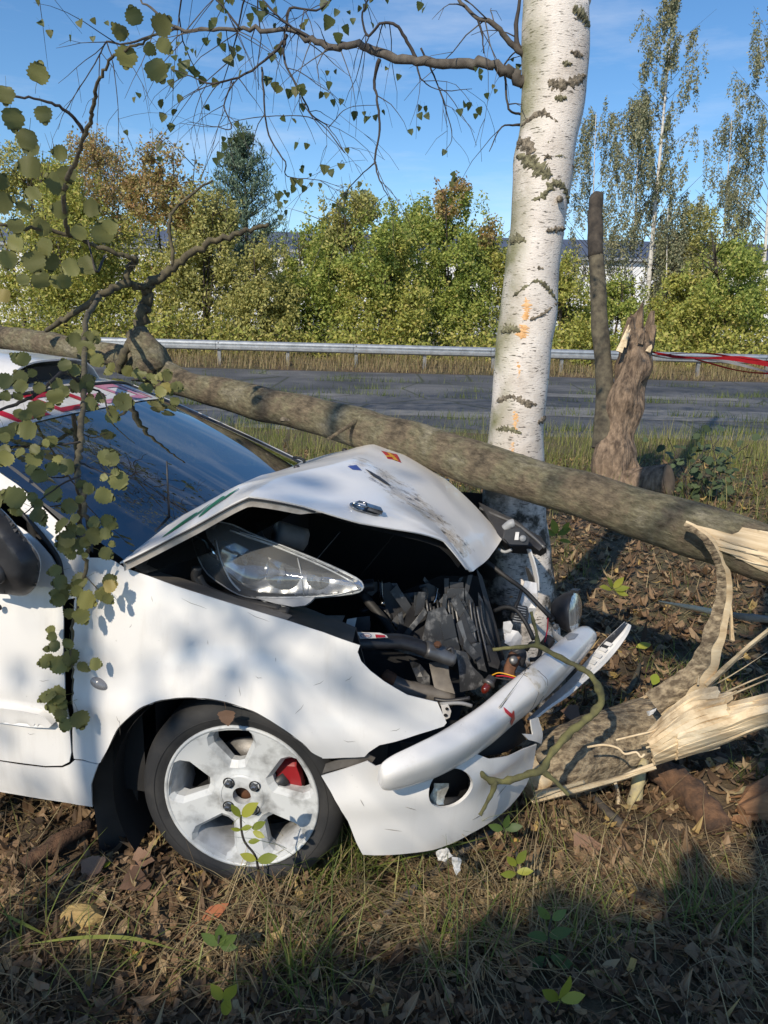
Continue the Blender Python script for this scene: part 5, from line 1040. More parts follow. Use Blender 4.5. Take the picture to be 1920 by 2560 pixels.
# rub moulding: tapered swept shape
ML = [(949, 1944, 13), (957, 1942, 34), (985, 1932, 46), (1040, 1911, 52), (1098, 1886, 56), (1160, 1850, 58), (1215, 1812, 58), (1270, 1765, 57), (1325, 1722, 56), (1385, 1668, 54), (1440, 1616, 46), (1463, 1600, 36)]
MLS = spline([(*q,) for q in ML], 5); Pm = []; Rm = []
A0, A1 = Vector(loc(onz(957, 1942, .46))), Vector(loc(onz(1463, 1600, .48)))
for x, y, h in MLS:
    d = ray(x, y); k = (x - 949) / 514.; zc = .46 + .02 * k; q = EYE + d * ((zc - CAM_H) / d.z); Pm.append(q); Rm.append(h * 1.06 / F * depth_of(q))
mould = mk('bumper_moulding', tube(Pm, Rm, 30, flat=((ZUP + CU * .4 - CV * .2).normalized(), .62), prof=lambda a, i: (abs(math.cos(a)) ** 3.2 + abs(math.sin(a)) ** 3.2) ** (-1 / 3.2)), m_paint, car)
from mathutils.bvhtree import BVHTree
_mv = [mould.matrix_world @ v.co for v in mould.data.vertices] if False else [INV[car].inverted() @ v.co for v in mould.data.vertices]
_bt = BVHTree.FromPolygons(_mv, [tuple(p_.vertices) for p_ in mould.data.polygons])
def on_mould(px, py, lift=.0025):
    d = ray(px, py).normalized(); q, nn_, _, _ = _bt.ray_cast(EYE, d)
    if q is None: q, nn_, _, _ = _bt.find_nearest(EYE + d * depth_of(Pm[len(Pm) // 2]))
    return q + (nn_ if nn_.dot(d) < 0 else -nn_) * lift
for nm, pl, mt in [('arrow_sticker', [(1257, 1768), (1278, 1784), (1283, 1775), (1286, 1796), (1277, 1813), (1275, 1804), (1279, 1795), (1262, 1782)], m_red), ('mud_smear', smooth_closed([(1305, 1672), (1330, 1664), (1352, 1690), (1368, 1718), (1355, 1740), (1335, 1715)], 3), mat('dry_mud', (.5, .45, .36), (.68, .65, .6), 40, .8, lo=.4, hi=.55)), ('tape_piece', [(1412, 1592), (1428, 1584), (1446, 1586), (1436, 1598), (1418, 1602)], m_cap)]:
    v2, f2 = cdt(pl, step=6); mk(nm, ([on_mould(x, y) for x, y in v2], f2), mt, mould)
# detached lower trim lying out to the right
TR_ = [(1318, 1800, 1330, 1803), (1345, 1776, 1375, 1768), (1385, 1738, 1420, 1738), (1425, 1700, 1462, 1701), (1470, 1650, 1507, 1662), (1510, 1605, 1545, 1618), (1545, 1572, 1568, 1584), (1562, 1556, 1576, 1564)]
TRS = spline(TR_, 6); G = []
for i, (x0, y0, x1, y1) in enumerate(TRS):
    k = i / (len(TRS) - 1); d = 2.52 + .24 * k; G.append([at(x0, y0, d + .03), at(x0 * .6 + x1 * .4, y0 * .6 + y1 * .4, d + .005), at(x0 * .25 + x1 * .75, y0 * .25 + y1 * .75, d - .005), at(x1, y1, d)])
trim = mk('detached_trim', sheet(G), m_paint, car, solid=.006)
G2 = [[g_[0] - fwd * .006 + UP * .003, (g_[1]) - fwd * .008] for g_ in G[28:]]; mk('trim_black_face', sheet(G2), m_crack, trim, solid=.003)
mk('trim_edge', tube([g_[3] for g_ in G], .004, 6), m_paint, trim)
for k in range(9):
    g_ = G[14 + k * 2]; p0 = g_[0].lerp(g_[1], .5) - fwd * .012; mk('trim_tooth', box(p0, (g_[1] - g_[0]).normalized() * .016, (G[15 + k * 2][0] - g_[0]).normalized() * .008, fwd * .006), m_paint, trim, smooth=False)

# ---- near headlight, knocked out and tipped up
HL = smooth_closed([(481, 1340), (488, 1370), (499, 1400), (520, 1434), (556, 1461), (596, 1485), (641, 1495), (731, 1496), (807, 1491), (882, 1483), (904, 1474), (906, 1462), (890, 1446), (822, 1413), (740, 1379), (671, 1352), (626, 1334), (581, 1313), (535, 1305), (500, 1315)], 2)
hla = np.array(HL)
def hlb(x, y): return .20 + .00042 * (x - 480) - .0006 * (1480 - y)
def hl_pt(x, y, out_):
    """out_: metres towards the viewer from the lamp's base plane"""
    q = cb(x, y, .22); d = depth_of(q) + .10 * (1440 - y) / 150 + .03 * (x - 480) / 420; return at(x, y, d - out_)
hla = np.array(densify(HL, 3.))
def dome(x, y, hgt, w=70.):
    dm = min(1, np.min(np.hypot(hla[:, 0] - x, hla[:, 1] - y)) / w); return hgt * (1 - (1 - dm) ** 2)
v2, f2 = cdt(HL, step=11)
m_hous, n, l, p = new_mat('headlight_bezel'); t1 = ntex(n, l, 30, 4, .6); r1 = ramp(n, [(.4, (.3, .305, .31)), (.6, (.5, .505, .51))]); l.new(t1, r1.inputs[0]); l.new(r1.outputs[0], p.inputs['Base Color']); p.inputs['Metallic'].default_value = .85; p.inputs['Roughness'].default_value = .25; 
headl = mk('headlight', ([hl_pt(x, y, -.05) for x, y in v2], f2), m_black, car, solid=.01)
def ell(cx, cy, rx, ry, tilt, n_=24): return [(cx + rx * math.cos(t) * math.cos(tilt) - ry * math.sin(t) * math.sin(tilt), cy + rx * math.cos(t) * math.sin(tilt) + ry * math.sin(t) * math.cos(tilt)) for t in np.linspace(0, 2 * math.pi, n_ + 1)[:-1]]
# bezel with openings, chrome bowls behind
m_rimp = mat('hazy_plastic_edge', (.3, .31, .31), (.5, .51, .5), 40, .25, coat=.5)
m_chrome2 = mat('dulled_reflector', (.75, .76, .77), (.5, .51, .52), 40, .16, 1.)
E1_, E2_, E3_ = ell(612, 1404, 64, 52, .5), ell(706, 1432, 46, 42, .5), ell(795, 1447, 29, 26, .2)
m_bez = mat('smoked_bezel', (.10, .105, .11), (.2, .2, .21), 18, .2, .5)
def quilt(x, y): return .0015 * math.sin(x * .1) + .0015 * math.sin(y * .12 + x * .03)
BZ = [q for q in smooth_closed([(562, 1350), (588, 1348), (640, 1352), (720, 1382), (745, 1400), (830, 1430), (890, 1464), (880, 1478), (800, 1486), (730, 1488), (650, 1486), (600, 1472), (570, 1440), (550, 1405), (552, 1370)], 2)]
v2, f2 = cdt(BZ, [E1_, E2_, E3_], 9); mk('headlight_bezel', ([hl_pt(x, y, .0 + quilt(x, y)) for x, y in v2], f2), m_hous, headl)
for Ex, dp, nm in ((E1_, .055, 'reflector_bowl'), (E2_, .05, 'reflector_bowl'), (E3_, .03, 'indicator_bowl')):
    ce = np.mean(np.array(Ex), axis=0); G = []
    for k, s in enumerate((1.0, .85, .65, .42, .2, .02)):
        G.append([hl_pt(ce[0] + (x - ce[0]) * s, ce[1] + (y - ce[1]) * s, .002 - dp * (1 - s ** 2) + (.0025 if (i // 3) % 2 and .1 < s < .95 else 0)) for i, (x, y) in enumerate(Ex + Ex[:1])])
    mk(nm, sheet(G), m_chrome2, headl); b0 = hl_pt(ce[0] - 2, ce[1] - 8, -.04); b1 = hl_pt(ce[0] + 2, ce[1] + 6, .005); mk('lamp_bulb', tube([b0, b0.lerp(b1, .6), b1], [.008, .0075, .004], 10), m_cap, headl)
v2, f2 = cdt(HL, step=7); mk('headlight_lens', ([hl_pt(x, y, .012 + dome(x, y, .045)) for x, y in v2], f2), m_lens, headl)
mk('lens_edge', tube([hl_pt(x, y, .008) for x, y in HL + HL[:1]], .004, 6), m_rimp, headl)
for k, L in enumerate(([(600, 1330), (700, 1362), (820, 1412), (895, 1450)], [(575, 1325), (690, 1366), (800, 1412), (885, 1456)], [(640, 1494), (731, 1494), (830, 1488), (900, 1472)], [(540, 1350), (552, 1400), (575, 1450), (600, 1478)], [(744, 1395), (752, 1430), (760, 1488)])):
    mk('lens_rib', tube([Vector(q) for q in spline([hl_pt(x, y, .014 + dome(x, y, .045)) for x, y in L], 5)], .0018, 5), m_rimp, headl)
v2, f2 = cdt([(640, 1496), (790, 1492), (778, 1505), (765, 1514), (735, 1518), (690, 1510)], step=9); mk('headlight_tray', ([hl_pt(x, y, .01) for x, y in v2], f2), m_cap, headl, solid=.01)
for L, rr in (([(492, 1418), (490, 1445), (510, 1472), (560, 1497), (630, 1517), (690, 1528), (722, 1530)], .014), ([(497, 1440), (515, 1468), (560, 1490), (640, 1510), (700, 1522)], .010)):
    mk('rubber_seal', tube([Vector(q) for q in spline([cb(x, y, .15) for x, y in L], 5)], rr, 8), m_rubber, car)

# ---- crushed front: slam panel, radiator pack, brackets
def quadp(nm, pts, d, mt, parent=car, th=.006, rough=.0):
    """bent plate through picture bearings at distances from the lens (one distance for all or one each)"""
    D = d if hasattr(d, '__len__') else [d] * len(pts); c2 = np.mean(np.array(pts), axis=0); A = np.array([[x, y, 1] for x, y in pts]); co = np.linalg.lstsq(A, np.array(D), rcond=None)[0]
    v2, f2 = cdt(pts, step=14); return mk(nm, ([at(x, y, co[0] * x + co[1] * y + co[2] + rough * noise.noise(Vector((x * .03, y * .03, c2[0])))) for x, y in v2], f2), mt, parent, solid=th, smooth=rough < .011)
def rodp(nm, pts, r_, mt, parent=car, n_=8, rough=0., flat=None, seg=5): return mk(nm, tube([Vector(q) for q in spline([at(*q) for q in pts], seg)], r_, n_, rough=rough, freq=40, flat=flat), mt, parent)
slam = rodp('slam_panel', [(840, 1580, 2.30), (880, 1602, 2.30), (940, 1604, 2.32), (995, 1603, 2.35), (1035, 1612, 2.36), (1067, 1625, 2.37)], .022, m_black, flat=(ZUP, 1.6)); rodp('slam_panel_end', [(1062, 1622, 2.36), (1095, 1632, 2.37), (1132, 1645, 2.38)], .026, m_grey, flat=(ZUP, 1.5))
mk('rusty_bolt', lathe([(0, .012), (.008, .012), (.012, .008), (.013, .0005)], at(1094, 1614, 2.33), ZUP - fwd * .5, 6), m_rust, slam, smooth=False); rodp('panel_clip', [(1118, 1626, 2.36), (1130, 1622, 2.36), (1134, 1655, 2.36)], .006, m_black, slam)
# sticker with an oval on the slam panel
stk = quadp('oil_sticker', [(893, 1580), (950, 1582), (966, 1588), (970, 1594), (900, 1597)], 2.262, m_stick, slam, .001); ov = quadp('sticker_oval', ell(915, 1589, 14, 6.5, 0, 16), 2.259, m_blue, stk, .0005); quadp('sticker_oval_field', ell(915, 1589, 12.2, 5.2, 0, 16), 2.2575, m_stick, stk, .0005)
fc = bpy.data.curves.new('sticker_word', 'FONT'); fc.body = 'Esso'; fc.size = 1; fc.align_x = 'CENTER'; fc.align_y = 'CENTER'; fo = bpy.data.objects.new('sticker_word', fc); COL.objects.link(fo)
dg = bpy.context.evaluated_depsgraph_get(); tm = bpy.data.meshes.new_from_object(fo.evaluated_get(dg)); bpy.data.objects.remove(fo)
tv = np.array([v.co[:] for v in tm.vertices]); tf_ = [tuple(p_.vertices) for p_ in tm.polygons]
mk('sticker_word', ([at(915 + x * 9.5, 1589 - y * 9.5, 2.2565) for x, y, z in tv], tf_), m_red, stk, smooth=False); quadp('sticker_print', [(938, 1586), (962, 1588), (964, 1593), (940, 1594)], 2.2585, m_red, stk, .0005)
rodp('crossmember', [(958, 1693, 2.40), (1000, 1716, 2.40), (1060, 1732, 2.42), (1132, 1747, 2.43)], .028, m_dirt, rough=.1); rodp('rusty_flange', [(960, 1688, 2.39), (975, 1697, 2.38), (985, 1702, 2.38)], .022, m_rust, rough=.3)
quadp('beige_bracket', [(1073, 1657), (1120, 1655), (1124, 1690), (1138, 1735), (1112, 1728), (1086, 1720), (1080, 1690)], [2.44, 2.42, 2.42, 2.4, 2.4, 2.42, 2.43], m_dirt, car, .006, .01)
quadp('torn_arch_plate', [(1022, 1648), (1050, 1660), (1074, 1690), (1076, 1722), (1045, 1705), (1030, 1670)], 2.46, m_crack, car, .005, .02)
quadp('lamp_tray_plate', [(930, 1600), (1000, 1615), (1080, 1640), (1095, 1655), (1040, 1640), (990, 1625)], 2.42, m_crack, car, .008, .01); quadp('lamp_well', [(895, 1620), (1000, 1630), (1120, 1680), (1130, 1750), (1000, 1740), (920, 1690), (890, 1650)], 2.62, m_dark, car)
# radiator pack: many broken black plates
PL = [([(985, 1590), (1010, 1545), (1040, 1500), (1062, 1485), (1072, 1515), (1062, 1570), (1055, 1606)], [2.55, 2.6, 2.66, 2.7, 2.66, 2.58, 2.5], m_black), ([(1000, 1596), (1062, 1520), (1068, 1532), (1012, 1600)], 2.54, m_crack), ([(1055, 1606), (1070, 1530), (1110, 1515), (1132, 1560), (1150, 1620), (1140, 1660), (1085, 1625)], 2.52, m_crack),
      ([(1117, 1472), (1160, 1470), (1160, 1510), (1150, 1530), (1120, 1525)], 2.6, m_crack), ([(1110, 1446), (1122, 1446), (1122, 1500), (1112, 1500)], 2.62, m_black), ([(1124, 1455), (1158, 1456), (1159, 1492), (1126, 1490)], 2.615, m_black), ([(1140, 1560), (1160, 1530), (1178, 1580), (1190, 1605), (1172, 1620), (1150, 1612)], 2.54, m_black),
      ([(1162, 1470), (1182, 1500), (1192, 1550), (1180, 1590), (1166, 1530)], 2.6, m_crack), ([(1195, 1480), (1206, 1500), (1215, 1560), (1206, 1600), (1198, 1560)], 2.6, m_crack), ([(1140, 1625), (1165, 1630), (1180, 1665), (1206, 1690), (1215, 1705), (1190, 1722), (1150, 1730), (1148, 1680)], 2.45, m_crack),
      ([(1205, 1495), (1222, 1540), (1240, 1620), (1252, 1660), (1240, 1665), (1222, 1600)], 2.62, m_black), ([(1190, 1420), (1205, 1440), (1240, 1560), (1262, 1650), (1250, 1650), (1220, 1540)], 2.68, m_black), ([(1180, 1610), (1200, 1605), (1212, 1660), (1218, 1680), (1195, 1672)], 2.52, m_crack), ([(1210, 1615), (1235, 1610), (1250, 1655), (1245, 1672), (1222, 1665)], 2.55, m_black),
      ([(955, 1460), (975, 1455), (1000, 1500), (1022, 1540), (1000, 1560), (965, 1535)], 2.72, m_black), ([(978, 1458), (992, 1458), (1026, 1520), (1018, 1530)], 2.73, m_crack), ([(1048, 1465), (1070, 1458), (1088, 1466), (1090, 1500), (1060, 1505)], 2.66, m_black), ([(905, 1455), (945, 1455), (945, 1475), (930, 1490), (908, 1480)], 2.7, m_black),
      ([(880, 1545), (925, 1540), (925, 1575), (885, 1578)], 2.5, m_black), ([(1140, 1505), (1160, 1500), (1180, 1540), (1150, 1560)], 2.58, m_crack), ([(1096, 1540), (1130, 1535), (1142, 1590), (1110, 1600)], 2.515, m_crack), ([(1160, 1590), (1200, 1640), (1185, 1650), (1158, 1620)], 2.5, m_crack)]
for i, (pts, d, mt) in enumerate(PL): quadp('broken_radiator_plate', pts, d, mt, car, .006)
rr_ = random.Random(31)
for k in range(26):
    x, y = rr_.uniform(985, 1240), rr_.uniform(1470, 1680)
    if x + y * .5 < 1760 or (y > 1640 and x < 1120): continue
    w_, h_, an = rr_.uniform(4, 14), rr_.uniform(18, 55), rr_.gauss(.25, .3); cs, sn = math.cos(an), math.sin(an); pts = [(x + u * w_ * cs - v * h_ * sn * -1, y - u * w_ * sn + v * h_ * cs) for u, v in ((-1, -1), (rr_.uniform(.2, 1), -1.1), (1, rr_.uniform(.3, 1)), (rr_.uniform(-1, .2), 1))]
    quadp('cooling_fin_shard', pts, 2.5 + .16 * rr_.random() + .00025 * abs(y - 1700), rr_.choice([m_black, m_crack, m_crack, m_grey]), car, .004)
quadp('radiator_core', [(960, 1500), (1100, 1440), (1200, 1440), (1260, 1640), (1220, 1720), (1100, 1660), (980, 1600)], 2.85, m_dark, car)
for (pts, r_, mt, nm) in [([(862, 1615, 2.5), (905, 1565, 2.55), (925, 1560, 2.55)], .012, m_black, 'hose'), ([(950, 1450, 2.68), (952, 1490, 2.66), (958, 1512, 2.64)], .009, m_pin, 'metal_pipe'), ([(900, 1480, 2.66), (960, 1550, 2.62), (985, 1590, 2.58)], .016, m_rubber, 'hose'), ([(1060, 1470, 2.64), (1062, 1490, 2.63), (1056, 1500, 2.62)], .012, m_dirt, 'pipe_stub'), ([(1093, 1470, 2.62), (1088, 1500, 2.6), (1084, 1508, 2.6)], .004, m_chrome, 'spring'),
                         ([(1205, 1395, 2.75), (1262, 1440, 2.7), (1310, 1475, 2.65), (1352, 1518, 2.62), (1378, 1545, 2.62)], .0085, m_rubber, 'corrugated_cable'), ([(1236, 1527, 2.62), (1262, 1518, 2.6), (1290, 1525, 2.58), (1315, 1558, 2.56), (1335, 1600, 2.54)], .0075, m_rubber, 'corrugated_cable'), ([(1304, 1472, 2.66), (1298, 1495, 2.64), (1288, 1518, 2.62), (1280, 1545, 2.62)], .006, m_rubber, 'cable'),
                         ([(1370, 1545, 2.6), (1368, 1575, 2.58), (1362, 1605, 2.56)], .0022, m_red, 'red_wire'), ([(1316, 1625, 2.52), (1330, 1608, 2.5), (1350, 1620, 2.5), (1345, 1645, 2.5), (1325, 1650, 2.5)], .007, m_rubber, 'coiled_hose'), ([(1230, 1688, 2.38), (1250, 1682, 2.37), (1290, 1692, 2.35)], .002, m_yel, 'yellow_wire'), ([(1240, 1690, 2.38), (1262, 1690, 2.37), (1292, 1697, 2.35)], .002, m_red, 'red_wire'), ([(1235, 1694, 2.38), (1262, 1698, 2.37), (1290, 1702, 2.35)], .0025, m_rubber, 'wire'),
                         ([(1085, 1748, 2.35), (1115, 1752, 2.34), (1145, 1750, 2.33), (1175, 1745, 2.33)], .007, m_black, 'conduit'), ([(1100, 1760, 2.33), (1150, 1758, 2.32), (1180, 1765, 2.32)], .006, m_cap, 'conduit'), ([(1040, 1270, 2.9), (900, 1440, 2.8)], .002, m_rubber, 'bonnet_cable'), ([(850, 1330, 2.9), (790, 1400, 2.8)], .0015, m_cap, 'bonnet_cable')]: rodp(nm, pts, r_, mt)
rodp('reservoir_cap', [(905, 1466, 2.66), (935, 1462, 2.66)], .022, m_black); rodp('strut_top', [(1040, 1500, 2.8), (1010, 1600, 2.7)], .05, m_grey); rodp('coolant_tank', [(690, 1330, 2.5), (760, 1350, 2.55)], .04, m_cap); rodp('fan_shroud', [(960, 1580, 2.7), (975, 1540, 2.72), (940, 1520, 2.74), (900, 1530, 2.74)], .01, m_black)
quadp('vin_plate', [(868, 1548), (892, 1544), (886, 1572), (862, 1574)], 2.42, m_stick, car, .002); quadp('inner_wing_plate', [(715, 1552), (800, 1540), (862, 1540), (845, 1578), (800, 1572)], [2.2, 2.32, 2.36, 2.28, 2.2], m_dirt, car, .004); quadp('inner_wing_slot', [(775, 1555), (830, 1552), (838, 1562), (800, 1568)], 2.262, m_dark, car, .002)
mk('buffer_stop', lathe([(0, .018), (.02, .018), (.026, .012), (.028, .0005)], at(856, 1590, 2.27), ZUP, 16), m_black, slam)
quadp('cowl_grille', [(620, 1275), (700, 1262), (735, 1280), (690, 1310), (640, 1305)], 2.75, m_crack, car, .006, .01); quadp('bulkhead_bracket', [(634, 1308), (648, 1310), (660, 1340), (668, 1348), (650, 1345)], 2.6, m_grey, car)
# bulb and plug hanging on the bumper
bc_ = at(1217, 1716, 2.33); bulb = mk('indicator_bulb', lathe([(-.012, .010), (0, .013), (.012, .0125), (.022, .008), (.026, .0005)], bc_, Vector((-.5, -.55, -.55)), 16), m_amber, car); mk('bulb_socket', lathe([(-.018, .016), (-.012, .021), (-.006, .021), (-.004, .012)], bc_, Vector((-.5, -.55, -.55)), 16), m_grey, bulb); mk('socket_collar', lathe([(-.034, .014), (-.018, .0165)], bc_, Vector((-.5, -.55, -.55)), 16), m_black, bulb)
plug = mk('wiring_plug', box(at(1308, 1700, 2.32), CU * .022, CV * .014 + ZUP * .004, ZUP * .013), m_black, car, smooth=False); mk('plug_insert', box(at(1313, 1698, 2.305), CU * .008, CV * .006, ZUP * .005), m_green, plug, smooth=False)
for k in (-1, 1): mk('plug_prong', bar(at(1322, 1698 + k * 6, 2.32), at(1336, 1699 + k * 7, 2.32), .005, .005), m_black, plug, smooth=False)
# bumper-iron bracket and fender tab
rodp('bumper_iron', [(1272, 1690, 2.42), (1276, 1670, 2.43), (1282, 1650, 2.44), (1290, 1636, 2.45)], .02, m_rust, rough=.2, flat=(RIGHT, .4)); mk('iron_bolt', lathe([(0, .014), (.008, .014), (.012, .009), (.013, .0005)], at(1283, 1651, 2.41), -fwd + ZUP * .4, 10), m_grey, bpy.data.objects['bumper_iron']); rodp('iron_washer_plate', [(1290, 1660, 2.46), (1298, 1640, 2.46), (1292, 1622, 2.46)], .024, m_black, flat=(RIGHT, .5))
quadp('fender_tab', [(1102, 1762), (1120, 1760), (1128, 1778), (1124, 1794), (1110, 1800)], 2.27, m_stick, fender, .003); quadp('tab_hole', ell(1114, 1788, 5, 4, 0, 10), 2.262, m_dark, fender, .001); quadp('tab_hole', ell(1117, 1772, 4, 4, 0, 10), 2.262, m_dark, fender, .001)
# broken white wing pieces wrapped round the trunk
quadp('torn_wing_piece', [(1312, 1452), (1342, 1458), (1345, 1490), (1341, 1520), (1330, 1555), (1322, 1562), (1310, 1530), (1300, 1508), (1304, 1480)], 2.68, m_paint, car, .006, .03); quadp('torn_wing_piece', [(1266, 1572), (1295, 1578), (1305, 1592), (1300, 1612), (1280, 1618), (1262, 1608)], 2.6, m_paint, car, .006, .02)
gl_ = quadp('fog_grille', [(1296, 1512), (1318, 1516), (1322, 1535), (1318, 1560), (1300, 1556), (1278, 1546)], 2.61, m_black, car, .01)
for k in range(7): rodp('grille_bar', [(1292 - k * 2 + 2, 1516 + k * 6, 2.6), (1316 - k * .5, 1521 + k * 6, 2.6)], .0025, m_cap, gl_, 5)
quadp('white_clip_strip', [(1258, 1555), (1275, 1552), (1282, 1562), (1272, 1600), (1262, 1600)], 2.6, m_stick, car, .008, .02)
mk('torn_wing_edge', sheet([[at(x, y, 2.78), at(x + w_, y + 2, 2.76)] for x, y, w_ in [(1318, 1372, 8), (1325, 1395, 9), (1332, 1420, 9), (1337, 1445, 9), (1339, 1475, 8)]]), m_paint, car, solid=.006); mk('torn_wing_edge', sheet([[at(x, y, 2.8), at(x + w_, y + 3, 2.77)] for x, y, w_ in [(1314, 1418, 8), (1320, 1440, 14), (1325, 1462, 14)]]), m_grey, car, solid=.004)
# far headlight seen from behind
fh = quadp('far_headlight', [(1198, 1266), (1225, 1278), (1285, 1305), (1323, 1333), (1353, 1352), (1366, 1371), (1350, 1384), (1336, 1375), (1277, 1374), (1256, 1358), (1240, 1330)], [2.95, 2.92, 2.86, 2.82, 2.8, 2.78, 2.76, 2.76, 2.78, 2.82, 2.9], m_black, car, .05, .01)
quadp('far_headlight_cover', [(1262, 1325), (1300, 1318), (1322, 1345), (1318, 1362), (1272, 1360), (1258, 1345)], 2.72, m_black, fh, .03); quadp('far_headlight_label', [(1289, 1330), (1298, 1330), (1296, 1350), (1286, 1350)], 2.70, m_stick, fh, .001); mk('far_adjuster', lathe([(0, .012), (.012, .012), (.015, .008), (.016, .0005)], at(1306, 1346, 2.71), -fwd, 12), m_cap, fh)
rodp('far_headlight_plug', [(1262, 1322, 2.75), (1276, 1310, 2.74), (1284, 1308, 2.74)], .016, m_cap, fh); rodp('far_headlight_rim', [(1200, 1270, 2.93), (1240, 1288, 2.88), (1290, 1310, 2.83), (1330, 1340, 2.78), (1362, 1370, 2.74)], .006, m_grey, fh); rodp('far_lens_edge', [(1245, 1372, 2.8), (1262, 1380, 2.79), (1280, 1374, 2.78)], .006, m_cap, fh)
# spot lamp
ax = (Matrix.Rotation(RAD(-30), 3, 'Z') @ Vector((1, 0, .12))).normalized(); lc = at(1434, 1530, 2.64); rl_ = .073
spot = mk('spot_lamp', lathe([(-.075, .004), (-.072, .03), (-.06, .045), (-.035, .062), (-.012, rl_), (.0, rl_ * 1.03), (.006, rl_ * 1.0)], lc, ax, 36), m_black, car)
m_sl, n, l, p = new_mat('ribbed_lamp_glass'); t1 = ntex(n, l, 120, 2, .5, (1, 1, .05)); r1 = ramp(n, [(.4, (.3, .31, .31)), (.6, (.6, .61, .6))]); l.new(t1, r1.inputs[0]); l.new(r1.outputs[0], p.inputs['Base Color']); p.inputs['Metallic'].default_value = .6; p.inputs['Roughness'].default_value = .18; p.inputs['Coat Weight'].default_value = 1.; bumpn(n, l, t1, .5, .003, p)
mk('lamp_glass', lathe([(.005, rl_ * .97), (.012, rl_ * .8), (.018, rl_ * .5), (.021, rl_ * .2), (.0215, .0005)], lc, ax, 32), m_sl, spot); mk('lamp_clip', box(lc + ZUP * (rl_ + .004), ax * .014, ax.cross(ZUP) * .012, ZUP * .005), m_black, spot, smooth=False)
rodp('lamp_bracket', [(1383, 1570, 2.6), (1388, 1588, 2.59), (1400, 1598, 2.57), (1412, 1606, 2.55)], .014, m_cap, spot, flat=(ZUP, .4)); mk('bracket_bolt', lathe([(0, .011), (.008, .011), (.01, .0005)], at(1389, 1566, 2.57), -fwd, 6), m_grey, spot, smooth=False); rodp('lamp_boot', [(1372, 1540, 2.63), (1384, 1552, 2.62)], .013, m_rubber, spot); rodp('lamp_wiring_box', [(1375, 1598, 2.6), (1362, 1615, 2.58)], .02, m_black, spot)

# radiator fins, wheel-arch grime, paint scratches
for k in range(16):
    x = 1066 + k * 9; rodp('radiator_fin', [(x, 1500 + (k % 3) * 8, 2.575), (x + 8, 1560, 2.56), (x + 22 + (k % 4) * 4, 1625 + (k % 5) * 7, 2.535)], .0045, m_crack if k % 2 else m_grey, n_=5, flat=(RIGHT, .5), seg=3)
P = [CAR(a, side(a, z) - .001, z) for a, z in [side_pt(*q) for q in FEND[25:38]]]
mk('arch_lip_grime', tube([Vector(q) for q in spline(P, 8)], .002, 6, rough=.9, freq=23), m_rubber, fender)
rs_ = random.Random(6)
for (x, y, L, an) in [(598, 1715, 26, 80), (300, 1800, 40, 88), (292, 1790, 22, 65), (640, 1690, 18, 20), (620, 1530, 60, 25), (455, 1495, 70, 24), (810, 1700, 30, 150), (760, 1760, 34, 130), (1000, 1820, 26, 160), (690, 1640, 16, 90), (520, 1600, 14, 85), (860, 1850, 30, 10), (330, 1560, 12, 120), (380, 1490, 16, 80), (70, 1832, 20, 10), (100, 1700, 24, 4), (880, 1690, 22, 140)]:
    q = [side_pt(x + math.cos(RAD(an)) * L * t, y + math.sin(RAD(an)) * L * t + 2 * math.sin(t * 5)) for t in (0, .35, .7, 1)]
    mk('scratch', tube([CAR(a, side(a, z) - .0022, z) for a, z in q], [.0002, .0006, .0005, .0001], 4), m_dirt, fender if x > 200 else door)
for (x, y, L, an) in [(1010, 2010, 30, 20), (960, 2070, 44, 8), (1180, 2050, 36, -30), (1240, 1990, 40, -50), (900, 1990, 20, 60)]:
    mk('scratch', tube([skin(*curtain(x + math.cos(RAD(an)) * L * t, y + math.sin(RAD(an)) * L * t), .0035) for t in (0, .4, .75, 1)], [.0002, .0007, .0005, .0001], 4), m_dirt, bumper)

for f_ in (.70, .74):
    i = int(f_ * (len(Pm) - 1)); T_ = (Pm[i + 1] - Pm[i - 1]).normalized(); up_ = (ZUP + CU * .4 - CV * .2).normalized(); up_ = (up_ - T_ * up_.dot(T_)).normalized(); bb = T_.cross(up_)
    mk('moulding_crack', tube([Pm[i] + T_ * .012 * noise.noise(Vector((k * .7, f_ * 9, 0))) + (up_ * math.cos(a) + bb * math.sin(a) * .62) * Rm[i] * 1.004 * (abs(math.cos(a)) ** 3.2 + abs(math.sin(a)) ** 3.2) ** (-1 / 3.2) for k, a in enumerate(np.linspace(0, 6.283, 31))], .0009, 4), m_dirt, mould)

# ================================================================== BROKEN LOG, BRANCHES AND DEBRIS
m_logbark = mat('grey_green_log_bark', (.46, .365, .235), (.12, .088, .055), 55, .95, bump=1., bdist=.02, stretch=(.55, 1, 1), rot=(0, -.1, .2), lo=.34, hi=.62, detail=9)
m_rot = mat('rotten_brown_bark', (.16, .085, .045), (.05, .03, .02), 22, .95, bump=1., bdist=.02); m_lichen = mat('lichen_stick', (.5, .42, .2), (.3, .26, .18), 30, .9, bump=.6)
LG = [(1310, 1950, 62, .09), (1345, 1925, 72, .10), (1420, 1902, 80, .11), (1500, 1870, 78, .12), (1580, 1842, 74, .135), (1660, 1812, 72, .15), (1740, 1786, 66, .165)]
lpts = [(*onz(x, y, z), r_ / F * depth_of(onz(x, y, z))) for x, y, r_, z in LG]
LS = spline(lpts, 6); LP = [Vector(q[:3]) for q in LS]; LR = [q[3] for q in LS]
log = empty('splintered_log', (LP[8].x, LP[8].y, 0), 'splintered log with pale torn wood and an upward curling strip, right of the car', 'log')
mk('wood_core', tube(LP, [r_ * .93 for r_ in LR], 20, rough=.1, freq=9), m_wood, log)
V, Fc = tube(LP[3:29], [r_ * 1.02 for r_ in LR[3:29]], 36, rough=.14, freq=10, caps=False); r = random.Random(3); nL = 36
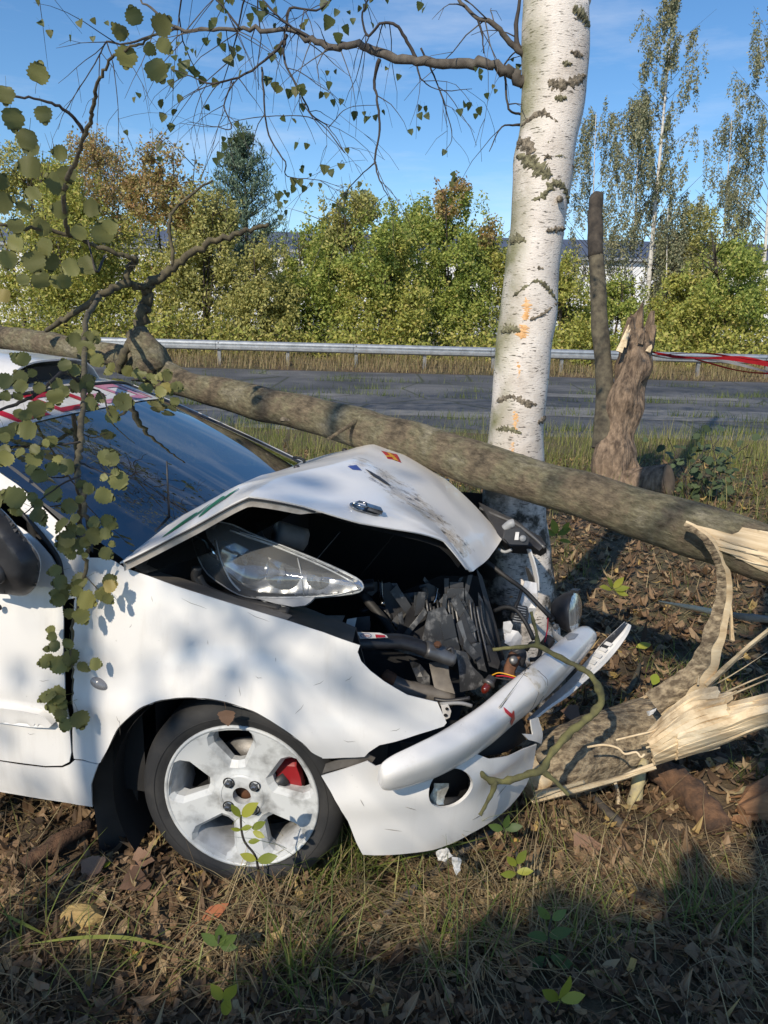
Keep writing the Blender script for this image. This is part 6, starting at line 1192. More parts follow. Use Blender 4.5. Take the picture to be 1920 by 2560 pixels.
for k in range(nL):
    for row, base in ((25, 1), (24, .6), (0, -.5)):
        i = row * nL + k; ax_ = (LP[20] - LP[8]).normalized(); V[i] = V[i] + ax_ * base * (.09 * noise.noise(Vector((k * .45, 0, 7))) + .03 * r.uniform(-1, 1))
mk('bark', (V, Fc), m_logbark, log, solid=.008, off=1)
def lpt(px, py, z): return onz(px, py, z)
# torn pale underside board and fan of splinters
def splin(p, q, w0, w1, th, mt, par, nm='splinter', seed=0, bend=.0):
    r = random.Random(seed); p, q = Vector(p), Vector(q); m_ = p.lerp(q, .5) + Vector((r.gauss(0, .01), r.gauss(0, .01), bend)); Q = [Vector(v) for v in spline([p, m_, q], 4)]
    return mk(nm, tube(Q, np.linspace(w0, w1, len(Q)), 5, rough=.3, freq=30, flat=(Vector((r.gauss(0, .4), -.6, .8)).normalized(), th), seed=seed), mt, par, smooth=False)
r = random.Random(21)
for k in range(8):
    f = k / 7; x0 = 1600 + 110 * r.random() - 40 * (1 - f); y0 = 1745 + 150 * f - (x0 - 1620) * .28 + r.uniform(-6, 6); L = 150 + 240 * r.random() * (.4 + f); x1 = x0 + L; sl_ = -.30 - .28 * (1 - f) + r.uniform(-.04, .04); y1 = y0 + L * sl_; d0 = depth_of(onz(x0, y0, .17)) - .07 + .05 * abs(f - .5); splin(at(x0, y0, d0), at(x1, y1, d0 - .01 + r.uniform(-.03, .03)), r.uniform(.008, .015), .0015, .45, m_wood, log, seed=k)
splin(at(1330, 2002, 2.5), at(1640, 1918, 2.42), .02, .014, .5, m_wood, log, 'underside_board', 70); splin(at(1560, 1940, 2.44), at(1800, 1868, 2.38), .016, .006, .5, m_wood, log, 'underside_board', 71); splin(at(1335, 1990, 2.47), at(1460, 1955, 2.44), .03, .012, .4, m_wood, log, 'underside_board', 72)
splin(at(1765, 1715, 2.45), at(2000, 1515, 2.4), .022, .014, .3, m_wood, log, 'split_board', 73); splin(at(1640, 1880, 2.38), at(2000, 1765, 2.32), .03, .014, .4, m_wood, log, 'split_board', 74); splin(at(1700, 1830, 2.40), at(2000, 1740, 2.36), .035, .02, .35, m_wood, log, 'split_board', 75)
for k in range(8): splin(at(1350 + r.uniform(-20, 20), 1845 + r.uniform(0, 110), 2.62), at(1318 + r.uniform(-20, 10), 1835 + r.uniform(0, 120), 2.66), .012, .003, .5, m_wood, log, seed=80 + k)
def torn(nm, top, bot, d0, d1, amp=.012, n_=26):
    T_, B_ = spline(top, 6), spline(bot, 6); T_ = np.array([[np.interp(u, np.linspace(0, 1, len(T_)), T_[:, k]) for k in (0, 1)] for u in np.linspace(0, 1, 22)]); B_ = np.array([[np.interp(u, np.linspace(0, 1, len(B_)), B_[:, k]) for k in (0, 1)] for u in np.linspace(0, 1, 22)]); G = []
    for i, (a, b) in enumerate(zip(T_, B_)):
        row = []
        for j in range(n_ + 1):
            f = j / n_; st_ = noise.noise(Vector((j * 1.9, i * .08, 3))) ; q = a + (b - a) * f; ext = (12 * noise.noise(Vector((j * 2.7, 1, 1))) if i < 2 else 0) + (60 * noise.noise(Vector((j * 2.1, 9, 1))) * (i / 21) ** 2); row.append(at(q[0] + ext, q[1] - ext * .35, d0 + (d1 - d0) * i / 21 - .05 * math.sin(math.pi * f) + amp * st_))
        G.append(row)
    return mk(nm, sheet(G), m_wood, log, solid=.02, smooth=False)
torn('torn_wood', [(1622, 1835), (1680, 1775), (1730, 1735), (1790, 1722)], [(1635, 1905), (1700, 1885), (1780, 1856), (1860, 1826)], 2.40, 2.36)
torn('torn_wood', [(1700, 1800), (1800, 1770), (1900, 1745), (2010, 1720)], [(1690, 1892), (1800, 1855), (1900, 1815), (2010, 1785)], 2.38, 2.30, .014)
e0 = TC[-1]; T_ = (TC[-1] - TC[-6]).normalized()
for k in range(12): a = k / 12 * 6.28; o_ = (T_.orthogonal().normalized() * math.cos(a) + T_.cross(T_.orthogonal().normalized()) * math.sin(a)) * TR[-1] * .6; splin(e0 + o_ - T_ * .05, e0 + o_ * .9 + T_ * r.uniform(.05, .3), .03, .003, .5, m_wood, aspen, 'break_splinter', 300 + k)
# the strip that still joins log and trunk
ST = [(1640, 1770, 46, 2.46), (1700, 1725, 40, 2.45), (1745, 1680, 33, 2.44), (1772, 1620, 28, 2.43), (1793, 1550, 22, 2.43), (1808, 1485, 18, 2.42), (1806, 1430, 15, 2.40), (1788, 1380, 13, 2.37), (1757, 1338, 10, 2.345), (1712, 1308, 5, 2.355)]
SS_ = spline(ST, 6)
def strip_sheet(f0, f1, push, mt, nm, ragged=0., n_=7):
    G = []; r = random.Random(5)
    for i, (x, y, w, d) in enumerate(SS_):
        t = SS_[min(i + 1, len(SS_) - 1)][:2] - SS_[max(i - 1, 0)][:2]; t = t / np.hypot(*t); nx, ny = -t[1], t[0]; row = []
        e0, e1 = f0 + ragged * noise.noise(Vector((i * .3, 0, 1))), f1 + ragged * noise.noise(Vector((i * .3, 5, 1)))
        for k in range(n_):
            u = e0 + (e1 - e0) * k / (n_ - 1); row.append(at(x + nx * w * u, y + ny * w * u, d - .014 * (1 - u * u) * (w / 30) - push + .002 * noise.noise(Vector((i * .9, k * 1.7, 2)))))
        G.append(row)
    return mk(nm, sheet(G), mt, log, solid=.008)
strip_sheet(-.95, .35, .006, m_logbark, 'strip_bark', .25); strip_sheet(-.7, 1.15, -.004, m_wood, 'strip_wood', .1)
splin(at(1818, 1460, 2.44), at(1830, 1600, 2.44), .004, .02, .3, m_wood, log, 'strip_fringe', 91); splin(at(1780, 1625, 2.42), at(1745, 1712, 2.42), .006, .012, .3, m_wood, log, 'strip_fringe', 92); splin(at(1805, 1480, 2.42), at(1790, 1590, 2.42), .003, .008, .3, m_wood, log, 'strip_fringe', 93)
mk('bark_crack', tube([Vector(q) for q in spline([at(*q) for q in [(1468, 1868, 2.37), (1510, 1862, 2.36), (1545, 1870, 2.355), (1562, 1885, 2.35), (1590, 1880, 2.35), (1602, 1893, 2.345), (1612, 1885, 2.345)]], 3)], .004, 5), m_wood, log); mk('bark_crack', tube([Vector(q) for q in spline([at(*q) for q in [(1540, 1850, 2.375), (1590, 1838, 2.37), (1630, 1828, 2.37), (1650, 1815, 2.375)]], 3)], .0035, 5), m_wood, log)
def single(nm, VF, mt, base, lab, cat, group=None, **k): o = mk(nm, VF, mt, origin=(base[0], base[1], base[2] if len(base) > 2 else 0), **k); return tag(o, lab, cat, group)
def stick(nm, pts, r_, mt, lab, cat='stick', n_=8, rough=.25, group=None): P = [Vector(q) for q in spline(pts, 5)]; return single(nm, tube(P, r_ if not hasattr(r_, '__len__') else np.interp(np.linspace(0, 1, len(P)), np.linspace(0, 1, len(r_)), r_), n_, rough=rough, freq=26), mt, P[0], lab, cat, group)
stick('wood_splinter', [at(1646, 1503, 3.1), at(1720, 1517, 3.05), at(1790, 1531, 3.0)], [.003, .011, .013], m_wood, 'thin pale wood splinter sticking out left of the curled strip', 'splinter', 5); stick('wood_splinter', [at(1833, 1538, 2.95), at(1880, 1545, 2.9), at(1990, 1556, 2.85)], [.012, .016, .012], mat('grey_weathered_wood', (.32, .28, .22), (.2, .17, .13), 30, .85), 'greyish wood splinter at the right edge beyond the curled strip', 'splinter', 5)
stick('rotten_branch', [onz(1635, 1912, .10), onz(1690, 1950, .07), onz(1750, 2010, .05), onz(1800, 2070, .04)], [.045, .052, .05, .04], m_rot, 'thick rotten brown branch lying under the splintered log', 'branch', 14, .4)
stick('lichen_stick', [onz(1612, 1900, .12), onz(1598, 1950, .07), onz(1582, 2020, .0)], [.016, .02, .024], m_lichen, 'short stick crusted with yellow lichen below the log', 'stick', 8, .4); stick('bare_stick', [onz(1535, 1945, .06), onz(1545, 1985, .03), onz(1546, 2030, .0)], [.006, .008, .006], m_wood, 'thin pale bare stick standing below the log', 'stick', 6)
stick('dead_stick', [onz(1480, 1990, .02), onz(1520, 2030, .02), onz(1565, 2075, .015)], [.012, .014, .016], m_limb, 'dark dead stick lying below the splintered log', 'stick'); stick('dead_stick', [onz(960, 2290, .02), onz(1060, 2200, .02), onz(1180, 2110, .03), onz(1240, 2075, .03)], [.010, .012, .012, .008], m_limb, 'long thin dead stick lying in front of the bumper', 'stick'); stick('dead_stick', [onz(60, 2160, .03), onz(140, 2110, .04), onz(230, 2060, .04)], [.02, .026, .02], m_rot, 'rotting stick in the shade behind the mud flap', 'stick', 10, .4)
stick('mossy_twig', [onz(1560, 1760, .01), onz(1590, 1690, .02), onz(1600, 1660, .03)], [.010, .012, .006], m_asp_limb, 'stubby mossy twig lying on the leaf litter beyond the trim', 'twig')
# rotten wood chunk at the right edge
chk = empty('rotten_wood_chunk', onz(1880, 2060, 0), 'crumbling orange brown rotten wood chunk at the right edge', 'wood'); m_rotw = mat('rotten_orange_wood', (.36, .19, .09), (.16, .08, .04), 26, .95, bump=1., bdist=.015, stretch=(.3, 1, 1))
r = random.Random(14); mk('chunk_body', tube([onz(1850, 2025, .06), onz(1900, 1998, .08), onz(1990, 1960, .08)], [.02, .045, .055], 14, rough=1.1, freq=18), m_rotw, chk, smooth=False)
for k in range(9): splin(onz(1870 + r.uniform(0, 40), 1975 + k * 10, .05 + .04 * r.random()), onz(1815 + r.uniform(0, 30), 1985 + k * 9, .03), .02, .004, .5, m_rotw if k % 3 else m_lichen, chk, 'rotten_flake', 200 + k)
# mossy branch lying over the bumper
m_mossb = mat('green_mossy_branch', (.17, .16, .06), (.09, .085, .04), 30, .95, bump=.6)
mb_ = empty('mossy_branch', onz(1350, 2000, 0), 'forked green mossy branch hooked over the white bumper moulding', 'branch')
for nm, pts, ra in [('main_stem', [(1180, 1914, 2.12), (1202, 1933, 2.11), (1236, 1955, 2.12), (1296, 1944, 2.14), (1353, 1924, 2.17), (1377, 1888, 2.2), (1422, 1835, 2.23), (1463, 1802, 2.25), (1499, 1765, 2.27), (1503, 1741, 2.28), (1495, 1717, 2.29), (1471, 1684, 2.31), (1434, 1660, 2.33), (1381, 1635, 2.35), (1345, 1615, 2.37), (1300, 1617, 2.37), (1232, 1624, 2.36)], [.008, .011, .013, .015, .017, .016, .016, .016, .017, .016, .016, .014, .013, .013, .013, .011, .008]), ('side_twig', [(1345, 1616, 2.37), (1340, 1580, 2.37), (1328, 1530, 2.36)], [.011, .009, .007]), ('side_twig', [(1240, 1954, 2.12), (1225, 1990, 2.1), (1200, 2038, 2.08)], [.012, .01, .007]), ('side_twig', [(1353, 1924, 2.17), (1390, 1955, 2.16), (1422, 1988, 2.15)], [.012, .01, .007])]:
    P = [Vector(q) for q in spline([at(*q) for q in pts], 5)]; mk(nm, tube(P, np.interp(np.linspace(0, 1, len(P)), np.linspace(0, 1, len(ra)), ra) * .66, 9, rough=.7, freq=45), m_mossb, mb_)
# broken white bumper shards on the ground
m_foam = mat('broken_white_foam', (.72, .7, .66), (.5, .48, .44), 50, .8, bump=.8)
for (pl, d, lab) in [([(1090, 2130), (1118, 2120), (1130, 2140), (1112, 2152), (1096, 2150)], 2.05, 'chipped white plastic shard under the bumper edge'), ([(1130, 2146), (1152, 2148), (1150, 2175), (1142, 2186), (1134, 2170)], 2.0, 'small upright white plastic shard in the grass before the bumper'), ([(1618, 1780), (1642, 1770), (1632, 1783), (1622, 1790)], 2.36, 'tiny white plastic chip lying on the splintered log')]:
    v2, f2 = cdt(pl, step=6); single('plastic_shard', ([at(x, y, d - .01 * noise.noise(Vector((x * .1, y * .1, 0)))) for x, y in v2], f2), m_foam, at(*pl[0], d), lab, 'shard', smooth=False, solid=.008)
yw = [onz(205 + 52 * math.cos(t) * (1 + .15 * math.sin(5 * t)), 2282 + 26 * math.sin(t), .02) for t in np.linspace(0, 6.283, 17)[:-1]]; c0 = onz(205, 2278, .05); V = [q - ZUP * .03 for q in yw] + yw + [q.lerp(c0, .45) + ZUP * .008 for q in yw] + [c0]
Fc = [(k, (k + 1) % 16, 16 + (k + 1) % 16, 16 + k) for k in range(16)] + [(16 + k, 16 + (k + 1) % 16, 32 + (k + 1) % 16, 32 + k) for k in range(16)] + [(32 + k, 32 + (k + 1) % 16, 48) for k in range(16)]
single('wood_chip', (V, Fc), mat('yellow_rotten_wood', (.5, .36, .14), (.3, .2, .08), 40, .9, bump=.9, bdist=.01, stretch=(.4, 1, 1)), c0, 'flat yellow chunk of rotten wood in the leaf litter at lower left', 'wood', smooth=False)

# ================================================================== GROUND COVER
def blades(P, az, el, L, W, curl, K=4, side_dir=None):
    """curved tapered blades: base, heading, first elevation, length, width, bend per length"""
    n = len(P); V = np.empty((n, K, 2, 3)); pos = P.copy(); e = el.copy(); hx, hy = np.cos(az), np.sin(az); s = np.stack([-hy, hx, np.zeros(n)], 1)
    for k in range(K):
        w = (W * (1 - k / (K - 1)) ** .7 * .5 + .0002)[:, None]; V[:, k, 0] = pos - s * w; V[:, k, 1] = pos + s * w
        st = L / (K - 1); pos = pos + np.stack([hx * np.cos(e), hy * np.cos(e), np.sin(e)], 1) * st[:, None]; e = e - curl
    b = np.arange(n)[:, None] * (K * 2); Fc = np.concatenate([np.stack([b[:, 0] + 2 * k, b[:, 0] + 2 * k + 1, b[:, 0] + 2 * k + 3, b[:, 0] + 2 * k + 2], 1) for k in range(K - 1)])
    return V.reshape(-1, 3), Fc
def gh(x, y): return np.array([ground_h(a, b) for a, b in zip(x, y)])
m_straw = foliage('dry_straw', [(0, (.13, .09, .05)), (.5, (.25, .18, .095)), (.85, (.42, .33, .18)), (1, (.2, .2, .07))], .2, .6); m_grass = foliage('green_grass', [(0, (.08, .12, .02)), (.5, (.15, .19, .04)), (.8, (.26, .28, .07)), (1, (.4, .34, .15))], .35, .5)
m_litter = foliage('dead_leaf_litter', [(0, (.045, .028, .016)), (.3, (.125, .076, .04)), (.6, (.21, .13, .07)), (.85, (.31, .21, .12)), (.95, (.38, .28, .15)), (1, (.45, .3, .09))], .15, .7)
g = np.random.default_rng(42)
def scatter(n, y0=1.0, y1=9.5, dens=1.5):
    """more per square metre close to the camera; inside the field of view only"""
    y = y0 + (y1 - y0) * g.random(n) ** dens; x = (g.random(n) * 2 - 1) * (.80 * y + .75); return x, y
def stuff(nm, V, Fc, mt, tint, lab, cat): return tag(mk(nm, (V, Fc.tolist()), mt, smooth=False, tint=tint), lab, cat, kind='stuff')
x, y = scatter(42000, 1.0, 9.3, 1.6); n = len(x); z = gh(x, y) + .005 + .026 * g.random(n)
base = np.array([(0, -.55), (.22, -.34), (.33, -.02), (.2, .36), (0, .7), (-.2, .36), (-.33, -.02), (-.22, -.34)]); V = np.empty((n, 9, 3)); sz = (.012 + .022 * g.random(n) ** 1.3) * np.clip(.55 + .16 * y, .7, 1.15); a = g.random(n) * 6.28; tx, ty = g.normal(0, .26, n), g.normal(0, .26, n); cur = g.normal(.4, .8, n)
for k in range(8):
    jx = base[k, 0] * (1 + .25 * g.normal(size=n)) * sz * 1.6; jy = base[k, 1] * (1 + .15 * g.normal(size=n)) * sz * 2; V[:, k, 0] = x + jx * np.cos(a) - jy * np.sin(a); V[:, k, 1] = y + jx * np.sin(a) + jy * np.cos(a); V[:, k, 2] = z + tx * jx + ty * jy + cur * (jx ** 2 + jy ** 2) / sz * .6 + .003 * g.normal(size=n)
V[:, 8, 0], V[:, 8, 1], V[:, 8, 2] = x, y, z; b = np.arange(n) * 9
Fc = np.concatenate([np.stack([b + k, b + (k + 1) % 8, b + 8], 1) for k in range(8)]); stuff('leaf_litter', V.reshape(-1, 3), Fc, m_litter, np.repeat(g.random(n), 9), 'brown dead leaves littering the forest ground', 'leaf litter')
# lying straw
x, y = scatter(84000, 1.0, 9.8, 1.9); keep = np.array([noise.noise(Vector((a_ * 1.3, b_ * 1.3, 4))) + .5 * noise.noise(Vector((a_ * 4, b_ * 4, 8))) + .3 * math.sin(a_ * 97 + b_ * 61) > .06 for a_, b_ in zip(x, y)]); x, y = x[keep], y[keep]; n = len(x)
V, Fc = blades(np.stack([x, y, gh(x, y) + .012 * g.random(n)], 1), g.random(n) * 6.28, g.normal(.22, .28, n), .07 + .16 * g.random(n), .0018 + .0022 * g.random(n), g.normal(.18, .2, n), 4); stuff('dry_straw', V, Fc, m_straw, np.repeat(np.clip(g.random(n) * 1.02, 0, 1), 8), 'dry bent straw lying over the ground', 'straw')
# long matted straw before the wheel and bumper
cx = g.random(26) * 1.7 - .55; cy = 1.62 + .2 * g.random(26) + .12 * cx; x = np.concatenate([c_ + .09 * g.normal(size=80) for c_ in cx]); y = np.concatenate([c_ + .06 * g.normal(size=80) for c_ in cy]); ca_ = np.repeat(g.random(26) * 6.28, 80); n = len(x)
V, Fc = blades(np.stack([x, y, gh(x, y) + .03 * g.random(n)], 1), ca_ + g.normal(0, .5, n), g.normal(.3, .28, n), .1 + .2 * g.random(n), .0018 + .002 * g.random(n), g.normal(.22, .2, n), 5); stuff('matted_straw', V, Fc, m_straw, np.repeat(np.clip(.3 + .65 * g.random(n), 0, 1), 10), 'long matted straw in front of the wheel and bumper', 'straw')
# short green and dry grass, in patches
x, y = scatter(40000, 1.0, 10.9, 1.1); f = np.array([noise.noise(Vector((a_ * .9, b_ * .9, 14))) + .4 * noise.noise(Vector((a_ * 3.1, b_ * 3.1, 18))) for a_, b_ in zip(x, y)]); far = np.clip((y - 4.5) / 3, 0, 1); keep = f + .4 * far > .16; keep &= ~((x > -.9) & (x < .62) & (y > 1.95) & (y < 3.6)); x, y, far = x[keep], y[keep], far[keep]; n = len(x)
V, Fc = blades(np.stack([x, y, gh(x, y)], 1), g.random(n) * 6.28, g.normal(1.05, .3, n), (.05 + .12 * g.random(n)) * (1 + 1.3 * far), .002 + .002 * g.random(n), g.normal(.3, .15, n), 4); stuff('meadow_grass', V, Fc, m_grass, np.repeat(np.clip(g.random(n) * (.75) + .35 * far * g.random(n), 0, 1), 8), 'short green and yellowing grass growing between the leaves', 'grass')
# taller verge grass before the road and round the stump
x = g.random(16000) * 16 - 6; y = 6.0 + g.random(16000) ** .7 * 5.1; keep = np.array([noise.noise(Vector((a_ * .8, b_ * .8, 24))) > -.15 for a_, b_ in zip(x, y)]) & (x > y * -.7); x, y = x[keep], y[keep]; n = len(x)
V, Fc = blades(np.stack([x, y, gh(x, y)], 1), g.random(n) * 6.28, g.normal(1.25, .2, n), .12 + .32 * g.random(n) ** 1.5, .004 + .003 * g.random(n), g.normal(.22, .15, n), 4); stuff('verge_grass', V, Fc, m_grass, np.repeat(np.clip(.45 + .65 * g.random(n), 0, 1), 8), 'taller yellow green grass on the near road verge', 'grass')
# dry grass in front of and behind the guard rail, weeds in road cracks
x = g.random(26000) * 38 - 16; y = 23.5 + g.random(26000) * 3.4; n = len(x); V, Fc = blades(np.stack([x, y, np.full(n, .03) + np.clip(y - 23.6, 0, 1.5) * .1], 1), g.random(n) * 6.28, g.normal(1.25, .3, n), (.12 + .5 * g.random(n) ** 1.6) * np.array([1 + 1.1 * noise.noise(Vector((a_ * .7, b_ * .7, 3))) for a_, b_ in zip(x, y)]), .008 + .008 * g.random(n), g.normal(.25, .25, n), 3); stuff('roadside_grass', V, Fc, m_straw, np.repeat(np.clip(.35 + .75 * g.random(n), 0, 1), 6), 'pale dry grass along the guard rail', 'grass')
xs, ys = [], []
for k in range(95):
    a_, b_ = g.random() * 26 - 10, 11.3 + g.random() * 11; 
    if g.random() < .5: b_ = [11.35, 13.5, 15.9, 17.4][int(g.random() * 4)] + .12 * g.normal()
    m_ = int(30 + 90 * g.random()); xs.append(a_ + g.normal(0, .35, m_)); ys.append(b_ + g.normal(0, .07, m_))
x, y = np.concatenate(xs), np.concatenate(ys); n = len(x); V, Fc = blades(np.stack([x, y, np.full(n, .045)], 1), g.random(n) * 6.28, g.normal(1.1, .3, n), .06 + .18 * g.random(n), .006 + .005 * g.random(n), g.normal(.25, .15, n), 3); stuff('road_weeds', V, Fc, m_grass, np.repeat(g.random(n) * .8, 6), 'weeds growing out of the road cracks', 'weeds')
# grass tufts by the bumper and elsewhere
def tuft(px, py, n_, L, spread, lab, lean=0., green=.5, w=.005):
    c0 = onz(px, py, 0); P = np.array([[c0.x + g.normal() * spread, c0.y + g.normal() * spread * .7, ground_h(c0.x, c0.y)] for _ in range(n_)]); V, Fc = blades(P, np.where(g.random(n_) < .5, g.normal(lean, .9, n_), g.random(n_) * 6.28), g.normal(1.1, .25, n_), L * (.4 + .7 * g.random(n_)), w * (.6 + .6 * g.random(n_)), g.normal(.22, .12, n_), 6)
    o = mk('grass_tuft', (V, Fc.tolist()), m_grass, smooth=False, tint=np.repeat(np.clip(green + .5 * g.normal(size=n_) * .6, 0, 1), 12), origin=(c0.x, c0.y, 0)); tag(o, lab, 'grass')
tuft(845, 2190, 46, .36, .05, 'tall green grass tuft between the wheel and the bumper', .8, .4); tuft(790, 2215, 40, .26, .07, 'leaning yellowish grass tuft in front of the wheel edge', .6, .7, .004); tuft(930, 2225, 44, .24, .08, 'wide grass tuft at the foot of the bumper', .3, .6, .004); tuft(1115, 2165, 14, .4, .06, 'thin tall grass stalks before the fog lamp hole', 1.2, .75, .003); tuft(1270, 2120, 26, .25, .1, 'grass tuft under the bumper lip by the log', 2.5, .6, .004); tuft(1440, 1760, 30, .22, .09, 'grass tuft between the detached trim and the log', .4, .5, .004)
tuft(90, 2330, 26, .3, .1, 'grass tuft at the lower left edge', .3, .5, .004); tuft(350, 2460, 34, .22, .12, 'shaded grass tuft at the bottom left', .5, .35, .004); tuft(760, 2440, 60, .26, .075, 'shaded grass tuft at the bottom middle', 1., .3, .004); tuft(1150, 2400, 60, .26, .1, 'shaded grass tuft at the bottom right of the car', 1.5, .3, .004); tuft(1450, 2350, 55, .24, .07, 'shaded grass tuft below the rotten branch', 1.5, .35, .004); tuft(1760, 2300, 55, .24, .07, 'shaded grass tuft in the lower right corner', 1.5, .35, .004); tuft(1700, 1690, 34, .2, .1, 'sunlit grass tuft between log and curled strip', 1.5, .45, .004)
# long single blades bending across the lower left
m_blade = foliage('broad_grass_blade', [(0, (.16, .2, .04)), (1, (.3, .32, .08))], .35, .5, True)
for (pts, w, lab) in [([(70, 2360, .03), (200, 2344, .06), (330, 2346, .07), (455, 2378, .03)], .010, 'long broad green grass blade arching over the litter at lower left'), ([(0, 2280, .05), (60, 2310, .05), (120, 2340, .02)], .008, 'short broad grass blade at the lower left edge'), ([(1250, 2085, .02), (1150, 2110, .1), (1000, 2150, .08), (860, 2188, .03)], .006, 'long thin green blade lying across before the bumper')]:
    P = [Vector(q) for q in spline([onz(*q) for q in pts], 6)]; G = [[q - Vector((0, 1, .3)) * w * .5 * math.sin(math.pi * (k + .6) / (len(P) + .2)), q + Vector((0, 1, .3)) * w * .5 * math.sin(math.pi * (k + .6) / (len(P) + .2))] for k, q in enumerate(P)]; single('long_grass', sheet(G), m_blade, P[0], lab, 'grass', smooth=False)
# small plants
m_sap = foliage('sapling_leaf', [(0, (.16, .2, .03)), (.6, (.27, .3, .045)), (1, (.38, .38, .06))], .4, .45, True); m_plant = foliage('ground_plant_leaf', [(0, (.06, .1, .025)), (1, (.13, .19, .05))], .35, .5, True); m_ivy = foliage('aspen_sucker_leaf', [(0, (.05, .075, .035)), (1, (.12, .16, .08))], .3, .5, True)
SLF = [leaf_mesh('sapling_leaf', 'lance', m_sap, s) for s in range(3)]; PLF = [leaf_mesh('plant_leaf', 'lance', m_plant, 10 + s) for s in range(3)]; IVF = [leaf_mesh('sucker_leaf', 'aspen', m_ivy, 20 + s) for s in range(3)]
def plant(nm, stem, leaves, lab, LF, z0=None, sr=.003, cat='plant', mt=None):
    """stem: (px, py, depth); leaves: (px, py, length px, angle from up in the picture)"""
    P = [at(*q) for q in stem]; e = empty(nm, (P[0].x, P[0].y, 0), lab, cat); mk('stem', tube([Vector(q) for q in spline(P, 4)], sr, 5), mt or m_twig, e); r = random.Random(len(lab))
    for i, (x, y, s, an) in enumerate(leaves):
        d = depth_of(min(P, key=lambda q: ((q - EYE).normalized() - ray(x, y).normalized()).length)) - .01; ax = UP * math.cos(RAD(an)) + RIGHT * math.sin(RAD(an)) - fwd * r.uniform(.1, .35); place_leaf(LF[i % len(LF)], at(x, y, d), s / F * d, ax, -fwd + Vector((r.gauss(0, .3), 0, r.gauss(.6, .3))), e)
plant('sapling', [(645, 2172, 1.93), (638, 2139, 1.9), (613, 2107, 1.88), (604, 2076, 1.87), (602, 2038, 1.86)], [(603, 2040, 62, 48), (600, 2042, 40, -30), (603, 2072, 30, 75), (603, 2075, 26, -80), (630, 2072, 40, 60), (632, 2078, 34, 110), (620, 2105, 30, 80), (640, 2150, 42, -65), (643, 2152, 54, 72)], 'yellow green sapling growing in front of the front wheel', SLF)
plant('seedling', [(556, 2530, 1.72), (560, 2490, 1.7)], [(556, 2500, 55, -28), (560, 2500, 62, 35), (560, 2540, 60, 15)], 'bright green two leaved seedling at the bottom centre', SLF); plant('weed', [(545, 2370, 1.85), (548, 2340, 1.83)], [(548, 2360, 52, 5), (548, 2362, 58, 55), (545, 2362, 52, -50), (548, 2364, 48, 85), (552, 2358, 36, 25)], 'dark green weed with long narrow leaves below the wheel', PLF)
plant('weed', [(1375, 2400, 1.9), (1372, 2330, 1.88), (1380, 2290, 1.87)], [(1375, 2300, 50, -40), (1380, 2300, 45, 50), (1372, 2340, 60, 70), (1370, 2345, 55, -75), (1376, 2390, 60, 110), (1370, 2395, 60, -110)], 'leafy green weed in the shade at lower right', PLF); plant('weed', [(1395, 2520, 1.75), (1400, 2480, 1.74)], [(1400, 2500, 70, 20), (1396, 2500, 60, -50), (1402, 2500, 60, 75)], 'small green weed at the bottom right', SLF); plant('weed', [(1390, 1345, 3.9), (1392, 1320, 3.9)], [(1392, 1335, 40, -20), (1394, 1338, 36, 60), (1390, 1338, 36, -70), (1398, 1350, 30, 100), (1405, 1330, 30, 35)], 'broad leaved green weed right of the birch foot', SLF, cat='plant'); plant('weed', [(1530, 1475, 3.9), (1532, 1455, 3.9)], [(1532, 1470, 34, -30), (1534, 1470, 36, 40), (1530, 1474, 36, -75), (1536, 1474, 36, 80), (1540, 1478, 30, 110)], 'sunlit green weed in the litter beyond the spot lamp', SLF); plant('weed', [(1260, 2080, 2.15), (1262, 2060, 2.14)], [(1262, 2072, 44, 75), (1258, 2074, 40, -70), (1262, 2070, 40, 10)], 'green weed poking out under the bumper lip', PLF); plant('weed', [(1290, 2180, 2.05), (1292, 2130, 2.04)], [(1292, 2160, 44, 30), (1290, 2165, 40, -40), (1292, 2180, 40, 80), (1290, 2185, 40, -85)], 'yellowish weed in the shade below the log', SLF)
# aspen sucker bush right of the stump
sk = empty('aspen_sucker', onz(1745, 1250, 0), 'low dark green aspen suckers right of the broken stump', 'shrub'); r = random.Random(77); mbx = MB()
for k in range(7):
    b0 = onz(1745 + r.uniform(-40, 40), 1250, 0); P = [b0, b0 + Vector((r.gauss(0, .1), r.gauss(0, .1), .22)), b0 + Vector((r.gauss(0, .25), r.gauss(0, .2), .45 + .15 * r.random()))]; mbx.add(tube(P, [.008, .006, .003], 5))
    for j in range(16): t = r.random(); q = P[0].lerp(P[2], t); place_leaf(IVF[j % 3], q + Vector((r.gauss(0, .09), r.gauss(0, .09), r.gauss(0, .05))), r.uniform(.05, .085), (r.gauss(0, 1), r.gauss(0, 1), r.gauss(0, .5)), (r.gauss(0, .4), -.7, .8), sk)
mbx.build('stem', m_twig, sk)
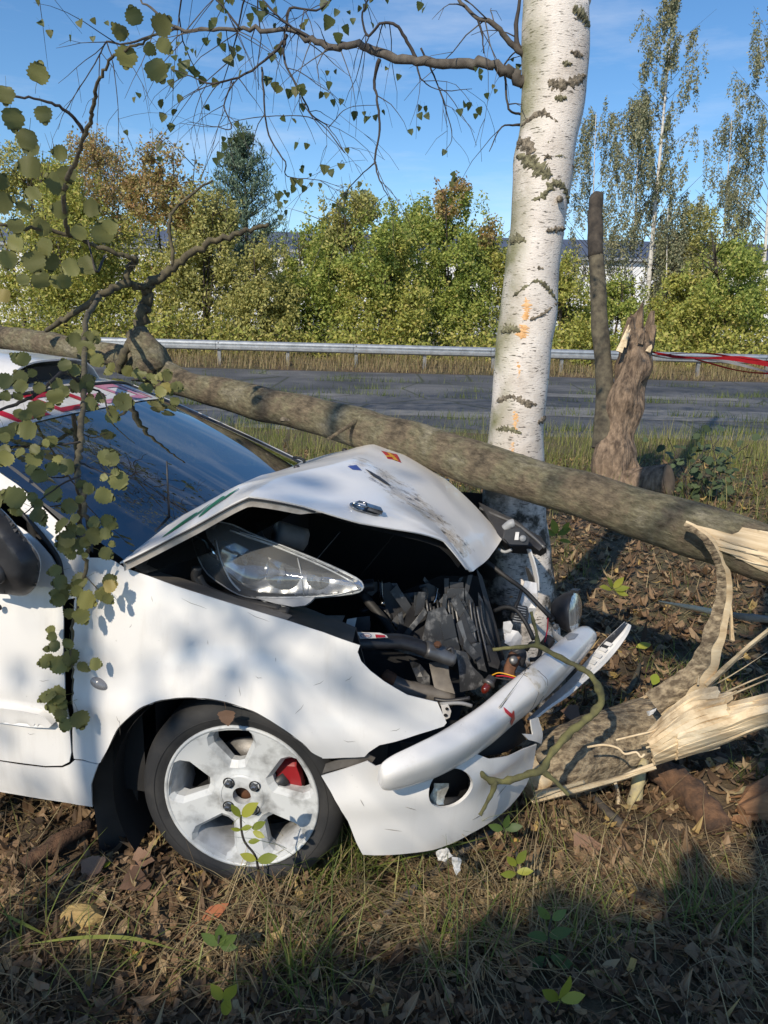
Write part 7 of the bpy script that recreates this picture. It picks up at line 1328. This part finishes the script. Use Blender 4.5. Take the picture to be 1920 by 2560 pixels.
# single fallen leaves that stand out
m_oleaf = mat('orange_dead_leaf', (.42, .15, .06), (.3, .1, .045), 40, .6); m_yleaf = foliage('fresh_fallen_leaf', [(0, (.36, .42, .05)), (1, (.45, .45, .07))], .35, .45, True); m_bleaf2 = mat('brown_dead_leaf', (.24, .14, .085), (.14, .08, .05), 60, .7)
LO, LY, LB = leaf_mesh('fallen_leaf', 'lance', m_oleaf, 31), leaf_mesh('fallen_leaf', 'lance', m_yleaf, 32), leaf_mesh('fallen_leaf', 'birch', m_bleaf2, 33)
for me, px, py, s, lab in [(LO, 505, 2300, 60, 'orange leaf lying in the shade below the wheel'), (LY, 1590, 1618, 34, 'single bright yellow green leaf beyond the trim tip'), (LY, 1632, 1712, 40, 'bright green fallen leaf left of the curled strip'), (LY, 260, 2170, 20, 'tiny yellow leaf in the shade behind the mud flap'), (LB, 1435, 2120, 60, 'curled brown leaf below the splintered log'), (LB, 250, 2180, 55, 'pale brown dead leaf at the foot of the mud flap'), (LB, 365, 2190, 60, 'reddish brown dead leaf left of the tyre'), (LB, 330, 2150, 50, 'brown dead leaf leaning on the tyre'), (LB, 1450, 1790, 45, 'rust brown dead leaf between trim and log')]:
    p0 = onz(px, py, .03); r = random.Random(px); inst_ = place_leaf(me, p0, s / F * depth_of(p0) * 1.2, (r.gauss(0, 1), r.gauss(0, .6), .2), (r.gauss(0, .3), -.6, 1), None, 'fallen_leaf'); tag(inst_, lab, 'leaf')
q = at(565, 1775, 1.97); lo_ = place_leaf(LB, q, .045, (0.1, 0, -1), (0, -1, .5), None, 'fallen_leaf'); tag(lo_, 'brown dead leaf stuck on top of the front tyre', 'leaf')

# ================================================================== TREES BEHIND THE PHOTOGRAPHER (their shade falls on the scene)
def shade_tree(x, y, r_, H, label, crown, seed):
    t = empty('birch_tree', (x, y, 0), label, 'tree', 'birches behind the photographer'); P = spline([(x, y, -.05), (x + .03, y, H * .35), (x - .02, y + .02, H * .7), (x, y, H)], 5); mk('trunk', tube(P, np.linspace(r_, r_ * .3, len(P)), 14, rough=.1), m_birch, t); rr = random.Random(seed); mbx = MB(); pts = []
    for (T, dist, R, n_) in crown:
        c = Vector(T) - SUNDIR * dist; s = Vector((x, y, min(H * .9, max(1.5, c.z - .8)))); mbx.add(tube([s, s.lerp(c, .5) + Vector((0, 0, .15)), c], [.03, .022, .012], 6))
        for k in range(9): e = c + Vector((rr.gauss(0, .5) * R[0], rr.gauss(0, .5) * R[1], rr.gauss(0, .5) * R[2])); mbx.add(tube([c, c.lerp(e, .5), e], [.012, .008, .004], 4))
        pts.append(leaf_cloud(c, R, n_, .1, seed=seed + int(dist * 7), gap=.02, freq=2.6, shell=.2))
    mbx.build('limbs', m_twig, t); build_leaves('crown', np.vstack(pts), .085, m_fol_birch, t, seed, .4, 1.4)
def trunk_x(T, y): k = (T.y - y) / SUNDIR.y; return T.x - SUNDIR.x * k
shade_tree(trunk_x(cb(208, 1690, 0), -3.), -3.0, .075, 9.0, 'slim birch behind the photographer shading the door edge', [((-.9, 1.1, 0), 5.5, (.8, .3, .3), 2400), ((-.2, 2.0, .55), 9.0, (1.3, .8, .7), 140)], 401)
shade_tree(trunk_x(onz(1960, 1820, .2), -3.), -3.0, .13, 8.0, 'stout birch behind the photographer shading the log', [((.45, 1.14, 0), 5.2, (1.2, .38, .38), 4600), ((.75, 1.62, 0), 5.6, (.5, .26, .26), 1500), ((.5, 2.4, .5), 10., (1.2, .8, .8), 100)], 402)
shade_tree(-4.4, -4.5, .09, 8.0, 'leaning birch behind the photographer at the left', [((-1.2, 2.2, 1.0), 10., (1.2, 1.0, .9), 150), ((-.25, 1.12, 0), 6.5, (1.0, .3, .35), 3000)], 403)
shade_tree(-6.6, 1.0, .12, 11.0, 'tall birch left of the photographer shading the road', [((-2, 13, 0), 16, (2.6, 1.6, 1.6), 1500), ((2, 15.5, 0), 17, (2.4, 1.4, 1.6), 1300), ((-6, 17, 0), 16, (2.4, 1.4, 1.6), 1200)], 404)
shade_tree(3.2, -2.5, .12, 11.0, 'tall birch right of the photographer shading the road', [((6, 13.5, 0), 17, (2.4, 1.4, 1.6), 1400), ((10, 16, 0), 18, (2.6, 1.4, 1.6), 1300), ((8, 20, 0), 18, (2.6, 1.4, 1.6), 1300)], 405)
